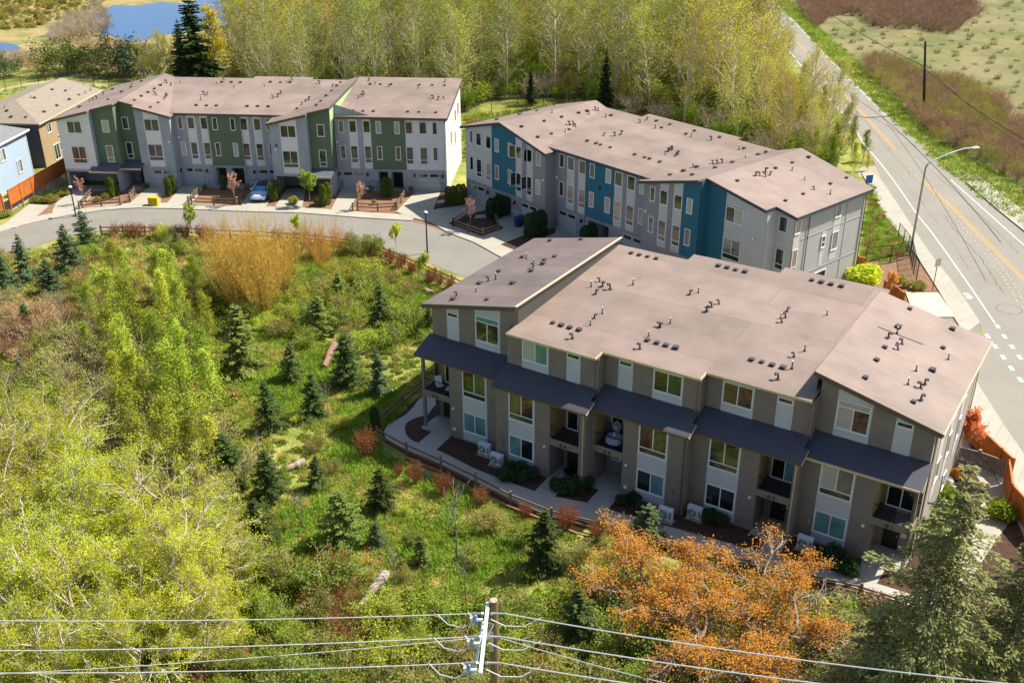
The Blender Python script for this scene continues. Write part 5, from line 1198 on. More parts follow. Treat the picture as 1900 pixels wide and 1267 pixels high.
def scatter_world(poly, mind, rnd, n_=5000, avoid=()):
    xs = [p[0] for p in poly]; ys = [p[1] for p in poly]; out = []; grid = {}; miss = 0
    while len(out) < n_ and miss < 900:
        x, y = rnd.uniform(min(xs), max(xs)), rnd.uniform(min(ys), max(ys))
        if not in_poly(x, y, poly) or any(in_poly(x, y, a) for a in avoid): miss += 1; continue
        c = (int(x//mind), int(y//mind)); ok = True
        for i in (-1, 0, 1):
            for j in (-1, 0, 1):
                for q in grid.get((c[0]+i, c[1]+j), ()):
                    if (q.x-x)**2+(q.y-y)**2 < mind*mind: ok = False
        if not ok: miss += 1; continue
        miss = 0; p = Vector((x, y, 0)); grid.setdefault(c, []).append(p); out.append(p)
    return out

# ---- uncountable growth: points that carry shared tufts
def stuff(name, pts, rnd, sources, smin, smax, label, cat, tilt=.12):
    me = bpy.data.meshes.new(name); n_ = len(pts); me.vertices.add(n_); me.vertices.foreach_set('co', np.array([tuple(p) for p in pts], dtype=np.float32).ravel())
    def attr(nm, typ, arr, key='value'):
        a = me.attributes.new(nm, typ, 'POINT'); a.data.foreach_set(key, arr)
    r = np.random.default_rng(rnd); attr('idx', 'INT', r.integers(0, len(sources), n_).astype(np.int32)); attr('sc', 'FLOAT', r.uniform(smin, smax, n_).astype(np.float32))
    rot = np.stack([r.normal(0, tilt, n_), r.normal(0, tilt, n_), r.uniform(0, 6.28, n_)], 1).astype(np.float32); attr('rot', 'FLOAT_VECTOR', rot.ravel(), 'vector')
    o = bpy.data.objects.new(name, me); COL.objects.link(o); tag(o, label, cat, kind='stuff')
    col = bpy.data.collections.new(name+'_sources')
    for i, s_ in enumerate(sources):
        q = bpy.data.objects.new('%s_tuft_%02d' % (name, i), s_[0] if isinstance(s_, tuple) else s_); col.objects.link(q)
        if isinstance(s_, tuple):
            if not s_[0].materials: s_[0].materials.append(None)
            q.material_slots[0].link = 'OBJECT'; q.material_slots[0].material = s_[1]
    g = bpy.data.node_groups.new(name, 'GeometryNodeTree'); g.interface.new_socket('Geometry', in_out='INPUT', socket_type='NodeSocketGeometry'); g.interface.new_socket('Geometry', in_out='OUTPUT', socket_type='NodeSocketGeometry')
    N, K = g.nodes, g.links; gi = N.new('NodeGroupInput'); go = N.new('NodeGroupOutput'); ip = N.new('GeometryNodeInstanceOnPoints'); ci = N.new('GeometryNodeCollectionInfo')
    ci.inputs['Collection'].default_value = col; ci.inputs['Separate Children'].default_value = True; ci.inputs['Reset Children'].default_value = True
    def na(nm, t):
        a = N.new('GeometryNodeInputNamedAttribute'); a.data_type = t; a.inputs['Name'].default_value = nm; return a.outputs['Attribute']
    K.new(gi.outputs[0], ip.inputs['Points']); K.new(ci.outputs[0], ip.inputs['Instance']); ip.inputs['Pick Instance'].default_value = True
    K.new(na('idx', 'INT'), ip.inputs['Instance Index']); K.new(na('sc', 'FLOAT'), ip.inputs['Scale'])
    e2r = N.new('FunctionNodeEulerToRotation'); K.new(na('rot', 'FLOAT_VECTOR'), e2r.inputs[0]); K.new(e2r.outputs[0], ip.inputs['Rotation'])
    K.new(ip.outputs[0], go.inputs[0]); md = o.modifiers.new('growth', 'NODES'); md.node_group = g
    return o
def tuft(seed, n_, h, spread, w_):
    rng = np.random.default_rng(seed); a = rng.uniform(0, 6.28, n_); r = spread*np.sqrt(rng.random(n_)); B = np.stack([np.cos(a)*r, np.sin(a)*r, np.zeros(n_)], 1)
    H = h*(.5+rng.random((n_, 1))); lean = rng.normal(size=(n_, 3))*.38; lean[:, 2] = 1; T = B+lean*H; s_ = rng.normal(size=(n_, 3)); s_[:, 2] = 0; s_ /= np.linalg.norm(s_, axis=1, keepdims=True); s_ = s_*w_
    V = np.stack([B-s_, B+s_, T], 1).reshape(-1, 3); return np_mesh('tuft', V, np.arange(3*n_).reshape(-1, 3), None)
TUFTS = [tuft(i, 34, .2, .34, .035) for i in range(4)]; TALLT = [tuft(20+i, 40, .55, .4, .03) for i in range(3)]
def clump(seed, n_, R_, h, size):
    rng = np.random.default_rng(seed); d = rng.normal(size=(n_, 3)); d /= np.linalg.norm(d, axis=1, keepdims=True); d[:, 2] = np.abs(d[:, 2]); rr_ = rng.uniform(.35, 1, (n_, 1))**.6*(1+.25*np.sin(d[:, :1]*4+seed)+.2*np.cos(d[:, 1:2]*5))
    return np_mesh('clump', *leaf_cards(rng, d*rr_*np.array([R_, R_, h]), size, aspect=.85), None)
CLUMPS = [clump(60+i, 900, .85, .65, .15) for i in range(4)]; LOWC = [clump(80+i, 260, .5, .28, .12) for i in range(3)]
# ------------------------------------------------------------------ fences, lamps, poles, small things
def split_rail(line, label, group=None, h=1.0, step=2.4, parent=None, tone=None):
    """posts and rails along a ground line, each its own part"""
    tone = tone or M_RAIL; line = [Vector(p) for p in line]; root = empty('split_rail_fence', tuple(line[0])); tag(root, label, 'fence', group)
    off = tuple(line[0]); d = [0]
    for a, b in zip(line, line[1:]): d.append(d[-1]+(b-a).length)
    n_ = max(1, round(d[-1]/step)); P = []
    for i in range(n_+1):
        t = d[-1]*i/n_; k = 0
        while k < len(d)-2 and d[k+1] < t: k += 1
        P.append(line[k].lerp(line[k+1], (t-d[k])/max(1e-6, d[k+1]-d[k])))
    for p in P:
        mb = MB(off); mb.box(p.x-.075, p.x+.075, p.y-.075, p.y+.075, p.z-.1, p.z+h+.12); mb.build('post', tone, root)
    rr_ = random.Random(5)
    for a, b in zip(P, P[1:]):
        for z in (h*.42, h*.85):
            mb = MB(off); j = rr_.uniform(-.03, .03); mb.beam((a.x, a.y, a.z+z+j), (b.x, b.y, b.z+z-j), .07, .12); mb.build('rail', tone, root)
    return root
FL = 'weathered split-rail fence '
# along the street, meadow side
fl = smooth(gp([(189, 436), (260, 436), (330, 437), (391, 441), (470, 444), (560, 449), (640, 458), (700, 470), (738, 486), (775, 502), (820, 521), (868, 543)]), 3)
split_rail(fl, FL+'curving along the meadow side of the private street')
po_f = gp([(700, 815), (718, 824), (760, 848), (800, 865), (852, 887), (907, 917), (958, 943), (1005, 963), (1084, 984), (1160, 1003), (1270, 1031), (1420, 1070), (1560, 1102), (1620, 1118), (1700, 1145)])
split_rail(smooth(po_f, 2), FL+'following the curved path before the taupe block', step=3.1)
split_rail(gp([(706, 790), (740, 762), (786, 722)]), FL+'climbing behind the left corner of the taupe block', step=3)
for pts, lb in (([(148, 388), (171, 361)], 'beside the first driveway, short and slanting'), ([(153, 386), (195, 382.5), (236, 380), (250, 362)], 'round the first planting bed with the bush pair'), ([(350, 379), (370, 358)], 'short run left of the bed by the parked car'),
                ([(356, 379), (400, 381), (438, 381), (452, 366)], 'round the bed just left of the parked car'), ([(655, 392), (673, 364)], 'short run left of the triangular bed'), ([(664, 389), (715, 392), (736, 388), (752, 363)], 'round the triangular bed by the right-hand driveway'),
                ([(841, 420), (866, 403)], 'back left side of the shaded planter by the teal row'), ([(841, 420), (866, 429), (893.5, 439.5), (930, 427), (914, 402)], 'front of the shaded planter by the teal row')):
    split_rail(gp(pts, .12), FL+lb, 'small fences round front beds', .85, 2.3)
def board_fence(line, h, label, mt=M_CEDAR, step=2.4, z0=0, cap=True):
    line = [Vector(p) for p in line]; off = tuple(line[0]); root = empty('board_fence', off); tag(root, label, 'fence')
    rr_ = random.Random(9)
    for a, b in zip(line, line[1:]):
        L_ = (b-a).length; n_ = max(1, round(L_/step)); d = (b-a)/n_; u = d.normalized(); nrm = Vector((-u.y, u.x, 0))
        for i in range(n_):
            p, q = a+d*i, a+d*(i+1)
            mb = MB(off); k = max(2, int(d.length/.145))
            for j in range(k):
                s, e = p+u*(d.length*j/k+.004), p+u*(d.length*(j+1)/k-.004); o = nrm*rr_.uniform(0, .012)
                c = (s+e)/2+o; mb.beam((s.x+o.x, s.y+o.y, z0+h/2), (e.x+o.x, e.y+o.y, z0+h/2), .022, h-.06)
            mb.build('fence_panel', mt, root)['kind'] = 'stuff'
            mb = MB(off); mb.beam((p.x, p.y, z0+h+.02), (q.x, q.y, z0+h+.02), .13, .04); mb.build('cap_rail', mt, root)
            mb = MB(off); mb.box(p.x-.06, p.x+.06, p.y-.06, p.y+.06, 0, z0+h+.1); mb.build('post', mt, root)
    mb = MB(off); q = line[-1]; mb.box(q.x-.06, q.x+.06, q.y-.06, q.y+.06, 0, z0+h+.1); mb.build('post', mt, root)
    return root
# cedar fences: left corner on its block wall, right edge beside the road, short ones behind
wl0 = [G(-70, 415, .9), G(8, 389, .9)]; wl = [G(20, 382, .9), G(61, 357, .9), G(122, 321, .9), G(190, 281, .9)]
board_fence([Vector((p.x, p.y, 0)) for p in wl], 1.75, 'cedar board fence above the block wall, half in shade, beside the far row', z0=.9)
board_fence([Vector((p.x, p.y, 0)) for p in wl0], 1.75, 'sunlit cedar board fence at the left edge of the view', z0=.9)
bf = [Vector((G(x, y).x, G(x, y).y, 0)) for x, y in ((1782, 800), (1812, 836), (1850, 873), (1872, 893))]
board_fence(bf, 1.75, 'orange cedar fence between the side yard and the road pavement, far part')
bf = [Vector((G(x, y).x, G(x, y).y, 0)) for x, y in ((1862, 900), (1868, 945), (1910, 992), (1990, 1080))]
board_fence(bf, 1.9, 'orange cedar fence between side yard and road pavement, near part at frame edge')
board_fence([Vector((G(x, y).x, G(x, y).y, 0)) for x, y in ((1637, 552), (1660, 566), (1673, 576))], 1.7, 'short cedar fence beside the coral-leaved shrub')
board_fence([Vector((G(x, y).x, G(x, y).y, 0)) for x, y in ((1588, 505), (1604, 508))], 1.6, 'tiny cedar fence at the corner of the teal row')
# the picket gate fence across the side yard
gl = [G(1772, 858), G(1812, 868), G(1862, 886)]
gt = empty('picket_fence', tuple(gl[0])); tag(gt, 'grey slatted picket fence with a leaning gate post across the side yard', 'fence'); off = tuple(gl[0])
for a, b in zip(gl, gl[1:]):
    n_ = 13
    for i in range(n_):
        p = a.lerp(b, (i+.5)/n_); mb = MB(off); mb.box(p.x-.045, p.x+.045, p.y-.012, p.y+.012, .08, 1.25); mb.build('picket', M_WOODG, gt)
    for z in (.3, 1.27): mb = MB(off); mb.beam((a.x, a.y, z), (b.x, b.y, z), .09, .07); mb.build('rail', M_WOODG, gt)
for p in gl: mb = MB(off); mb.box(p.x-.07, p.x+.07, p.y-.07, p.y+.07, 0, 1.42).box(p.x-.1, p.x+.1, p.y-.1, p.y+.1, 1.42, 1.47); mb.build('post', M_WOODG, gt)
# chain-link fences
def chain_fence(line, h, label, step=3.0):
    line = [Vector(p) for p in line]; off = tuple(line[0]); root = empty('chain_link_fence', off); tag(root, label, 'fence'); P = []
    d = [0]
    for a, b in zip(line, line[1:]): d.append(d[-1]+(b-a).length)
    n_ = max(1, round(d[-1]/step))
    for i in range(n_+1):
        t = d[-1]*i/n_; k = 0
        while k < len(d)-2 and d[k+1] < t: k += 1
        P.append(line[k].lerp(line[k+1], (t-d[k])/max(1e-6, d[k+1]-d[k])))
    for p in P: mb = MB(off); mb.tube([(p.x, p.y, 0), (p.x, p.y, h+.05)], .045, 6); mb.build('post', M_BLACK, root)
    for a, b in zip(P, P[1:]): mb = MB(off); mb.beam((a.x, a.y, h), (b.x, b.y, h), .05); mb.build('top_rail', M_BLACK, root)
    mb = MB(off)
    for a, b in zip(P, P[1:]):
        L_ = (b-a).length; k = int(L_/.28); H_ = int(h/.28)
        for i in range(k+H_):
            for sgn in (1, -1):
                x0, z0, x1, z1 = i*.28-H_*.28, 0, i*.28, H_*.28
                if x0 < 0: z0 = -x0; x0 = 0
                if x1 > L_: z1 -= (x1-L_); x1 = L_
                if z1 <= z0: continue
                q0 = a.lerp(b, x0/L_ if sgn > 0 else 1-x0/L_); q1 = a.lerp(b, x1/L_ if sgn > 0 else 1-x1/L_); mb.beam((q0.x, q0.y, z0), (q1.x, q1.y, z1), .012)
    o = mb.build('mesh_wire', M_BLACK, root); o['kind'] = 'stuff'
chain_fence(smooth(gp([(-60, 178), (3, 171), (34, 164), (66, 158), (101, 154), (146, 159), (192, 166), (219, 161), (246, 158), (300, 152)]), 2), 2.2, 'long dark chain-link fence before the pond wetland')
chain_fence(gp([(1604, 492), (1650, 489), (1688, 480)]), 1.9, 'dark chain-link fence with its gate by the tall street light', 2.2)
chain_fence(gp([(1688, 480), (1693, 507), (1700, 520)]), 2.0, 'short chain-link run beside the bark bed', 1.5)
chain_fence(smooth(gp([(1665, 445), (1682, 466), (1688, 480)]), 2), 1.8, 'chain-link run behind the grassy strip of the teal row', 2)
chain_fence(gp([(862, 208), (905, 212), (960, 205), (1040, 196), (1100, 188)]), 1.9, 'dark chain-link fence at the foot of the wood between the rows', 4)
# block retaining wall below the left fence
bw = [G(-70, 430), G(10, 398), G(38, 380), G(68, 362), G(96, 350), G(122, 336)]; root = empty('retaining_wall', tuple(bw[0])); tag(root, 'stepped pale block retaining wall under the left cedar fence', 'retaining wall'); off = tuple(bw[0])
rr_ = random.Random(4)
for c_ in range(5):
    mb = MB(off)
    for a, b in zip(bw, bw[1:]):
        u = (b-a).normalized(); nn = Vector((-u.y, u.x, 0)); n_ = int((b-a).length/.45)
        for i in range(n_):
            p = a+u*((i+.5*(c_ % 2))*.45)+nn*(.18*c_); mb.beam((p.x, p.y, .1+c_*.2), (p.x+u.x*.43, p.y+u.y*.43, .1+c_*.2), .34+rr_.uniform(-.03, .03), .18)
    o = mb.build('block_course', M_BLOCK, root); o['kind'] = 'stuff'

# street lights
def lamp_post(px, py, top, label):
    P = G(px, py); h = height_to(P, top); root = empty('street_lamp', tuple(P)); tag(root, label, 'street lamp', 'small lamp posts along the private street')
    mb = MB(); mb.tube([(0, 0, 0), (0, 0, h-.15)], [.085, .06], 8); mb.build('post', M_BLACK, root)
    mb = MB(); mb.box(-.13, .13, -.13, .13, h-.18, h-.03); mb.build('lamp_head', M_BLACK, root)
    mb = MB(); mb.tube([(0, 0, h-.03), (0, 0, h+.1)], [.22, .14], 12); mb.build('lamp_dome', M_TRIM, root)
lamp_post(141, 402, 347, 'slim dark street lamp before the first driveway of the far row')
lamp_post(793, 470, 394, 'slim dark street lamp on the meadow side of the street bend')
P = G(1688, 474); root = empty('street_light', tuple(P)); tag(root, 'tall galvanised street light with curved arm over the main road', 'street light')
h = height_to(P, 306)
arm_end = G(1808, 277, h+.9); d_ = arm_end-P; d_.z = 0; L_ = d_.length; d_.normalize()
pts = [(0, 0, 0), (0, 0, h*.96), (d_.x*.15, d_.y*.15, h), (d_.x*.5, d_.y*.5, h+.25), (d_.x*L_*.45, d_.y*L_*.45, h+.8), (d_.x*L_*.75, d_.y*L_*.75, h+1.1), (d_.x*L_*.95, d_.y*L_*.95, h+1.05)]
mb = MB(); mb.tube(pts, [.13, .1, .09, .075, .06, .05, .05], 8); mb.build('pole', M_METAL, root)
mb = MB(); mb.box(-.25, .25, -.25, .25, 0, .1); mb.build('base_plate', M_METAL, root)
mb = MB(); a = Vector(pts[-1]); b = a+d_*.85+Vector((0, 0, -.05)); mb.beam(tuple(a), tuple(b), .26, .13).beam(tuple(a+d_*.3+Vector((0, 0, .09))), tuple(a+d_*.5+Vector((0, 0, .09))), .1, .08); mb.build('lamp_head', M_TRIM, root)
# roadside signs
def sign(px, py, top, w_, h, label, mt, face=None, ang=0.0, pole=M_BLACK):
    P = G(px, py); H_ = height_to(P, top); root = empty('road_sign', tuple(P), ang); tag(root, label, 'sign')
    mb = MB(); mb.tube([(0, 0, 0), (0, 0, H_)], .035, 6); mb.build('post', pole, root); mb = MB(); mb.box(-w_/2, w_/2, -.05, -.035, H_-h, H_); mb.build('sign_plate', mt, root)
M_SIGNB = mat('sign_back', '#a9a49a', .5, .04); M_SIGNBL = mat('sign_blue', '#2f62b8', .5, .04)
sign(1730, 539, 480, .75, .75, 'square grey sign back on a dark post by the main road pavement', M_SIGNB, ang=.5)
sign(1528, 181, 158, .8, .85, 'dark square sign back at the left edge of the main road', mat('sign_back_dark', '#5d6355', .6), ang=.5)
sign(1800, 757, 714, .35, .95, 'narrow sign on a grey post by the pavement behind the cedar fence', M_SIGNB, ang=.9, pole=M_METAL)
sign(1608, 136, 119, .95, .95, 'small blue sign in the brush across the main road', M_SIGNBL, ang=.4)
sign(1608, 362, 325, .95, 1.0, 'blue sign behind the roof corner of the teal row', M_SIGNBL, ang=.3)
# far utility pole with crossarm and its wires
P = G(1714, 210); root = empty('utility_pole', tuple(P)); tag(root, 'tall dark utility pole with crossarm in the brush across the road', 'utility pole'); h = height_to(P, 77); hf = h
mb = MB(); _tp = G(1717, 77, h)-P; mb.tube([(0, 0, 0), tuple(_tp)], [.24, .15], 8); mb.build('pole', M_POLED, root)
mb = MB(); mb.beam((_tp.x-1.4, _tp.y+.5, h-.7), (_tp.x+1.1, _tp.y-.4, h-.6), .12); mb.build('crossarm', M_METAL, root)
mb = MB(); [mb.tube([(_tp.x+e, _tp.y-e*.36, h-.62), (_tp.x+e, _tp.y-e*.36, h-.35)], .05, 6) for e in (-1.3, -.5, .9)]; mb.build('insulators', M_METAL, root)
def wire(a, b, sag, label, r=.03, n_=14, mt=None, name='wire'):
    a, b = Vector(a), Vector(b); pts = [a.lerp(b, i/n_)-Vector((0, 0, sag*4*(i/n_)*(1-i/n_))) for i in range(n_+1)]
    mb = MB(tuple(a)); mb.tube([tuple(p) for p in pts], r, 5); o = mb.build(name, mt or M_WIRE); o.location = a; tag(o, label, 'cable'); return o
top = P+_tp
wire(G(1478, -20, 9), top-Vector((0, 0, 3.4)), .8, 'dark cable running up-left from the far utility pole', .05, mt=M_BLACK)
wire(top-Vector((0, 0, 3.4)), G(1980, 300, 8), .9, 'dark cable sagging down-right from the far utility pole', .055, mt=M_BLACK)
wire(top-Vector((-.3, .1, 3.0)), G(1990, 330, 9.5), .9, 'second thin dark cable right of the far utility pole', .03, mt=M_BLACK)
wire(G(1560, -30, 12), top-Vector((.9, -.2, .4)), .6, 'pale thin wire reaching the crossarm of the far utility pole', .022, mt=mat('wire_copper', '#b0906c', .6))
# the near pole at the bottom edge
Pn = G(916, 1113, 13.0); root = empty('utility_pole', (Pn.x, Pn.y, 0)); tag(root, 'near wooden utility pole with white crossarm and insulators at the bottom edge', 'utility pole')
mb = MB(); mb.tube([(0, 0, 0), (0, 0, 13.0)], [.21, .155], 14); mb.build('pole', M_POLE, root)
mb = MB(); mb.tube([(0, 0, 13.0), (0, 0, 13.01)], [.16, .16], 14); mb.build('pole_top', M_LOG, root)
A0 = Vector((-.22, .12, 12.75)); A1 = Vector((-.42, -3.6, 12.75)); M_GL = mat('fibreglass_white', '#d8dde0', .45, .05, 4); M_BLI = mat('insulator_blue_grey', '#7f9bd0', .35, .2, 6)
mb = MB(); mb.beam(tuple(A0), tuple(A1), .13, .14); mb.build('crossarm', M_GL, root)
mb = MB(); mb.beam(tuple(A0+Vector((-.2, -.55, -.45))), tuple(A1+Vector((-.25, .4, -.45))), .09, .09); mb.build('crossarm', M_GL, root)
mb = MB(); mb.beam((0, -.1, 11.9), tuple(A0.lerp(A1, .3)), .05).beam((0, -.1, 11.9), (-.3, -1.9, 12.65), .05); mb.build('brace', M_METAL, root)
HW = []
for i, t in enumerate((.16, .5, .86)):
    c = A0.lerp(A1, t)
    mb = MB()
    for s_ in (-1, 1): mb.tube([(c.x+s_*.12, c.y, c.z), (c.x+s_*.2, c.y, c.z), (c.x+s_*.24, c.y, c.z+.02), (c.x+s_*.75, c.y, c.z)], [.04, .075, .05, .03], 8)
    mb.build('dead_end_clamp', M_METAL, root)
    q = c+Vector((-.42, -.25, -.1))
    mb = MB(); mb.tube([(q.x, q.y, q.z-.25), (q.x, q.y, q.z-.1), (q.x, q.y, q.z-.1), (q.x, q.y, q.z+.05), (q.x, q.y, q.z+.05), (q.x, q.y, q.z+.25)], [.045, .045, .07, .07, .045, .045], 10); mb.build('insulator', M_BLI, root)
    mb = MB(); mb.box(q.x-.22, q.x-.13, q.y-.04, q.y+.04, q.z-.08, q.z+.14); mb.build('fuse_cutout', M_GL, root); mb = MB(); mb.box(q.x+.05, q.x+.3, q.y-.05, q.y+.05, q.z-.03, q.z+.06); mb.build('bracket', M_GL, root)
    mb = MB(); mb.tube([(q.x-.2, q.y, q.z+.2), (q.x-.28, q.y-.1, q.z+.45), (q.x-.1, q.y-.15, q.z+.3)], .025, 5); mb.build('jumper', M_WIRE, root)
    mb = MB(); mb.tube([tuple(c+Vector((-1.9, -.0, -.02))), tuple(c+Vector((-1.5, -.25, -.3))), tuple(c+Vector((-.95, -.4, -.33))), tuple(c+Vector((-.45, -.3, -.15)))], .025, 5); mb.build('jumper', M_WIRE, root)
    mb = MB(); mb.tube([tuple(c+Vector((2.1, -.1, -.1))), tuple(c+Vector((1.4, -.35, -.32))), tuple(c+Vector((.7, -.35, -.3))), tuple(c+Vector((.15, -.2, -.1)))], .022, 5); mb.build('jumper', M_WIRE, root)
    HW.append(Vector((Pn.x, Pn.y, 0))+c)
mb = MB(); mb.tube([(-.12, -.12, 11.6), (-.12, -.12, 10.6)], .11, 10); mb.build('transformer_bracket', M_METAL, root)
for i, (yl, yr, lab) in enumerate(((1148, 1263, 'topmost'), (1204, 1300, 'second'), (1245, 1345, 'third'))):
    c = HW[i]; L0 = G(0, yl, c.z-.25); dL = (L0-c); Lend = c+dL*1.6; Lend.z = c.z; L0.z = 0
    wire(c+Vector((-.7, 0, 0)), Lend, .35, lab+' grey wire running left from the near pole', .022)
    R0 = G(1830, yr, c.z-.4); dR = R0-c; Rend = c+dR*1.3; Rend.z = c.z-.2
    wire(c+Vector((.7, 0, 0)), Rend, .4, lab+' grey wire running right and down from the near pole', .024)
c = Vector((Pn.x, Pn.y, 11.2)); L0 = G(0, 1243, 11.3); wire(c, c+(L0-c)*1.6+Vector((0, 0, .3)), .4, 'thin lower wire running left from the near pole', .016)
R0 = G(1400, 1290, 11.4); wire(c, c+(R0-c)*1.6, .4, 'thin lower wire running right from the near pole', .018)

# heat pump units in front of the near block
def heat_pump(px, py, label):
    P = G(px, py); root = empty('heat_pump', tuple(P), TH[2]); tag(root, label, 'heat pump', 'heat pumps against the taupe block')
    W_, D_, H_ = .9, .36, .92
    mb = MB(); mb.box(-W_/2, W_/2, 0, D_, .14, H_); mb.build('casing', mat('unit_casing', '#dfe2e4', .5, .03), root)
    mb = MB(); mb.box(-W_/2-.02, W_/2+.02, -.02, D_+.02, H_, H_+.03); mb.build('lid', MATS['unit_casing'], root)
    mb = MB(); mb.tube([(-.12, -.005, .53), (-.12, -.03, .53)], .3, 20); mb.build('fan_well', mat('fan_well', '#4a565c', .6), root)
    mb = MB()
    for r_ in (.29, .22, .15): 
        pr_ = [(-.12+math.cos(a)*r_, -.04, .53+math.sin(a)*r_) for a in np.linspace(0, 2*math.pi, 17)]; mb.tube(pr_, .008, 4)
    mb.build('fan_guard', M_TRIM, root); mb = MB(); mb.tube([(-.12, -.03, .53), (-.12, -.06, .53)], .08, 12); mb.build('fan_hub', M_TRIM, root)
    for k in range(5):
        a = k*2*math.pi/5; mb = MB(); mb.face([(-.12+math.cos(a)*.08, -.034, .53+math.sin(a)*.08), (-.12+math.cos(a-.25)*.27, -.036, .53+math.sin(a-.25)*.27), (-.12+math.cos(a+.25)*.27, -.032, .53+math.sin(a+.25)*.27)]); mb.build('fan_blade', M_METAL, root)
    mb = MB(); mb.box(.3, .42, -.01, 0, .3, .8); mb.build('side_grille', M_METAL, root)
    for s_ in (-.33, .33): mb = MB(); mb.box(s_-.05, s_+.05, -.06, D_+.06, .02, .14); mb.build('foot', M_CONC2, root)
    mb = MB(); mb.box(-.55, .55, -.12, D_+.1, 0, .05); mb.build('pad', M_CONC, root)
heat_pump(897, 846, 'white heat pump in the dark bed, left of the leftmost pair'); heat_pump(919, 866, 'white heat pump standing right of its twin by the leftmost bay')
heat_pump(1232, 968, 'white heat pump partly behind a young conifer'); heat_pump(1286, 965, 'white heat pump left of the bay whose lower panes are dark')
heat_pump(1490, 1022, 'white heat pump behind the orange tree, rightmost of all')
# balcony furniture
def CW(u, v, z): return rC.matrix_world @ Vector((u, v, z))
def chair(u, v, rz, label, mt):
    P = CW(u, v, 3.06); root = empty('patio_chair', tuple(P), TH[2]+rz); tag(root, label, 'chair')
    mb = MB(); mb.box(-.25, .25, -.25, .25, .38, .43); mb.build('seat', mt, root)
    mb = MB(); mb.face([(-.25, .24, .43), (.25, .24, .43), (.25, .42, .95), (-.25, .42, .95)]); mb.face([(-.25, .46, .95), (.25, .46, .95), (.25, .28, .43), (-.25, .28, .43)]); mb.build('backrest', mt, root)
    for x in (-.22, .22):
        for y in (-.22, .22): mb = MB(); mb.box(x-.015, x+.015, y-.015, y+.015, 0, .4); mb.build('leg', M_BLACK, root)
chair(-40.0, 52.35, .9, 'white sling chair on the leftmost balcony', M_TRIM); chair(-39.1, 52.3, -1.2, 'second white chair on the leftmost balcony beside the door', M_TRIM)
P = CW(-26.0, 52.5, 3.06); root = empty('round_table', tuple(P)); tag(root, 'round balcony table under a pale blue cloth', 'table')
cl = mat('table_cloth', '#a9bce0', .8, .1, 5); mb = MB(); k = 24; R1_ = [(math.cos(2*math.pi*i/k)*.5, math.sin(2*math.pi*i/k)*.5, .74) for i in range(k)]; R2_ = [(math.cos(2*math.pi*i/k)*(.55+.05*(i % 2)), math.sin(2*math.pi*i/k)*(.55+.05*(i % 2)), .35) for i in range(k)]
mb.face(R1_)
for i in range(k): mb.face([R2_[i], R2_[(i+1) % k], R1_[(i+1) % k], R1_[i]])
mb.build('tablecloth', cl, root); mb = MB(); mb.tube([(0, 0, 0), (0, 0, .7)], .04, 8); mb.build('pedestal', M_BLACK, root)
mb = MB(tuple(P)); q = P; mb.tube([(q.x, q.y, q.z+.74), (q.x, q.y, q.z+.9), (q.x, q.y, q.z+.95)], [.07, .09, .05], 10); o = mb.build('vase', M_TRIM); o.location = P; tag(o, 'small white vase on the clothed balcony table', 'vase')
chair(-26.7, 52.9, .4, 'dark chair left of the clothed balcony table', M_BLACK)
P = CW(-26.2, 53.25, 3.06); rng = np.random.default_rng(5); C = rng.normal(size=(700, 3)); C /= np.linalg.norm(C, axis=1, keepdims=True); C = C*np.array([.28, .28, .4])*rng.uniform(.7, 1, (700, 1))+np.array([0, 0, 1.0])
root = empty('potted_plant', tuple(P)); tag(root, 'pale feathery potted plant behind the clothed balcony table', 'plant'); link('foliage', np_mesh('foliage', *leaf_cards(rng, C, .12), mat('pampas', '#c9c6bd', .9)), root)
mb = MB(); mb.tube([(0, 0, 0), (0, 0, .6)], [.16, .2], 12); mb.build('pot', M_BLACK, root)
# fire bowl and mats in the porches
def disc(name, P, r, z0, z1, mt, label, cat, mb=None): mb = MB(); mb.tube([(0, 0, z0), (0, 0, z1)], [r*.8, r], 16); o = mb.build(name, mt); o.location = P; tag(o, label, cat); return o
disc('fire_bowl', CW(-28.9, 51.9, .12), .42, 0, .3, M_BLACK, 'round dark bowl table in the second porch', 'bowl')
disc('manhole_cover', G(789, 882, .02), .38, 0, .03, mat('cover_green', '#6c8f8c', .6), 'round grey-green utility cover by the rust shrubs', 'cover')
disc('plastic_bucket', G(1093, 887, .12), .2, 0, .3, mat('bucket_blue', '#2c6fc4', .4), 'small bright blue tub between the second and third porches', 'tub')
for x, y, z, lb in ((1641, 992, .12, 'dark doormat on the sunlit rightmost porch'),):
    P = G(x, y, z); root = MB((0, 0, 0)); root.box(-.5, .5, -.3, .3, 0, .02); o = root.build('doormat', mat('mat_rust', '#5a3430', .9, .3, 9)); o.location = P; o.rotation_euler = (0, 0, TH[2]); tag(o, lb, 'doormat')
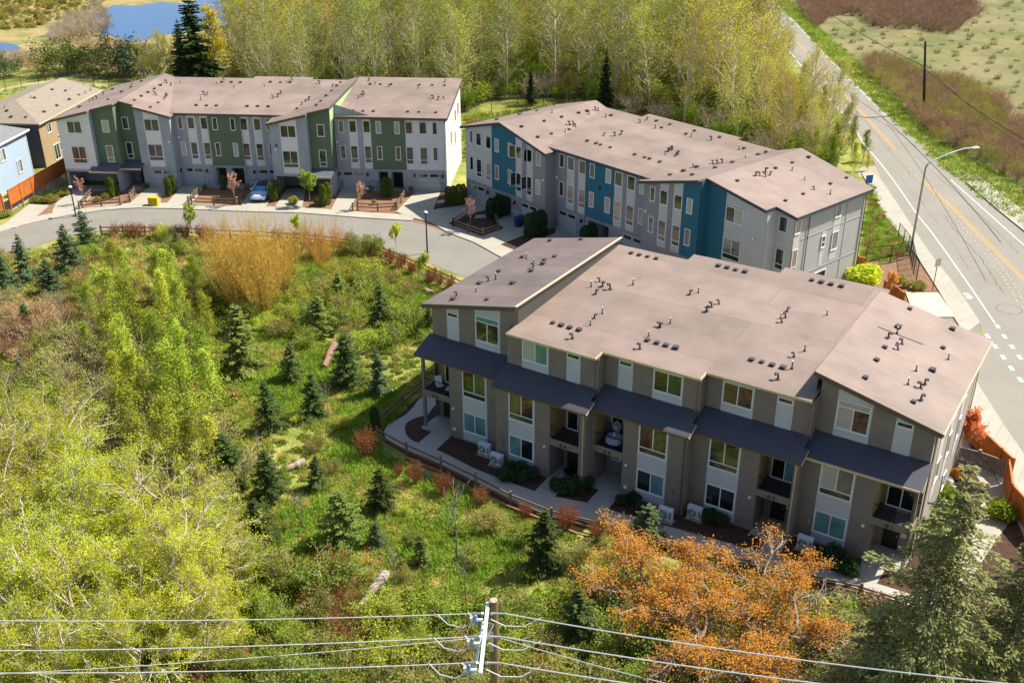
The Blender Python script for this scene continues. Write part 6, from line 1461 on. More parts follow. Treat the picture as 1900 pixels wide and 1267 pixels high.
# yellow cart, blue bins, white tubes
P = G(286, 380, .13); root = empty('yellow_crate', tuple(P), TH[0]); tag(root, 'yellow box standing on the pavement before the second driveway', 'box'); M_YEL = mat('plastic_yellow', '#e0b818', .5, .05)
mb = MB(); mb.box(-.55, .55, -.3, .3, 0, .85); mb.build('body', M_YEL, root); mb = MB(); mb.box(-.58, .58, -.33, .33, .85, .92); mb.build('lid', M_YEL, root)
for k in range(2): mb = MB(); mb.box(-.45+k*.48, -.05+k*.48, -.32, -.3, .15, .7); mb.build('side_panel', mat('plastic_yellow_dark', '#b8960e', .5), root)
def bin_(px, py, label, rz=0):
    P = G(px, py, .13); root = empty('wheeled_bin', tuple(P), TH[1]+rz); tag(root, label, 'bin', 'wheeled bins'); M_B = mat('bin_blue', '#1f4068', .45, .08)
    mb = MB(); b0 = [(-.24, -.26, 0), (.24, -.26, 0), (.24, .26, 0), (-.24, .26, 0)]; b1 = [(-.3, -.34, .95), (.3, -.34, .95), (.3, .34, .95), (-.3, .34, .95)]
    for i in range(4): mb.face([b0[i], b0[(i+1) % 4], b1[(i+1) % 4], b1[i]])
    mb.face(b0[::-1]); mb.build('body', M_B, root); mb = MB(); mb.box(-.33, .33, -.38, .36, .95, 1.02); mb.build('lid', M_B, root); mb = MB(); mb.beam((-.25, .42, .98), (.25, .42, .98), .035); mb.build('handle', M_BLACK, root)
    for s_ in (-.26, .26): mb = MB(); mb.tube([(s_, .28, .1), (s_+.05, .28, .1)], .1, 12); mb.build('wheel', M_BLACK, root)
bin_(961, 420, 'blue wheeled bin in the shade left of its neighbour by the teal row'); bin_(967, 417, 'blue wheeled bin in the shade right of its neighbour by the teal row', .1)
# boulders and pale logs
def log(a, b, r0, r1, label, name='fallen_log', mt=None):
    A, B = Vector(a), Vector(b); mb = MB(tuple(A)); n_ = 7; rr_ = random.Random(int(A.x*10)); pts, rad = [], []
    for i in range(n_+1): t = i/n_; p = A.lerp(B, t); pts.append((p.x+rr_.uniform(-.05, .05), p.y+rr_.uniform(-.05, .05), p.z)); rad.append((r0+(r1-r0)*t)*rr_.uniform(.85, 1.15))
    mb.tube(pts, rad, 11); o = mb.build(name, mt or M_LOG); o.location = A; tag(o, label, 'log')
log(G(658, 1136, .3), G(716, 1063, .9), .14, .3, 'bleached driftwood log lying in the brambles near the utility pole')
log(G(530, 870, .2), G(566, 856, .3), .2, .3, 'pale fallen log between two dark conifers'); log(G(600, 680, .25), G(620, 640, .4), .22, .34, 'brownish fallen log in the middle of the meadow', mt=mat('log_brown', '#8c6f5c', .95, .25, 4, bump=.5))
log(G(596, 511, .2), G(614, 508, .25), .18, .26, 'short white log below the amber willows'); log(G(789, 537, .2), G(800, 545, .3), .2, .28, 'small pale log below the street fence bend')
log(G(845, 1012, .1), G(940, 1062, .1), .07, .07, 'long thin timber edging at the foot of the shrub bed') if False else None
for pts, lb in (([(752, 850), (790, 865), (818, 876)], 'timber edging left of the rust shrubs'), ([(930, 935), (1000, 962), (1070, 990)], 'timber edging behind the dark young conifer'), ([(1125, 985), (1185, 1002)], 'orange-lit timber edging near the orange tree')):
    L_ = gp(pts, .12); mb = MB(tuple(L_[0]))
    for a, b in zip(L_, L_[1:]): mb.beam(tuple(a), tuple(b), .14, .2)
    o = mb.build('timber_edging', mat('timber', '#9a7048', .9, .15)); o.location = L_[0]; tag(o, lb, 'edging')
# little cairn of white stones in the side yard
for i, (x, y, lb) in enumerate(((1762, 889, 'highest'), (1764, 896, 'middle'), (1767, 903, 'lowest'))):
    mb = MB(); rr_ = random.Random(i); mb.tube([(0, 0, 0), (0, 0, .12), (0, 0, .22)], [.16, .24, .1], 9); o = mb.build('stone', M_TRIM); o.location = G(x, y); o.rotation_euler = (.2, .1, i); tag(o, lb+' of three white stones beside the wall in the side yard', 'stone')

# ---- parked car
def car(P, rz, label):
    root = empty('parked_car', tuple(P), rz); tag(root, label, 'car')
    paint = mat('car_paint', '#b9cde4', .25, .03, 2, spec=.8); gl_ = mat('car_glass', '#20282e', .05, .1, 2, spec=1); blk = M_BLACK
    # x across, front at -y. stations: y, half-width, z low, z belt, roof half-width, roof z
    st_ = [(-2.33, .55, .38, .60), (-2.25, .80, .30, .70), (-2.0, .91, .26, .82), (-1.5, .95, .24, .92), (-.9, .96, .24, 1.0), (0, .97, .24, 1.04), (1.2, .97, .25, 1.07), (1.9, .94, .30, 1.08), (2.25, .84, .38, 1.03), (2.35, .7, .5, .9)]
    rings = []; mb = MB()
    for y, hw, z0, z1 in st_:
        zm = z0+(z1-z0)*.55
        prof = [(-hw*.86, z0), (-hw*.99, z0+.12), (-hw, zm), (-hw*.95, z1-.05), (-hw*.8, z1), (0, z1+.035), (hw*.8, z1), (hw*.95, z1-.05), (hw, zm), (hw*.99, z0+.12), (hw*.86, z0)]
        rings.append([mb.P((x, y, z)) for x, z in prof])
    for a, b in zip(rings, rings[1:]):
        for j in range(len(a)-1): mb.f.append([a[j], a[j+1], b[j+1], b[j]]); mb.mi.append(0)
    mb.f.append(rings[0][::-1]); mb.mi.append(0); mb.f.append(rings[-1]); mb.mi.append(0); mb.sm = True; mb.build('body', paint, root)
    mb = MB(); gh = [(-1.0, .80, 1.0, 1.01), (-.35, .74, 1.0, 1.38), (.15, .68, 1.0, 1.56), (.7, .68, 1.0, 1.62), (1.3, .67, 1.0, 1.56), (1.9, .66, 1.0, 1.36), (2.22, .68, 1.0, 1.08)]; rings = []
    for y, hw, z0, z1 in gh:
        prof = [(-.90*(hw/.74)**.5*.98, z0), (-hw*1.0, z0+(z1-z0)*.75), (-hw*.86, z1), (0, z1+.03), (hw*.86, z1), (hw*1.0, z0+(z1-z0)*.75), (.90*(hw/.74)**.5*.98, z0)]; rings.append([mb.P((x, y, z)) for x, z in prof])
    for a, b in zip(rings, rings[1:]):
        for j in range(len(a)-1): mb.f.append([a[j], a[j+1], b[j+1], b[j]]); mb.mi.append(0)
    mb.sm = True; mb.build('glasshouse', gl_, root)
    for s_ in (-1, 1):
        mb = MB(); mb.tube([(s_*.92, -1.0, 1.02), (s_*.765, -.35, 1.37), (s_*.7, .15, 1.56), (s_*.69, .9, 1.6), (s_*.68, 1.5, 1.5), (s_*.74, 2.15, 1.12)], [.035, .04, .04, .045, .05, .05], 6); mb.build('roof_rail', paint, root)
        mb = MB(); mb.beam((s_*.9, .35, 1.03), (s_*.7, .3, 1.56), .05, .05).beam((s_*.91, -.6, 1.0), (s_*.86, 1.8, 1.1), .03, .03); mb.build('door_frame', paint, root)
        mb = MB(); mb.box(s_*1.06-.1, s_*1.06+.1, -.72, -.58, 1.0, 1.14); mb.build('mirror', paint, root)
        mb = MB(); mb.face([(s_*.48, -2.24, .72), (s_*.86, -1.98, .78), (s_*.84, -1.86, .86), (s_*.55, -2.1, .8)] if s_ > 0 else [(s_*.55, -2.1, .8), (s_*.84, -1.86, .86), (s_*.86, -1.98, .78), (s_*.48, -2.24, .72)])
        for k in range(len(mb.v)): mb.v[k] = (mb.v[k][0], mb.v[k][1]-.015, mb.v[k][2]+.03)
        mb.build('headlight', mat('headlight', '#1e2a36', .1, .1, spec=1), root)
        mb = MB(); mb.box(s_*.975-.01, s_*.975+.01, .2, .4, .86, .9); mb.build('door_handle', paint, root)
        for y in (-1.45, 1.45):
            mb = MB(); mb.tube([(s_*.74, y, .34), (s_*.975, y, .34)], .35, 20); wv = mb.build('wheel', mat('tyre', '#161616', .8), root)
            mb = MB(); mb.tube([(s_*.97, y, .34), (s_*.985, y, .34)], .24, 14); mb.build('rim', M_METAL, wv)
    mb = MB(); mb.box(-.62, .62, -2.34, -2.27, .32, .40); mb.build('lower_grille', blk, root); mb = MB(); mb.box(-.26, .26, -2.36, -2.33, .46, .58); mb.build('number_plate', M_TRIM, root)
    mb = MB(); mb.face([(-.66, -.93, 1.055), (.66, -.93, 1.055), (.58, -.4, 1.37), (-.58, -.4, 1.37)]); 
    for k in range(4): mb.v[k] = (mb.v[k][0], mb.v[k][1]-.01, mb.v[k][2]+.02)
    mb.build('sunshade', mat('sunshade_blue', '#2f8fc0', .3), root)
a = G(478, 376, .13); q = rA.matrix_world.inverted() @ a
Pc = rA.matrix_world @ Vector((q.x-.05, q.y+2.2, .13)); car(Pc, TH[0]+.03, 'pale blue-white electric hatchback parked nose out on a driveway')
# ------------------------------------------------------------------ planting the place
HT = {}
def ht(parts):
    me = [q for q in parts if q is not None][-1]
    if me.name not in HT:
        a = np.empty(len(me.vertices)*3, dtype=np.float32); me.vertices.foreach_get('co', a); HT[me.name] = float(np.percentile(a[2::3], 99.7))
    return HT[me.name]
def put(name, parts, px, py, top, label, cat, group=None, leaf=None, z=0, sx=None, h=None, rz=None):
    P = G(px, py, z); h = h or max(.3, height_to(P, top)-z); return plant(name, parts, P, h, ht(parts), label, cat, group, leaf, rz, sx, R)
R = random.Random(2024)

# ---- the wood behind: nearest trees one by one, the far rest as a mass
wood_px = [(440, 205), (520, 212), (640, 208), (858, 212), (900, 190), (1000, 182), (1095, 186), (1230, 232), (1400, 288), (1480, 322), (1545, 322), (1558, 300), (1520, 250), (1468, 192), (1424, 130), (1368, 55), (1300, -25), (520, -25), (470, 30), (450, 90), (436, 130)]
wood = [(G(x, y).x, G(x, y).y) for x, y in wood_px]
trees = scatter_world(wood, 4.3, R, 700); trees.sort(key=lambda p: p.length)
names = ['olive-green slender alder in the wood behind the rows', 'yellow-green slender alder in the wood behind the rows', 'deep green slender alder in the wood behind the rows', 'golden-tinged slender alder in the wood behind the rows']
near, far = trees[:285], trees[285:]
from mathutils import noise as mnoise
rest = []
for p in near:
    k = mnoise.noise(Vector((p.x*.035, p.y*.035, 1.7))); q = R.random(); i = (2 if q < .45 else 0) if k < -.12 else ((0 if q < .5 else 1) if k < .12 else (1 if q < .55 else 3))
    h = R.uniform(14.5, 20.5)
    px_, py_ = proj(p)
    if px_ > 1400: h *= .5+.25*R.random()
    if px_ < 480 and py_ < 90: h *= .7
    plant('alder_tree', ALD[R.randrange(6)], p, h, ht(ALD[0]), names[i], 'tree', 'alders in the wood: '+('olive', 'yellow-green', 'deep green', 'golden')[i], L_ALD[i], None, R.uniform(.85, 1.2), R)
lc = [(ALD[i][1], L_ALD[i % 4]) for i in range(6)]
stuff('far_wood', far, 3, lc, .85, 1.12, 'far part of the spring wood along the top edge of the view', 'wood')
stuff('far_wood_trunks', far[::2], 3, [ALD[i][0] for i in range(6)], .85, 1.12, 'thin pale trunks of the far part of the wood', 'wood')
# understorey
us = scatter_world(wood, 2.6, R, 900)
stuff('wood_understorey', us, 4, [(BSH[0][1], L_ALD[2]), (BSH[1][1], L_OLIVE), (BSH[2][1], L_GREEN), (BARE[0][0], M_TWIG), (BARE[1][0], M_TWIG)], 1.0, 2.0, 'undergrowth between the alder trunks', 'undergrowth')
sheet('wood_floor', [Vector((x, y, 0)) for x, y in wood], .006, M_WOODF)
L_NEEDF = leafmat('needle_fir', '#47582f', '#283a20', .2, .2)
for x, y, top, sc, lb in ((372, 172, -20, 1.15, 'tall dark fir left of the wood beside the pond'), (345, 160, 40, 1.2, 'shorter dark fir at the pond side of the tall one'), (1122, 205, 92, .7, 'dark fir at the foot of the wood behind the teal row'), (630, 170, 98, .8, 'small dark fir behind the middle of the far row'),
                          (985, 196, 130, .9, 'small dark fir by the chain-link clearing'), (735, 170, 108, .8, 'small dark fir behind the right end of the far row'), (880, 186, 118, .8, 'bushy dark fir near the clearing between the rows')):
    put('fir_tree', BIGC[R.randrange(2)], x, y, top, lb, 'tree', None, L_NEEDF, sx=sc)
put('willow_tree', MAP[0], 300, 170, 55, 'twiggy yellow-olive willow left of the dark fir', 'tree', None, L_ALD[3], sx=.8)
put('alder_tree', SAP[1], 405, 165, 10, 'bright leafy alder right of the tall dark fir', 'tree', None, L_ALD[1])
for x, y, top, k, lf, lb in ((118, 138, 68, 0, L_ARB, 'broad dark green bush before the pond, left one'), (150, 136, 84, 1, L_ARB, 'dark green bush before the pond, second from left'), (212, 141, 66, 0, L_NEEDLE, 'dark green bush before the pond, under the bright water'), (244, 140, 78, 1, L_NEEDLE, 'round dark bush before the pond right of the tallest'),
                             (265, 146, 82, 0, L_NEEDD, 'dark bush at the right end of the pond-side row'), (14, 142, 98, 0, L_NEEDLE, 'dark bush at the far left edge by the wetland fence'), (178, 128, 58, 2, L_DRY, 'bare pinkish-brown bush against the pond'), (60, 132, 104, 2, L_OLIVE, 'pale olive bush left of the pond-side row'),
                             (172, 142, 112, 3, L_GREEN, 'low bright green bush by the wetland fence'), (25, 30, 3, 3, L_OLIVE, 'green bush on the far bank at the top left corner'), (80, 140, 118, 3, L_OLIVE, 'low olive bush beside the wetland fence')):
    put('bush', (BSH if k != 2 else BARE)[k], x, y, top, lb, 'bush', None, lf)
bank = [(G(x, y).x, G(x, y).y) for x, y in ((-40, 130), (100, 122), (250, 135), (300, 140), (285, 92), (190, 84), (60, 105), (-40, 112))]
stuff('reeds', scatter_world(bank, .8, R, 2500), 5, [(TALLT[i], L_DRY) for i in range(3)]+[(BARE[2][0], M_TWIG), (TALLT[1], L_OLIVE)], .7, 1.2, 'rusty dry reeds and brush between fence and pond', 'reeds')
bank2 = [(G(x, y).x, G(x, y).y) for x, y in ((-40, 60), (60, 52), (150, 24), (200, 2), (260, -8), (-40, -20))]
reed = [(G(x, y).x, G(x, y).y) for x, y in ((92, 80), (110, 44), (150, 28), (190, 16), (204, 40), (190, 66), (150, 80), (110, 82))]
stuff('reed_bed', scatter_world(reed, 1.5, R, 800), 28, [(TALLT[0], L_DRY), (BARE[1][0], M_TWIG), (TALLT[2], L_OLIVE)], 1.0, 1.6, 'dark reed bed at the left end of the pond', 'reeds')
stuff('bank_grass', scatter_world(bank2, 1.6, R, 2500), 6, [(TALLT[0], L_DRY), (TALLT[1], L_OLIVE), (CLUMPS[0], L_OLIVE)], .8, 1.5, 'tawny grass on the far bank of the pond', 'grass')

# ---- thickets across the road
br2 = [(G(x, y).x, G(x, y).y) for x, y in ((1607, 116), (1640, 112), (1718, 152), (1786, 159), (1849, 187), (1875, 227), (1912, 240), (2000, 300), (2080, 400), (1950, 372), (1850, 318), (1806, 292), (1738, 262), (1662, 180), (1612, 140))]
stuff('brush_thicket', scatter_world(br2, 1.25, R, 3000), 7, [(BARE[i][0], mat('twig_brown', '#ab8a6c', .95, .2, .6, island=.3)) for i in range(4)]+[(BARE[0][1], L_OLIVE), (BARE[2][1], L_OLIVE)], .75, 1.25, 'brown and olive brush thicket along the road ditch', 'thicket')
br1 = [(G(x, y).x, G(x, y).y) for x, y in ((1470, -22), (1494, 30), (1518, 50), (1549, 31), (1604, 31), (1622, 53), (1705, 55), (1756, 64), (1776, 62), (1786, 42), (1812, 28), (1780, -10), (1700, -40), (1560, -45))]
stuff('brush_thicket', scatter_world(br1, 1.7, R, 3000), 8, [(BARE[i][0], mat('twig_redbrown', '#a3856c', .95, .2, .6, island=.3)) for i in range(4)], 1.0, 1.5, 'reddish-brown brush thicket far across the field', 'thicket')
vg = [(p.x, p.y) for p in road_r[4:-6]]+[(p.x, p.y) for p in verge_r[::-1]]
stuff('verge_grass', scatter_world(vg, .8, R, 4000), 9, [(TUFTS[i], leafmat('grass_verge', '#8c983f', '#6c7c34')) for i in range(3)], 1.2, 2.4, 'bright green verge grass between road and ditch', 'grass')
fd = [(G(x, y).x, G(x, y).y) for x, y in ((1530, 60), (1600, 36), (1700, 60), (1790, 60), (1830, 20), (1960, -20), (2050, 300), (1890, 225), (1850, 180), (1720, 145), (1620, 105))]
stuff('field_grass', scatter_world(fd, 3.4, R, 900), 10, [(TALLT[0], leafmat('grass_straw', '#7f7854', '#696f42')), (TUFTS[1], leafmat('grass_field', '#6f7642', '#5c6636')), (TALLT[2], MATS['grass_straw'])], 1.0, 1.9, 'pale tussock grass of the open field across the road', 'grass')
root = empty('alder_tree', (0, 0, 0)); bpy.data.objects.remove(root)
put('alder_tree', ALD[2], 1555, 298, 170, 'thin half-bare alder leaning over the road edge above the teal row', 'tree', None, L_ALD[0], sx=.8)
for x, y, top in ((1600, 300, 240), (1580, 285, 215), (1560, 262, 190), (1540, 318, 250), (1585, 318, 262), (1510, 318, 235), (1610, 318, 285), (1520, 235, 160), (1490, 180, 112), (1460, 322, 255), (1548, 300, 228)):
    put('alder_sapling', SAP[R.randrange(4)], x, y, top, 'young bright alder crowding the left edge of the main road', 'tree', 'saplings at the road edge', R.choice(L_ALD[:3]), sx=.95)
# grassy strip between teal row and road pavement
st_ = [(G(x, y).x, G(x, y).y) for x, y in ((1616, 345), (1640, 402), (1690, 466), (1640, 486), (1600, 480), (1606, 420), (1612, 380))]
stuff('strip_weeds', scatter_world(st_, .42, R, 1200), 11, [(TALLT[0], leafmat('weed_bright', '#93a848', '#6a8034')), (TALLT[1], L_DRY), (LOWC[0], MATS['weed_bright']), (LOWC[1], L_GREEN)], .6, 1.1, 'weedy green strip between the teal row and the pavement', 'weeds')

# ---- beds along the private street, meadow side
for i, (x, y) in enumerate(((216, 441), (243, 441), (259, 441), (287, 442), (345, 443), (374, 445), (390, 447), (515, 452), (545, 455), (685, 478), (724, 490), (745, 497), (765, 508), (800, 524), (816, 530), (835, 538))):
    put('barberry', RUSTB[i % 3], x, y, y-30, 'rust-brown clipped shrub along the street fence', 'shrub', 'rust shrubs along the street fence', L_RUST, sx=.8)
for x, y, top, lf, lb in ((304, 444, 413, L_SAP[1], 'pale green shrub among the rust ones by the street fence'), (322, 445, 416, L_OLIVE, 'olive shrub among the rust ones by the street fence'), (655, 468, 428, L_OLIVE, 'olive shrub at the fence above the amber willows'), (690, 476, 434, L_GREEN, 'bright green shrub beside the red one at the fence'), (704, 456, 440, L_RUST, 'small red shrub tied at the street fence')):
    put('shrub', BSH[1], x, y, top, lb, 'shrub', None, lf)
for x, y, top, lb in ((357, 442, 378, 'young pale-leaved street tree behind the street fence, left one'), (735, 470, 412, 'young pale-leaved street tree behind the street fence, middle one'), (785, 537, 468, 'young pale-leaved street tree by the fence bend, right one'), (550, 448, 396, 'thin young tree rising through the amber willows')):
    put('street_tree', STR[R.randrange(3)], x, y, top, lb, 'tree', None, L_SAP[1], sx=.9)
put('street_tree', STR[0], 575, 382, 316, 'fresh green street tree before the middle carport', 'tree', None, leafmat('leaf_fresh', '#a9c440', '#7c9c2c'), z=.12)
for x, y, top, lb in ((155, 378, 326, 'pink-budded little tree before the left carport'), (437, 380, 320, 'pink-budded little tree left of the parked car'), (671, 388, 334, 'pink-budded little tree by the triangular bed'), (873, 428, 366, 'pink-budded little tree in the shaded planter')):
    put('flowering_tree', STRB[R.randrange(3)], x, y, top, lb, 'tree', None, L_PINK, z=.12)
def cols(L_, z=.12, leaf=None):
    for x, y, top, w_, lb in L_: put('arborvitae', (COLM[R.randrange(2)],), x, y, top, lb, 'hedge shrub', None, leaf or L_ARB, z=z, sx=w_)
cols([(207, 365, 329, .85, 'sunlit clipped column shrub before the left carport, left of a pair'), (213, 360, 327, .8, 'clipped column shrub before the left carport, right of a pair'), (314, 363, 328, .8, 'clipped column shrub between driveways, front of a pair'), (322, 358, 324, .8, 'clipped column shrub between driveways, back of a pair'),
      (416, 351, 325, .95, 'dark column shrub before the far row’s middle doors'), (508, 372, 334, .9, 'dark column shrub right of the parked car, near one'), (514, 366, 334, .9, 'dark column shrub right of the parked car, far one'), (601, 381, 342, .8, 'sunlit column shrub right of the fresh green tree, left one'), (609, 377, 338, .8, 'sunlit column shrub right of the fresh green tree, right one'),
      (716, 364, 329, 1.0, 'column shrub before the right-hand doors, left one'), (723, 363, 331, .9, 'column shrub before the right-hand doors, right one'), (833, 381, 346, .9, 'dark column shrub in the corner between the rows, leftmost'), (842, 381, 345, .9, 'dark column shrub in the corner between the rows, second'), (852, 380, 342, .9, 'dark column shrub in the corner between the rows, third'), (860, 378, 342, .85, 'dark column shrub in the corner between the rows, rightmost')])
cols([(911, 405, 368, 1.1, 'dark column shrub above the shaded planter, left one'), (922, 404, 365, 1.1, 'dark column shrub above the shaded planter, middle one'), (933, 400, 363, 1.1, 'dark column shrub above the shaded planter, right one'), (983, 438, 396, 1.1, 'dark column shrub at the bed end before the teal row, left one'), (993, 437, 392, 1.1, 'dark column shrub at the bed end before the teal row, middle one'), (1004, 434, 390, 1.1, 'dark column shrub at the bed end before the teal row, right one'),
      (1085, 460, 419, 1.1, 'dark column shrub just above the near roof, left one'), (1096, 458, 416, 1.1, 'dark column shrub just above the near roof, right one')], leaf=L_BOX)
cols([(697, 797, 756, .8, 'slim dark column shrub at the bend of the path')], z=0, leaf=L_BOX)
def rounds(L_, leaf=L_BOX, z=.03):
    for x, y, top, w_, lb in L_: put('round_shrub', (ROUND[R.randrange(2)],), x, y, top, lb, 'shrub', None, leaf, z=z, sx=w_)
rounds([(938, 890, 866, 1.1, 'low dark shrub left of the bay with two green blinds, left one'), (955, 882, 856, 1.2, 'low dark shrub under the second bay, middle one'), (968, 892, 872, .9, 'low dark shrub under the second bay, near one'), (985, 885, 866, 1, 'low dark shrub under the second bay, right one'), (1033, 908, 886, 1, 'low dark shrub between the two porches, left one'),
        (1057, 912, 888, 1.3, 'low dark shrub between the two porches, middle one'), (1078, 908, 882, 1.2, 'low dark shrub between the two porches, right one'), (1152, 934, 918, 1.1, 'low dark shrub below the curtained bay, left one'), (1176, 930, 914, 1.3, 'low dark shrub below the curtained bay, middle one'), (1190, 950, 930, 1.0, 'low dark shrub below the curtained bay, near one'),
        (1318, 965, 945, 1.2, 'low dark shrub beside the dark-paned bay, left one'), (1335, 972, 952, 1.1, 'low dark shrub beside the dark-paned bay, right one'), (1518, 1040, 1018, 1.1, 'low dark shrub right of the last heat pump, left one'), (1545, 1040, 1014, 1.3, 'low dark shrub right of the last heat pump, middle one'), (1572, 1062, 1034, 1.2, 'low dark shrub right of the last heat pump, right one')])
rounds([(1754, 918, 900, 1.2, 'bright round shrub against the sunlit side wall, far one'), (1764, 938, 912, 1.4, 'bright round shrub against the sunlit side wall, middle one'), (1745, 960, 938, 1.2, 'bright round shrub against the sunlit side wall, near one'), (1732, 990, 968, 1.2, 'olive round shrub against the side wall, nearest'), (1858, 960, 930, 1.5, 'dark round shrub beside the near cedar fence')], L_GREEN)
rounds([(1776, 886, 868, 1.2, 'orange-leaved low shrub before the picket fence')], L_ORANGE)
rounds([(1603, 519, 492, 2.0, 'large yellow-green mounded shrub at the corner of the teal row')], L_YEL)
rounds([(1681, 533, 519, 1.0, 'small green shrub in the bark bed, left one'), (1703, 538, 521, 1.2, 'small green shrub in the bark bed, right one'), (1668, 523, 508, 1.1, 'small green shrub behind the coral one')], L_OLIVE)
rounds([(68, 376, 364, 1.6, 'low grey-green shrub by the parking pad, left one'), (82, 377, 366, 1.5, 'low grey-green shrub by the parking pad, middle one'), (96, 375, 361, 1.4, 'low grey-green shrub by the parking pad, right one'), (113, 364, 352, 1.5, 'low grey-green shrub above the first driveway, left one'), (122, 362, 348, 1.3, 'low grey-green shrub above the first driveway, right one'),
        (8, 402, 390, 1.8, 'grey-green shrub at the left edge by the block wall')], L_OLIVE, .02)
rounds([(196, 369, 358, 1.0, 'dark little shrub left of the first column pair'), (272, 349, 340, 1.0, 'dark pot shrub beside the first garage'), (380, 349, 342, 1.0, 'dark low shrub between garages'), (458, 350, 342, 1.1, 'dark low shrub left of the car'), (545, 378, 364, 1.2, 'dark grassy shrub left of the fresh green tree'), (590, 378, 366, 1.1, 'dark grassy shrub right of the fresh green tree'), (688, 352, 344, 1.2, 'dark shrub by the right-hand doors, left one'), (762, 354, 345, .9, 'dark pot shrub by the right-hand doors, right one'), (400, 372, 363, 1.1, 'olive grass shrub in the bed left of the car'), (182, 373, 364, 1.0, 'brown low shrub in the first bed'), (694, 378, 370, .9, 'small dry shrub in the triangular bed')], L_OLIVE, .13)
put('coral_shrub', STR[1], 1648, 562, 500, 'coral-leaved small tree between the cedar boards and bark bed', 'tree', None, L_CORAL, sx=1.1)
put('coral_shrub', STR[2], 1790, 862, 762, 'coral and gold-leaved small tree between side wall and cedar fence', 'tree', None, L_CORAL, sx=.95)
# rust shrubs along the path fence
for x, y, top, sx, lb in ((680, 846, 795, .9, 'round-headed rust shrub at the left bend of the path fence'), (772, 897, 858, .85, 'rust shrub beside the round utility cover'), (823, 918, 878, .95, 'rust shrub third from the left along the path fence'), (740, 884, 862, .8, 'low rust shrub left of the round utility cover'), (893, 936, 905, 1.0, 'rust shrub in the middle of the path fence'), (975, 960, 932, .9, 'rust shrub behind the dark young conifer'),
                          (1052, 984, 938, .95, 'boxy rust shrub right of the dark young conifer'), (1107, 1003, 962, .95, 'rust shrub with bright edging behind it'), (1160, 1012, 980, .9, 'rust shrub at the left rim of the orange tree'), (1612, 1150, 1090, .9, 'dark rust shrub right of the orange tree by the fence')):
    put('rust_shrub', RUSTB[R.randrange(3)], x, y, top-2, lb, 'shrub', None, L_RUST, sx=sx*.78)
# ---- conifers in the meadow, one by one
for i, (x, y, top, sx, lf, lb) in enumerate(((131, 503, 412, 1.15, 1, 'young conifer in the upper left, close to the street'), (165, 468, 388, 1.2, 1, 'grey-tipped conifer beside the left street lamp'), (50, 522, 430, 1.2, 1, 'conifer in the left cluster, centre'), (14, 545, 470, 1.3, 1, 'conifer at the left edge of the left cluster'), (96, 548, 480, 1.5, 1, 'broad conifer at the right of the left cluster'),
        (57, 622, 560, 1.1, 0, 'small lone blue-dark conifer among the dry brush'), (38, 705, 668, 1.5, 0, 'low dark conifer mound at the left edge'), (543, 704, 632, 1.2, 0, 'conifer in the upper middle of the meadow'), (584, 772, 686, 1.1, 0, 'dark narrow conifer in mid meadow'), (650, 714, 612, 1.15, 0, 'tall conifer left of the path bend'), (706, 732, 640, 1.1, 1, 'grey-green conifer nearest the roof corner of the taupe block'),
        (504, 798, 700, 1.1, 0, 'tall dark conifer above the fallen log'), (450, 690, 560, 1.2, 2, 'olive drooping conifer beside the golden willows'), (500, 925, 828, 1.2, 0, 'very dark conifer left of centre'), (588, 906, 842, 1.3, 0, 'broad dark conifer right of the pale log'), (708, 946, 862, 1.25, 0, 'full dark conifer before the path fence'), (482, 1008, 922, 1.25, 0, 'blue-green conifer at the edge of the brambles'),
        (637, 1006, 905, 1.2, 2, 'ivy-footed conifer in the middle foreground'), (1007, 1062, 940, 1.25, 0, 'largest dark young conifer before the path'), (706, 615, 520, 1.15, 0, 'conifer below the bend of the street fence'), (800, 622, 566, 1.0, 0, 'dark conifer hard against the roof corner'), (1198, 1002, 934, 1.4, 1, 'spiky grey-green conifer before the heat pumps'), (1072, 1180, 1085, 1.5, 0, 'dark broad conifer near the wires right of the pole'),
        (595, 620, 545, 1.5, 2, 'olive bushy conifer in the upper meadow'), (440, 620, 560, 1.2, 2, 'small olive conifer under the golden willows'), (430, 900, 800, 1.3, 0, 'soft grey-green conifer at the left of the meadow'), (630, 560, 500, 1.3, 2, 'olive conifer among the bright bushes'), (330, 470, 428, 1.2, 1, 'small conifer behind the leafy saplings'), (783, 1046, 990, 1.2, 2, 'little olive conifer in the lower meadow'), (700, 1010, 965, 1.1, 1, 'thin spiky conifer beside the path fence'))):
    put('conifer', CON[i % 4], x, y, y-(y-top)*.93, lb, 'tree', None, (L_NEEDLE, leafmat('needle_grey_green', '#5c6c4a', '#3a4c34', .15, .2), L_NEEDLE2)[lf], sx=sx*.88)
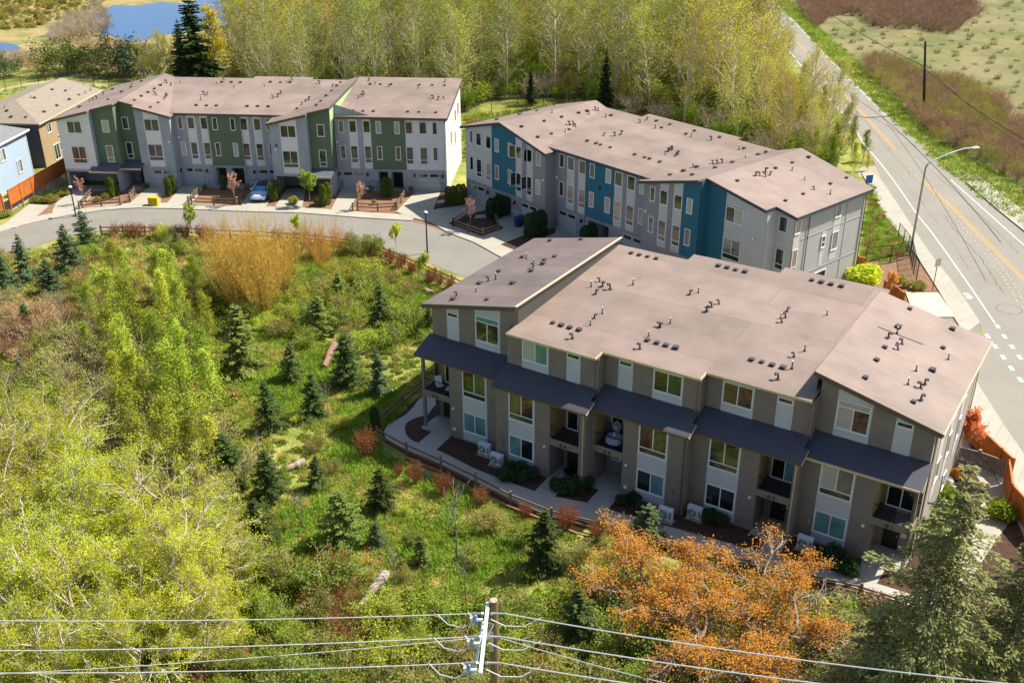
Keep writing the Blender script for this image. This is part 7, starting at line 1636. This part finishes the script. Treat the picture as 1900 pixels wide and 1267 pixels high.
# ---- leafy saplings, left of the meadow
sap = [(205, 520, 440), (245, 560, 462), (290, 540, 452), (330, 560, 455), (365, 560, 468), (220, 620, 500), (262, 640, 510), (310, 620, 500), (350, 640, 520), (390, 640, 540), (200, 700, 560), (250, 720, 590), (300, 700, 570), (345, 720, 590), (385, 740, 610), (235, 790, 650), (285, 800, 640), (330, 800, 640), (370, 830, 660), (400, 780, 640), (270, 860, 720), (320, 880, 740), (365, 900, 760), (400, 880, 770), (175, 610, 520), (160, 680, 600)]
for i, (x, y, top) in enumerate(sap):
    put('sapling', SAP[i % 4], x+R.uniform(-8, 8), y, top+R.uniform(-8, 8), 'bright leafy sapling in the dense stand left of the meadow', 'tree', 'leafy saplings left of the meadow', L_SAP[(i*7) % 2] if i % 5 else L_ALD[0], sx=1.05)
for x, y, top, lb in ((126, 640, 540, 'bare pale sapling at the left among dry brush'), (196, 690, 600, 'bare pale forked sapling below the left conifer cluster'), (848, 1040, 900, 'bare-limbed young tree in the lower meadow'), (733, 1096, 1008, 'bare young tree beside the driftwood log'), (865, 1110, 1010, 'bare young tree right of the pole line'), (563, 975, 910, 'bare forked sapling with stakes'), (480, 850, 800, 'bare leaning sapling left of the dark conifers'), (610, 772, 700, 'thin bare sapling right of the narrow conifer'), (735, 655, 600, 'thin bare sapling in the bright grass'), (550, 960, 905, 'second bare sapling by the stakes')):
    put('bare_sapling', (STR[R.randrange(3)][0],), x, y, top, lb, 'tree', None, None)
# ---- golden and amber willows
for x, y, top in ((425, 545, 415), (450, 560, 405), (478, 560, 400), (505, 560, 404), (525, 545, 410), (440, 580, 440), (490, 585, 450), (465, 540, 395)):
    put('willow', WIL[R.randrange(3)], x, y, top, 'golden-rodded willow clump in the upper meadow', 'willow', 'golden willows', L_GOLD, sx=.85)
for x, y, top in ((555, 475, 405), (585, 480, 400), (612, 478, 405), (632, 470, 418), (405, 470, 398), (600, 500, 440)):
    put('willow', WIL[R.randrange(3)], x, y, top, 'amber-orange willow clump by the street fence', 'willow', 'amber willows', L_AMBER, sx=1.0)
# ---- bushes
def bushes(poly, n_, hmin, hmax, meshes, leafs, name, label, group, mind=1.6, sx=(.9, 1.3)):
    for p in scatter_px(poly, n_, R, mind): k = R.randrange(len(meshes)); plant(name, meshes[k], p, R.uniform(hmin, hmax), ht(meshes[k]), label, 'bush', group, R.choice(leafs), None, R.uniform(*sx), R)
bushes([(440, 500), (560, 520), (670, 500), (740, 560), (780, 610), (700, 650), (560, 640), (440, 600)], 40, 1.3, 2.5, BSH, [L_SAP[0], L_GREEN, L_GREEN, L_SAP[1], L_OLIVE], 'green_bush', 'leafy green bush in the upper meadow', 'green bushes in the upper meadow', 2.0)
bushes([(670, 500), (730, 530), (780, 580), (820, 610), (800, 640), (740, 600), (680, 550)], 9, 1.1, 1.9, BSH, [L_GREEN, L_OLIVE, L_SAP[0]], 'green_bush', 'leafy bush below the street fence bend', 'bushes below the street fence', 2.0)
bushes([(0, 560), (180, 560), (200, 700), (140, 780), (0, 720)], 26, 1.4, 2.6, BARE, [L_RUST, L_OLIVE, L_DRY], 'dry_bush', 'dry russet brush at the left edge', 'dry brush at the left edge', 2.0)
bushes([(100, 640), (190, 640), (420, 820), (430, 980), (360, 1010), (250, 900), (130, 800)], 44, 2.4, 3.8, BARE, [L_OLIVE], 'bare_bush', 'tall grey-olive half-bare bush in the thicket', 'grey-olive half-bare bushes', 2.2)
bushes([(60, 640), (200, 650), (180, 800), (60, 780)], 14, 1.8, 2.8, BSH, [L_OLIVE, L_SAP[0], L_GREEN], 'green_bush', 'green bush above the chartreuse trees', 'bushes above the chartreuse trees', 2.2)
bushes([(440, 700), (560, 720), (700, 800), (660, 900), (800, 960), (900, 1000), (760, 1080), (620, 1060), (440, 960)], 16, .6, 1.2, BSH, [L_OLIVE, L_SAP[1], L_GREEN], 'low_bush', 'low bush scattered in the meadow grass', 'low bushes in the meadow', 3.0)
bushes([(900, 960), (1000, 1000), (1140, 1010), (1120, 1060), (960, 1090), (860, 1040)], 10, .8, 1.6, BSH, [L_OLIVE, L_GREEN], 'low_bush', 'low bush between the path fence and the orange tree', 'low bushes before the path fence', 2.4)
bushes([(420, 1020), (700, 1120), (900, 1150), (1100, 1200), (1150, 1300), (380, 1300), (330, 1150)], 44, 1.2, 2.4, BSH, [L_BRAM, L_GREEN, L_OLIVE, L_SAP[0]], 'bramble_bush', 'leafy bramble mound in the foreground', 'bramble mounds in the foreground', 1.9)
bushes([(100, 480), (330, 470), (420, 490), (420, 560), (200, 560), (120, 560)], 12, 1.2, 1.9, BSH, [L_OLIVE, L_SAP[0], L_GREEN], 'green_bush', 'bush between street fence and leafy saplings', 'bushes by the street fence', 2.2)
bushes([(1130, 1180), (1600, 1180), (1700, 1300), (1100, 1320)], 26, 1.4, 2.6, BSH, [L_OLIVE, L_BRAM, L_OLIVE], 'bramble_bush', 'olive bramble under the orange tree', 'brambles under the orange tree', 2.0)
MLAB = ['at the upper left of the lower left grove, near the frame edge', 'at the top of the lower left grove, second from the frame edge', 'in the left half of the grove, third row from below', 'in the middle of the grove, below the half-bare bushes', 'at the left frame edge, half way down the grove', 'in the centre of the lower left grove', 'right of the grove centre, above the top wire',
 'at the left frame edge just above the wires', 'behind the wires in the middle of the grove', 'small and low at the right rim of the grove by the wires', 'cut by the left frame edge, upper part of the grove', 'at the right rim of the grove, above the small low one', 'cut by the left frame edge, behind the wires', 'smallest of the grove, at its upper right rim', 'topmost at the left frame edge, below the dark conifer mound', 'lowest of the grove, at the bottom frame edge']
# ---- chartreuse maples, bottom left
for i, (x, y, zc_, h) in enumerate(((55, 850, 5, 8.5), (165, 840, 5, 8), (110, 950, 5.5, 9), (230, 930, 5, 8.5), (30, 1040, 5.5, 9), (160, 1060, 5.5, 9), (300, 1040, 5, 8.2), (60, 1160, 5.5, 8.6), (220, 1160, 5, 8), (355, 1120, 4.2, 6.6), (-40, 930, 5, 9), (340, 1010, 4.6, 7.6), (-40, 1150, 5.5, 9), (380, 980, 3.0, 5.0), (40, 760, 4.5, 7), (130, 1230, 5, 7.5))):
    p = G(x, y, zc_); plant('maple_tree', MAP[i % 3], (p.x, p.y, 0), h, ht(MAP[i % 3]), 'chartreuse spring maple '+MLAB[i], 'tree', 'chartreuse maples lower left', L_MAP, None, 1.08, R)
# ---- the orange tree: crooked limbs, young leaves only at the outer twigs
P_OR = [dict(n_seg=5, wob=.12, up=.0, kids=10, **{'from': .25}), dict(n_seg=6, wob=.17, up=.03, kids=10, angle=.9, len=.9, rr=.55, prof=lambda t: 1.1-.35*t, **{'from': .2}),
        dict(n_seg=5, wob=.2, up=.06, kids=8, angle=.85, len=.48, rr=.5, rmin=.013, prof=lambda t: 1-.3*t, **{'from': .2}), dict(n_seg=3, wob=.25, up=.12, angle=.8, len=.42, rr=.5, rmin=.008)]
def outer(T, rng): 
    c = T.mean(0); e = T-c; s_ = np.abs(np.percentile(e, 92, axis=0)); q = (e[:, 0]/s_[0])*.35+(e[:, 2]/s_[2])*.75; return (q+rng.normal(size=len(T))*.4) > .1
w_, l_ = build_plant('orange', 925, P_OR, 5.4, .14, 38000, .08, .17, n_stem=5, stem_spread=.95, zmin=1.5, base_r=.3, k=5, leaf_filter=outer, aspect=.9)
ORT = (to_mesh('trunk', w_, mat('bark_orange_tree', '#85786a', .95, .3, 3, island=.3)), to_mesh('crown', l_, None))
p = G(1362, 1125, 3.0); plant('orange_tree', ORT, (p.x, p.y-.3, 0), 5.1, ht(ORT), 'wide crooked tree with bare limbs and orange young leaves before the block', 'tree', None, L_ORANGE, 2.2, 2.05, R)
# ---- big spruces at the bottom right
w_, l_ = conifer(771, 15.5, 5.0, 40, 260, .18, .2, .04, gap=.24); SP = (to_mesh('trunk', w_, mat('bark_spruce', '#8c7c68', .9, .2, 3)), to_mesh('boughs', l_, None))
p = G(1800, 868, 15.0); plant('spruce_tree', SP, (p.x, p.y, 0), 15.0, ht(SP), 'large spruce with pale trunk in front of the block, bottom right', 'tree', None, L_SPR, .4, 1.0, R)
p = G(1925, 1010, 11.0); plant('spruce_tree', SP, (p.x, p.y, 0), 11.5, ht(SP), 'second spruce at the right frame edge behind the large one', 'tree', None, L_SPR, 2.1, 1.05, R)
p = G(1640, 1155, 6.0); plant('spruce_tree', SP, (p.x, p.y, 0), 6.8, ht(SP), 'shorter broad spruce left of the large one', 'tree', None, L_SPR, 3.3, 1.3, R)

# ---- grass and creeping growth
G1 = leafmat('grass_meadow', '#92a03c', '#66782c'); G2 = leafmat('grass_dry', '#b5a468', '#94884e'); G3 = leafmat('grass_lush', '#86a038', '#587828')
mead = [(G(x, y).x, G(x, y).y) for x, y in ((400, 560), (560, 480), (690, 480), (860, 560), (800, 700), (740, 770), (700, 800), (700, 830), (760, 870), (900, 930), (1100, 1000), (1160, 1060), (1080, 1150), (800, 1180), (500, 1100), (400, 900))]
ms = scatter_world(mead, .27, R, 34000)
gA, gB, gC = [], [], []
for p in ms:
    k = mnoise.noise(Vector((p.x*.16, p.y*.16, 5.1)))+.35*mnoise.noise(Vector((p.x*.6, p.y*.6, 2.0))); (gA if k < -.02 else (gB if k < .32 else gC)).append(p)
stuff('meadow_grass', gA, 20, [(TUFTS[0], G1), (TUFTS[1], G3), (TUFTS[2], G1)], .7, 1.5, 'rough green grass of the meadow', 'grass')
stuff('dry_meadow_grass', gB, 21, [(TUFTS[3], G2), (TUFTS[2], G2), (TUFTS[0], G1), (TUFTS[1], G1)], .6, 1.2, 'straw-coloured patches in the meadow grass', 'grass')
stuff('low_weeds', gC[::5], 22, [(LOWC[0], L_BRAM), (LOWC[1], L_GREEN), (LOWC[2], L_OLIVE)], .5, 1.0, 'leafy weeds in the meadow', 'weeds')
fore = [(G(x, y).x, G(x, y).y) for x, y in ((-60, 640), (200, 560), (440, 560), (440, 900), (520, 1040), (700, 1100), (900, 1130), (1120, 1080), (1300, 1050), (1600, 1130), (1720, 1180), (1960, 1200), (2000, 1400), (-100, 1400))]
fs = scatter_world(fore, .62, R, 11000)
stuff('bramble_cover', fs, 23, [(LOWC[i], m_) for i in range(3) for m_ in (L_BRAM, L_OLIVE, L_GREEN)]+[(TALLT[0], L_DRY), (TALLT[1], G2), (CLUMPS[0], L_BRAM)], .8, 1.5, 'creeping bramble and weeds under the bushes', 'undergrowth')
dry = [(G(x, y).x, G(x, y).y) for x, y in ((560, 1000), (680, 1010), (700, 1060), (640, 1180), (560, 1200), (520, 1080))]
stuff('dry_fern', scatter_world(dry, 1.1, R, 400), 24, [(TALLT[i], leafmat('fern_dead', '#a8663c', '#7a4a30', .2)) for i in range(3)]+[(BARE[1][0], M_TWIGR)], .6, 1.0, 'rusty dead fern around the driftwood log', 'fern')
up = [(G(x, y).x, G(x, y).y) for x, y in ((-60, 470), (60, 470), (190, 436), (400, 440), (660, 456), (800, 520), (860, 560), (560, 500), (400, 560), (200, 600), (-60, 640))]
stuff('upper_weeds', scatter_world(up, .6, R, 6000), 25, [(LOWC[0], L_OLIVE), (TALLT[0], L_DRY), (TUFTS[0], G1), (TALLT[1], G2), (TUFTS[1], G3)], .8, 1.4, 'mixed weeds and dry stalks behind the street fence', 'weeds')
clr = [(G(x, y).x, G(x, y).y) for x, y in ((862, 215), (905, 214), (960, 207), (1040, 198), (1100, 190), (1230, 240), (1060, 260), (862, 300))]
stuff('clearing_weeds', scatter_world(clr, .9, R, 2500), 26, [(TALLT[0], G1), (TALLT[1], L_DRY), (TALLT[2], G3), (LOWC[1], L_OLIVE)], .9, 1.7, 'tall weeds in the clearing between the rows and the wood', 'weeds')
lw = [(G(x, y).x, G(x, y).y) for x, y in ((-60, 178), (60, 162), (150, 155), (240, 164), (190, 176), (100, 172), (0, 205), (-60, 230))]
stuff('yard_grass', scatter_world(lw, 1.1, R, 1200), 27, [(TUFTS[0], G1), (TUFTS[1], G1)], .8, 1.5, 'mown grass strip inside the chain-link fence', 'grass')
print('objects', len(bpy.data.objects))
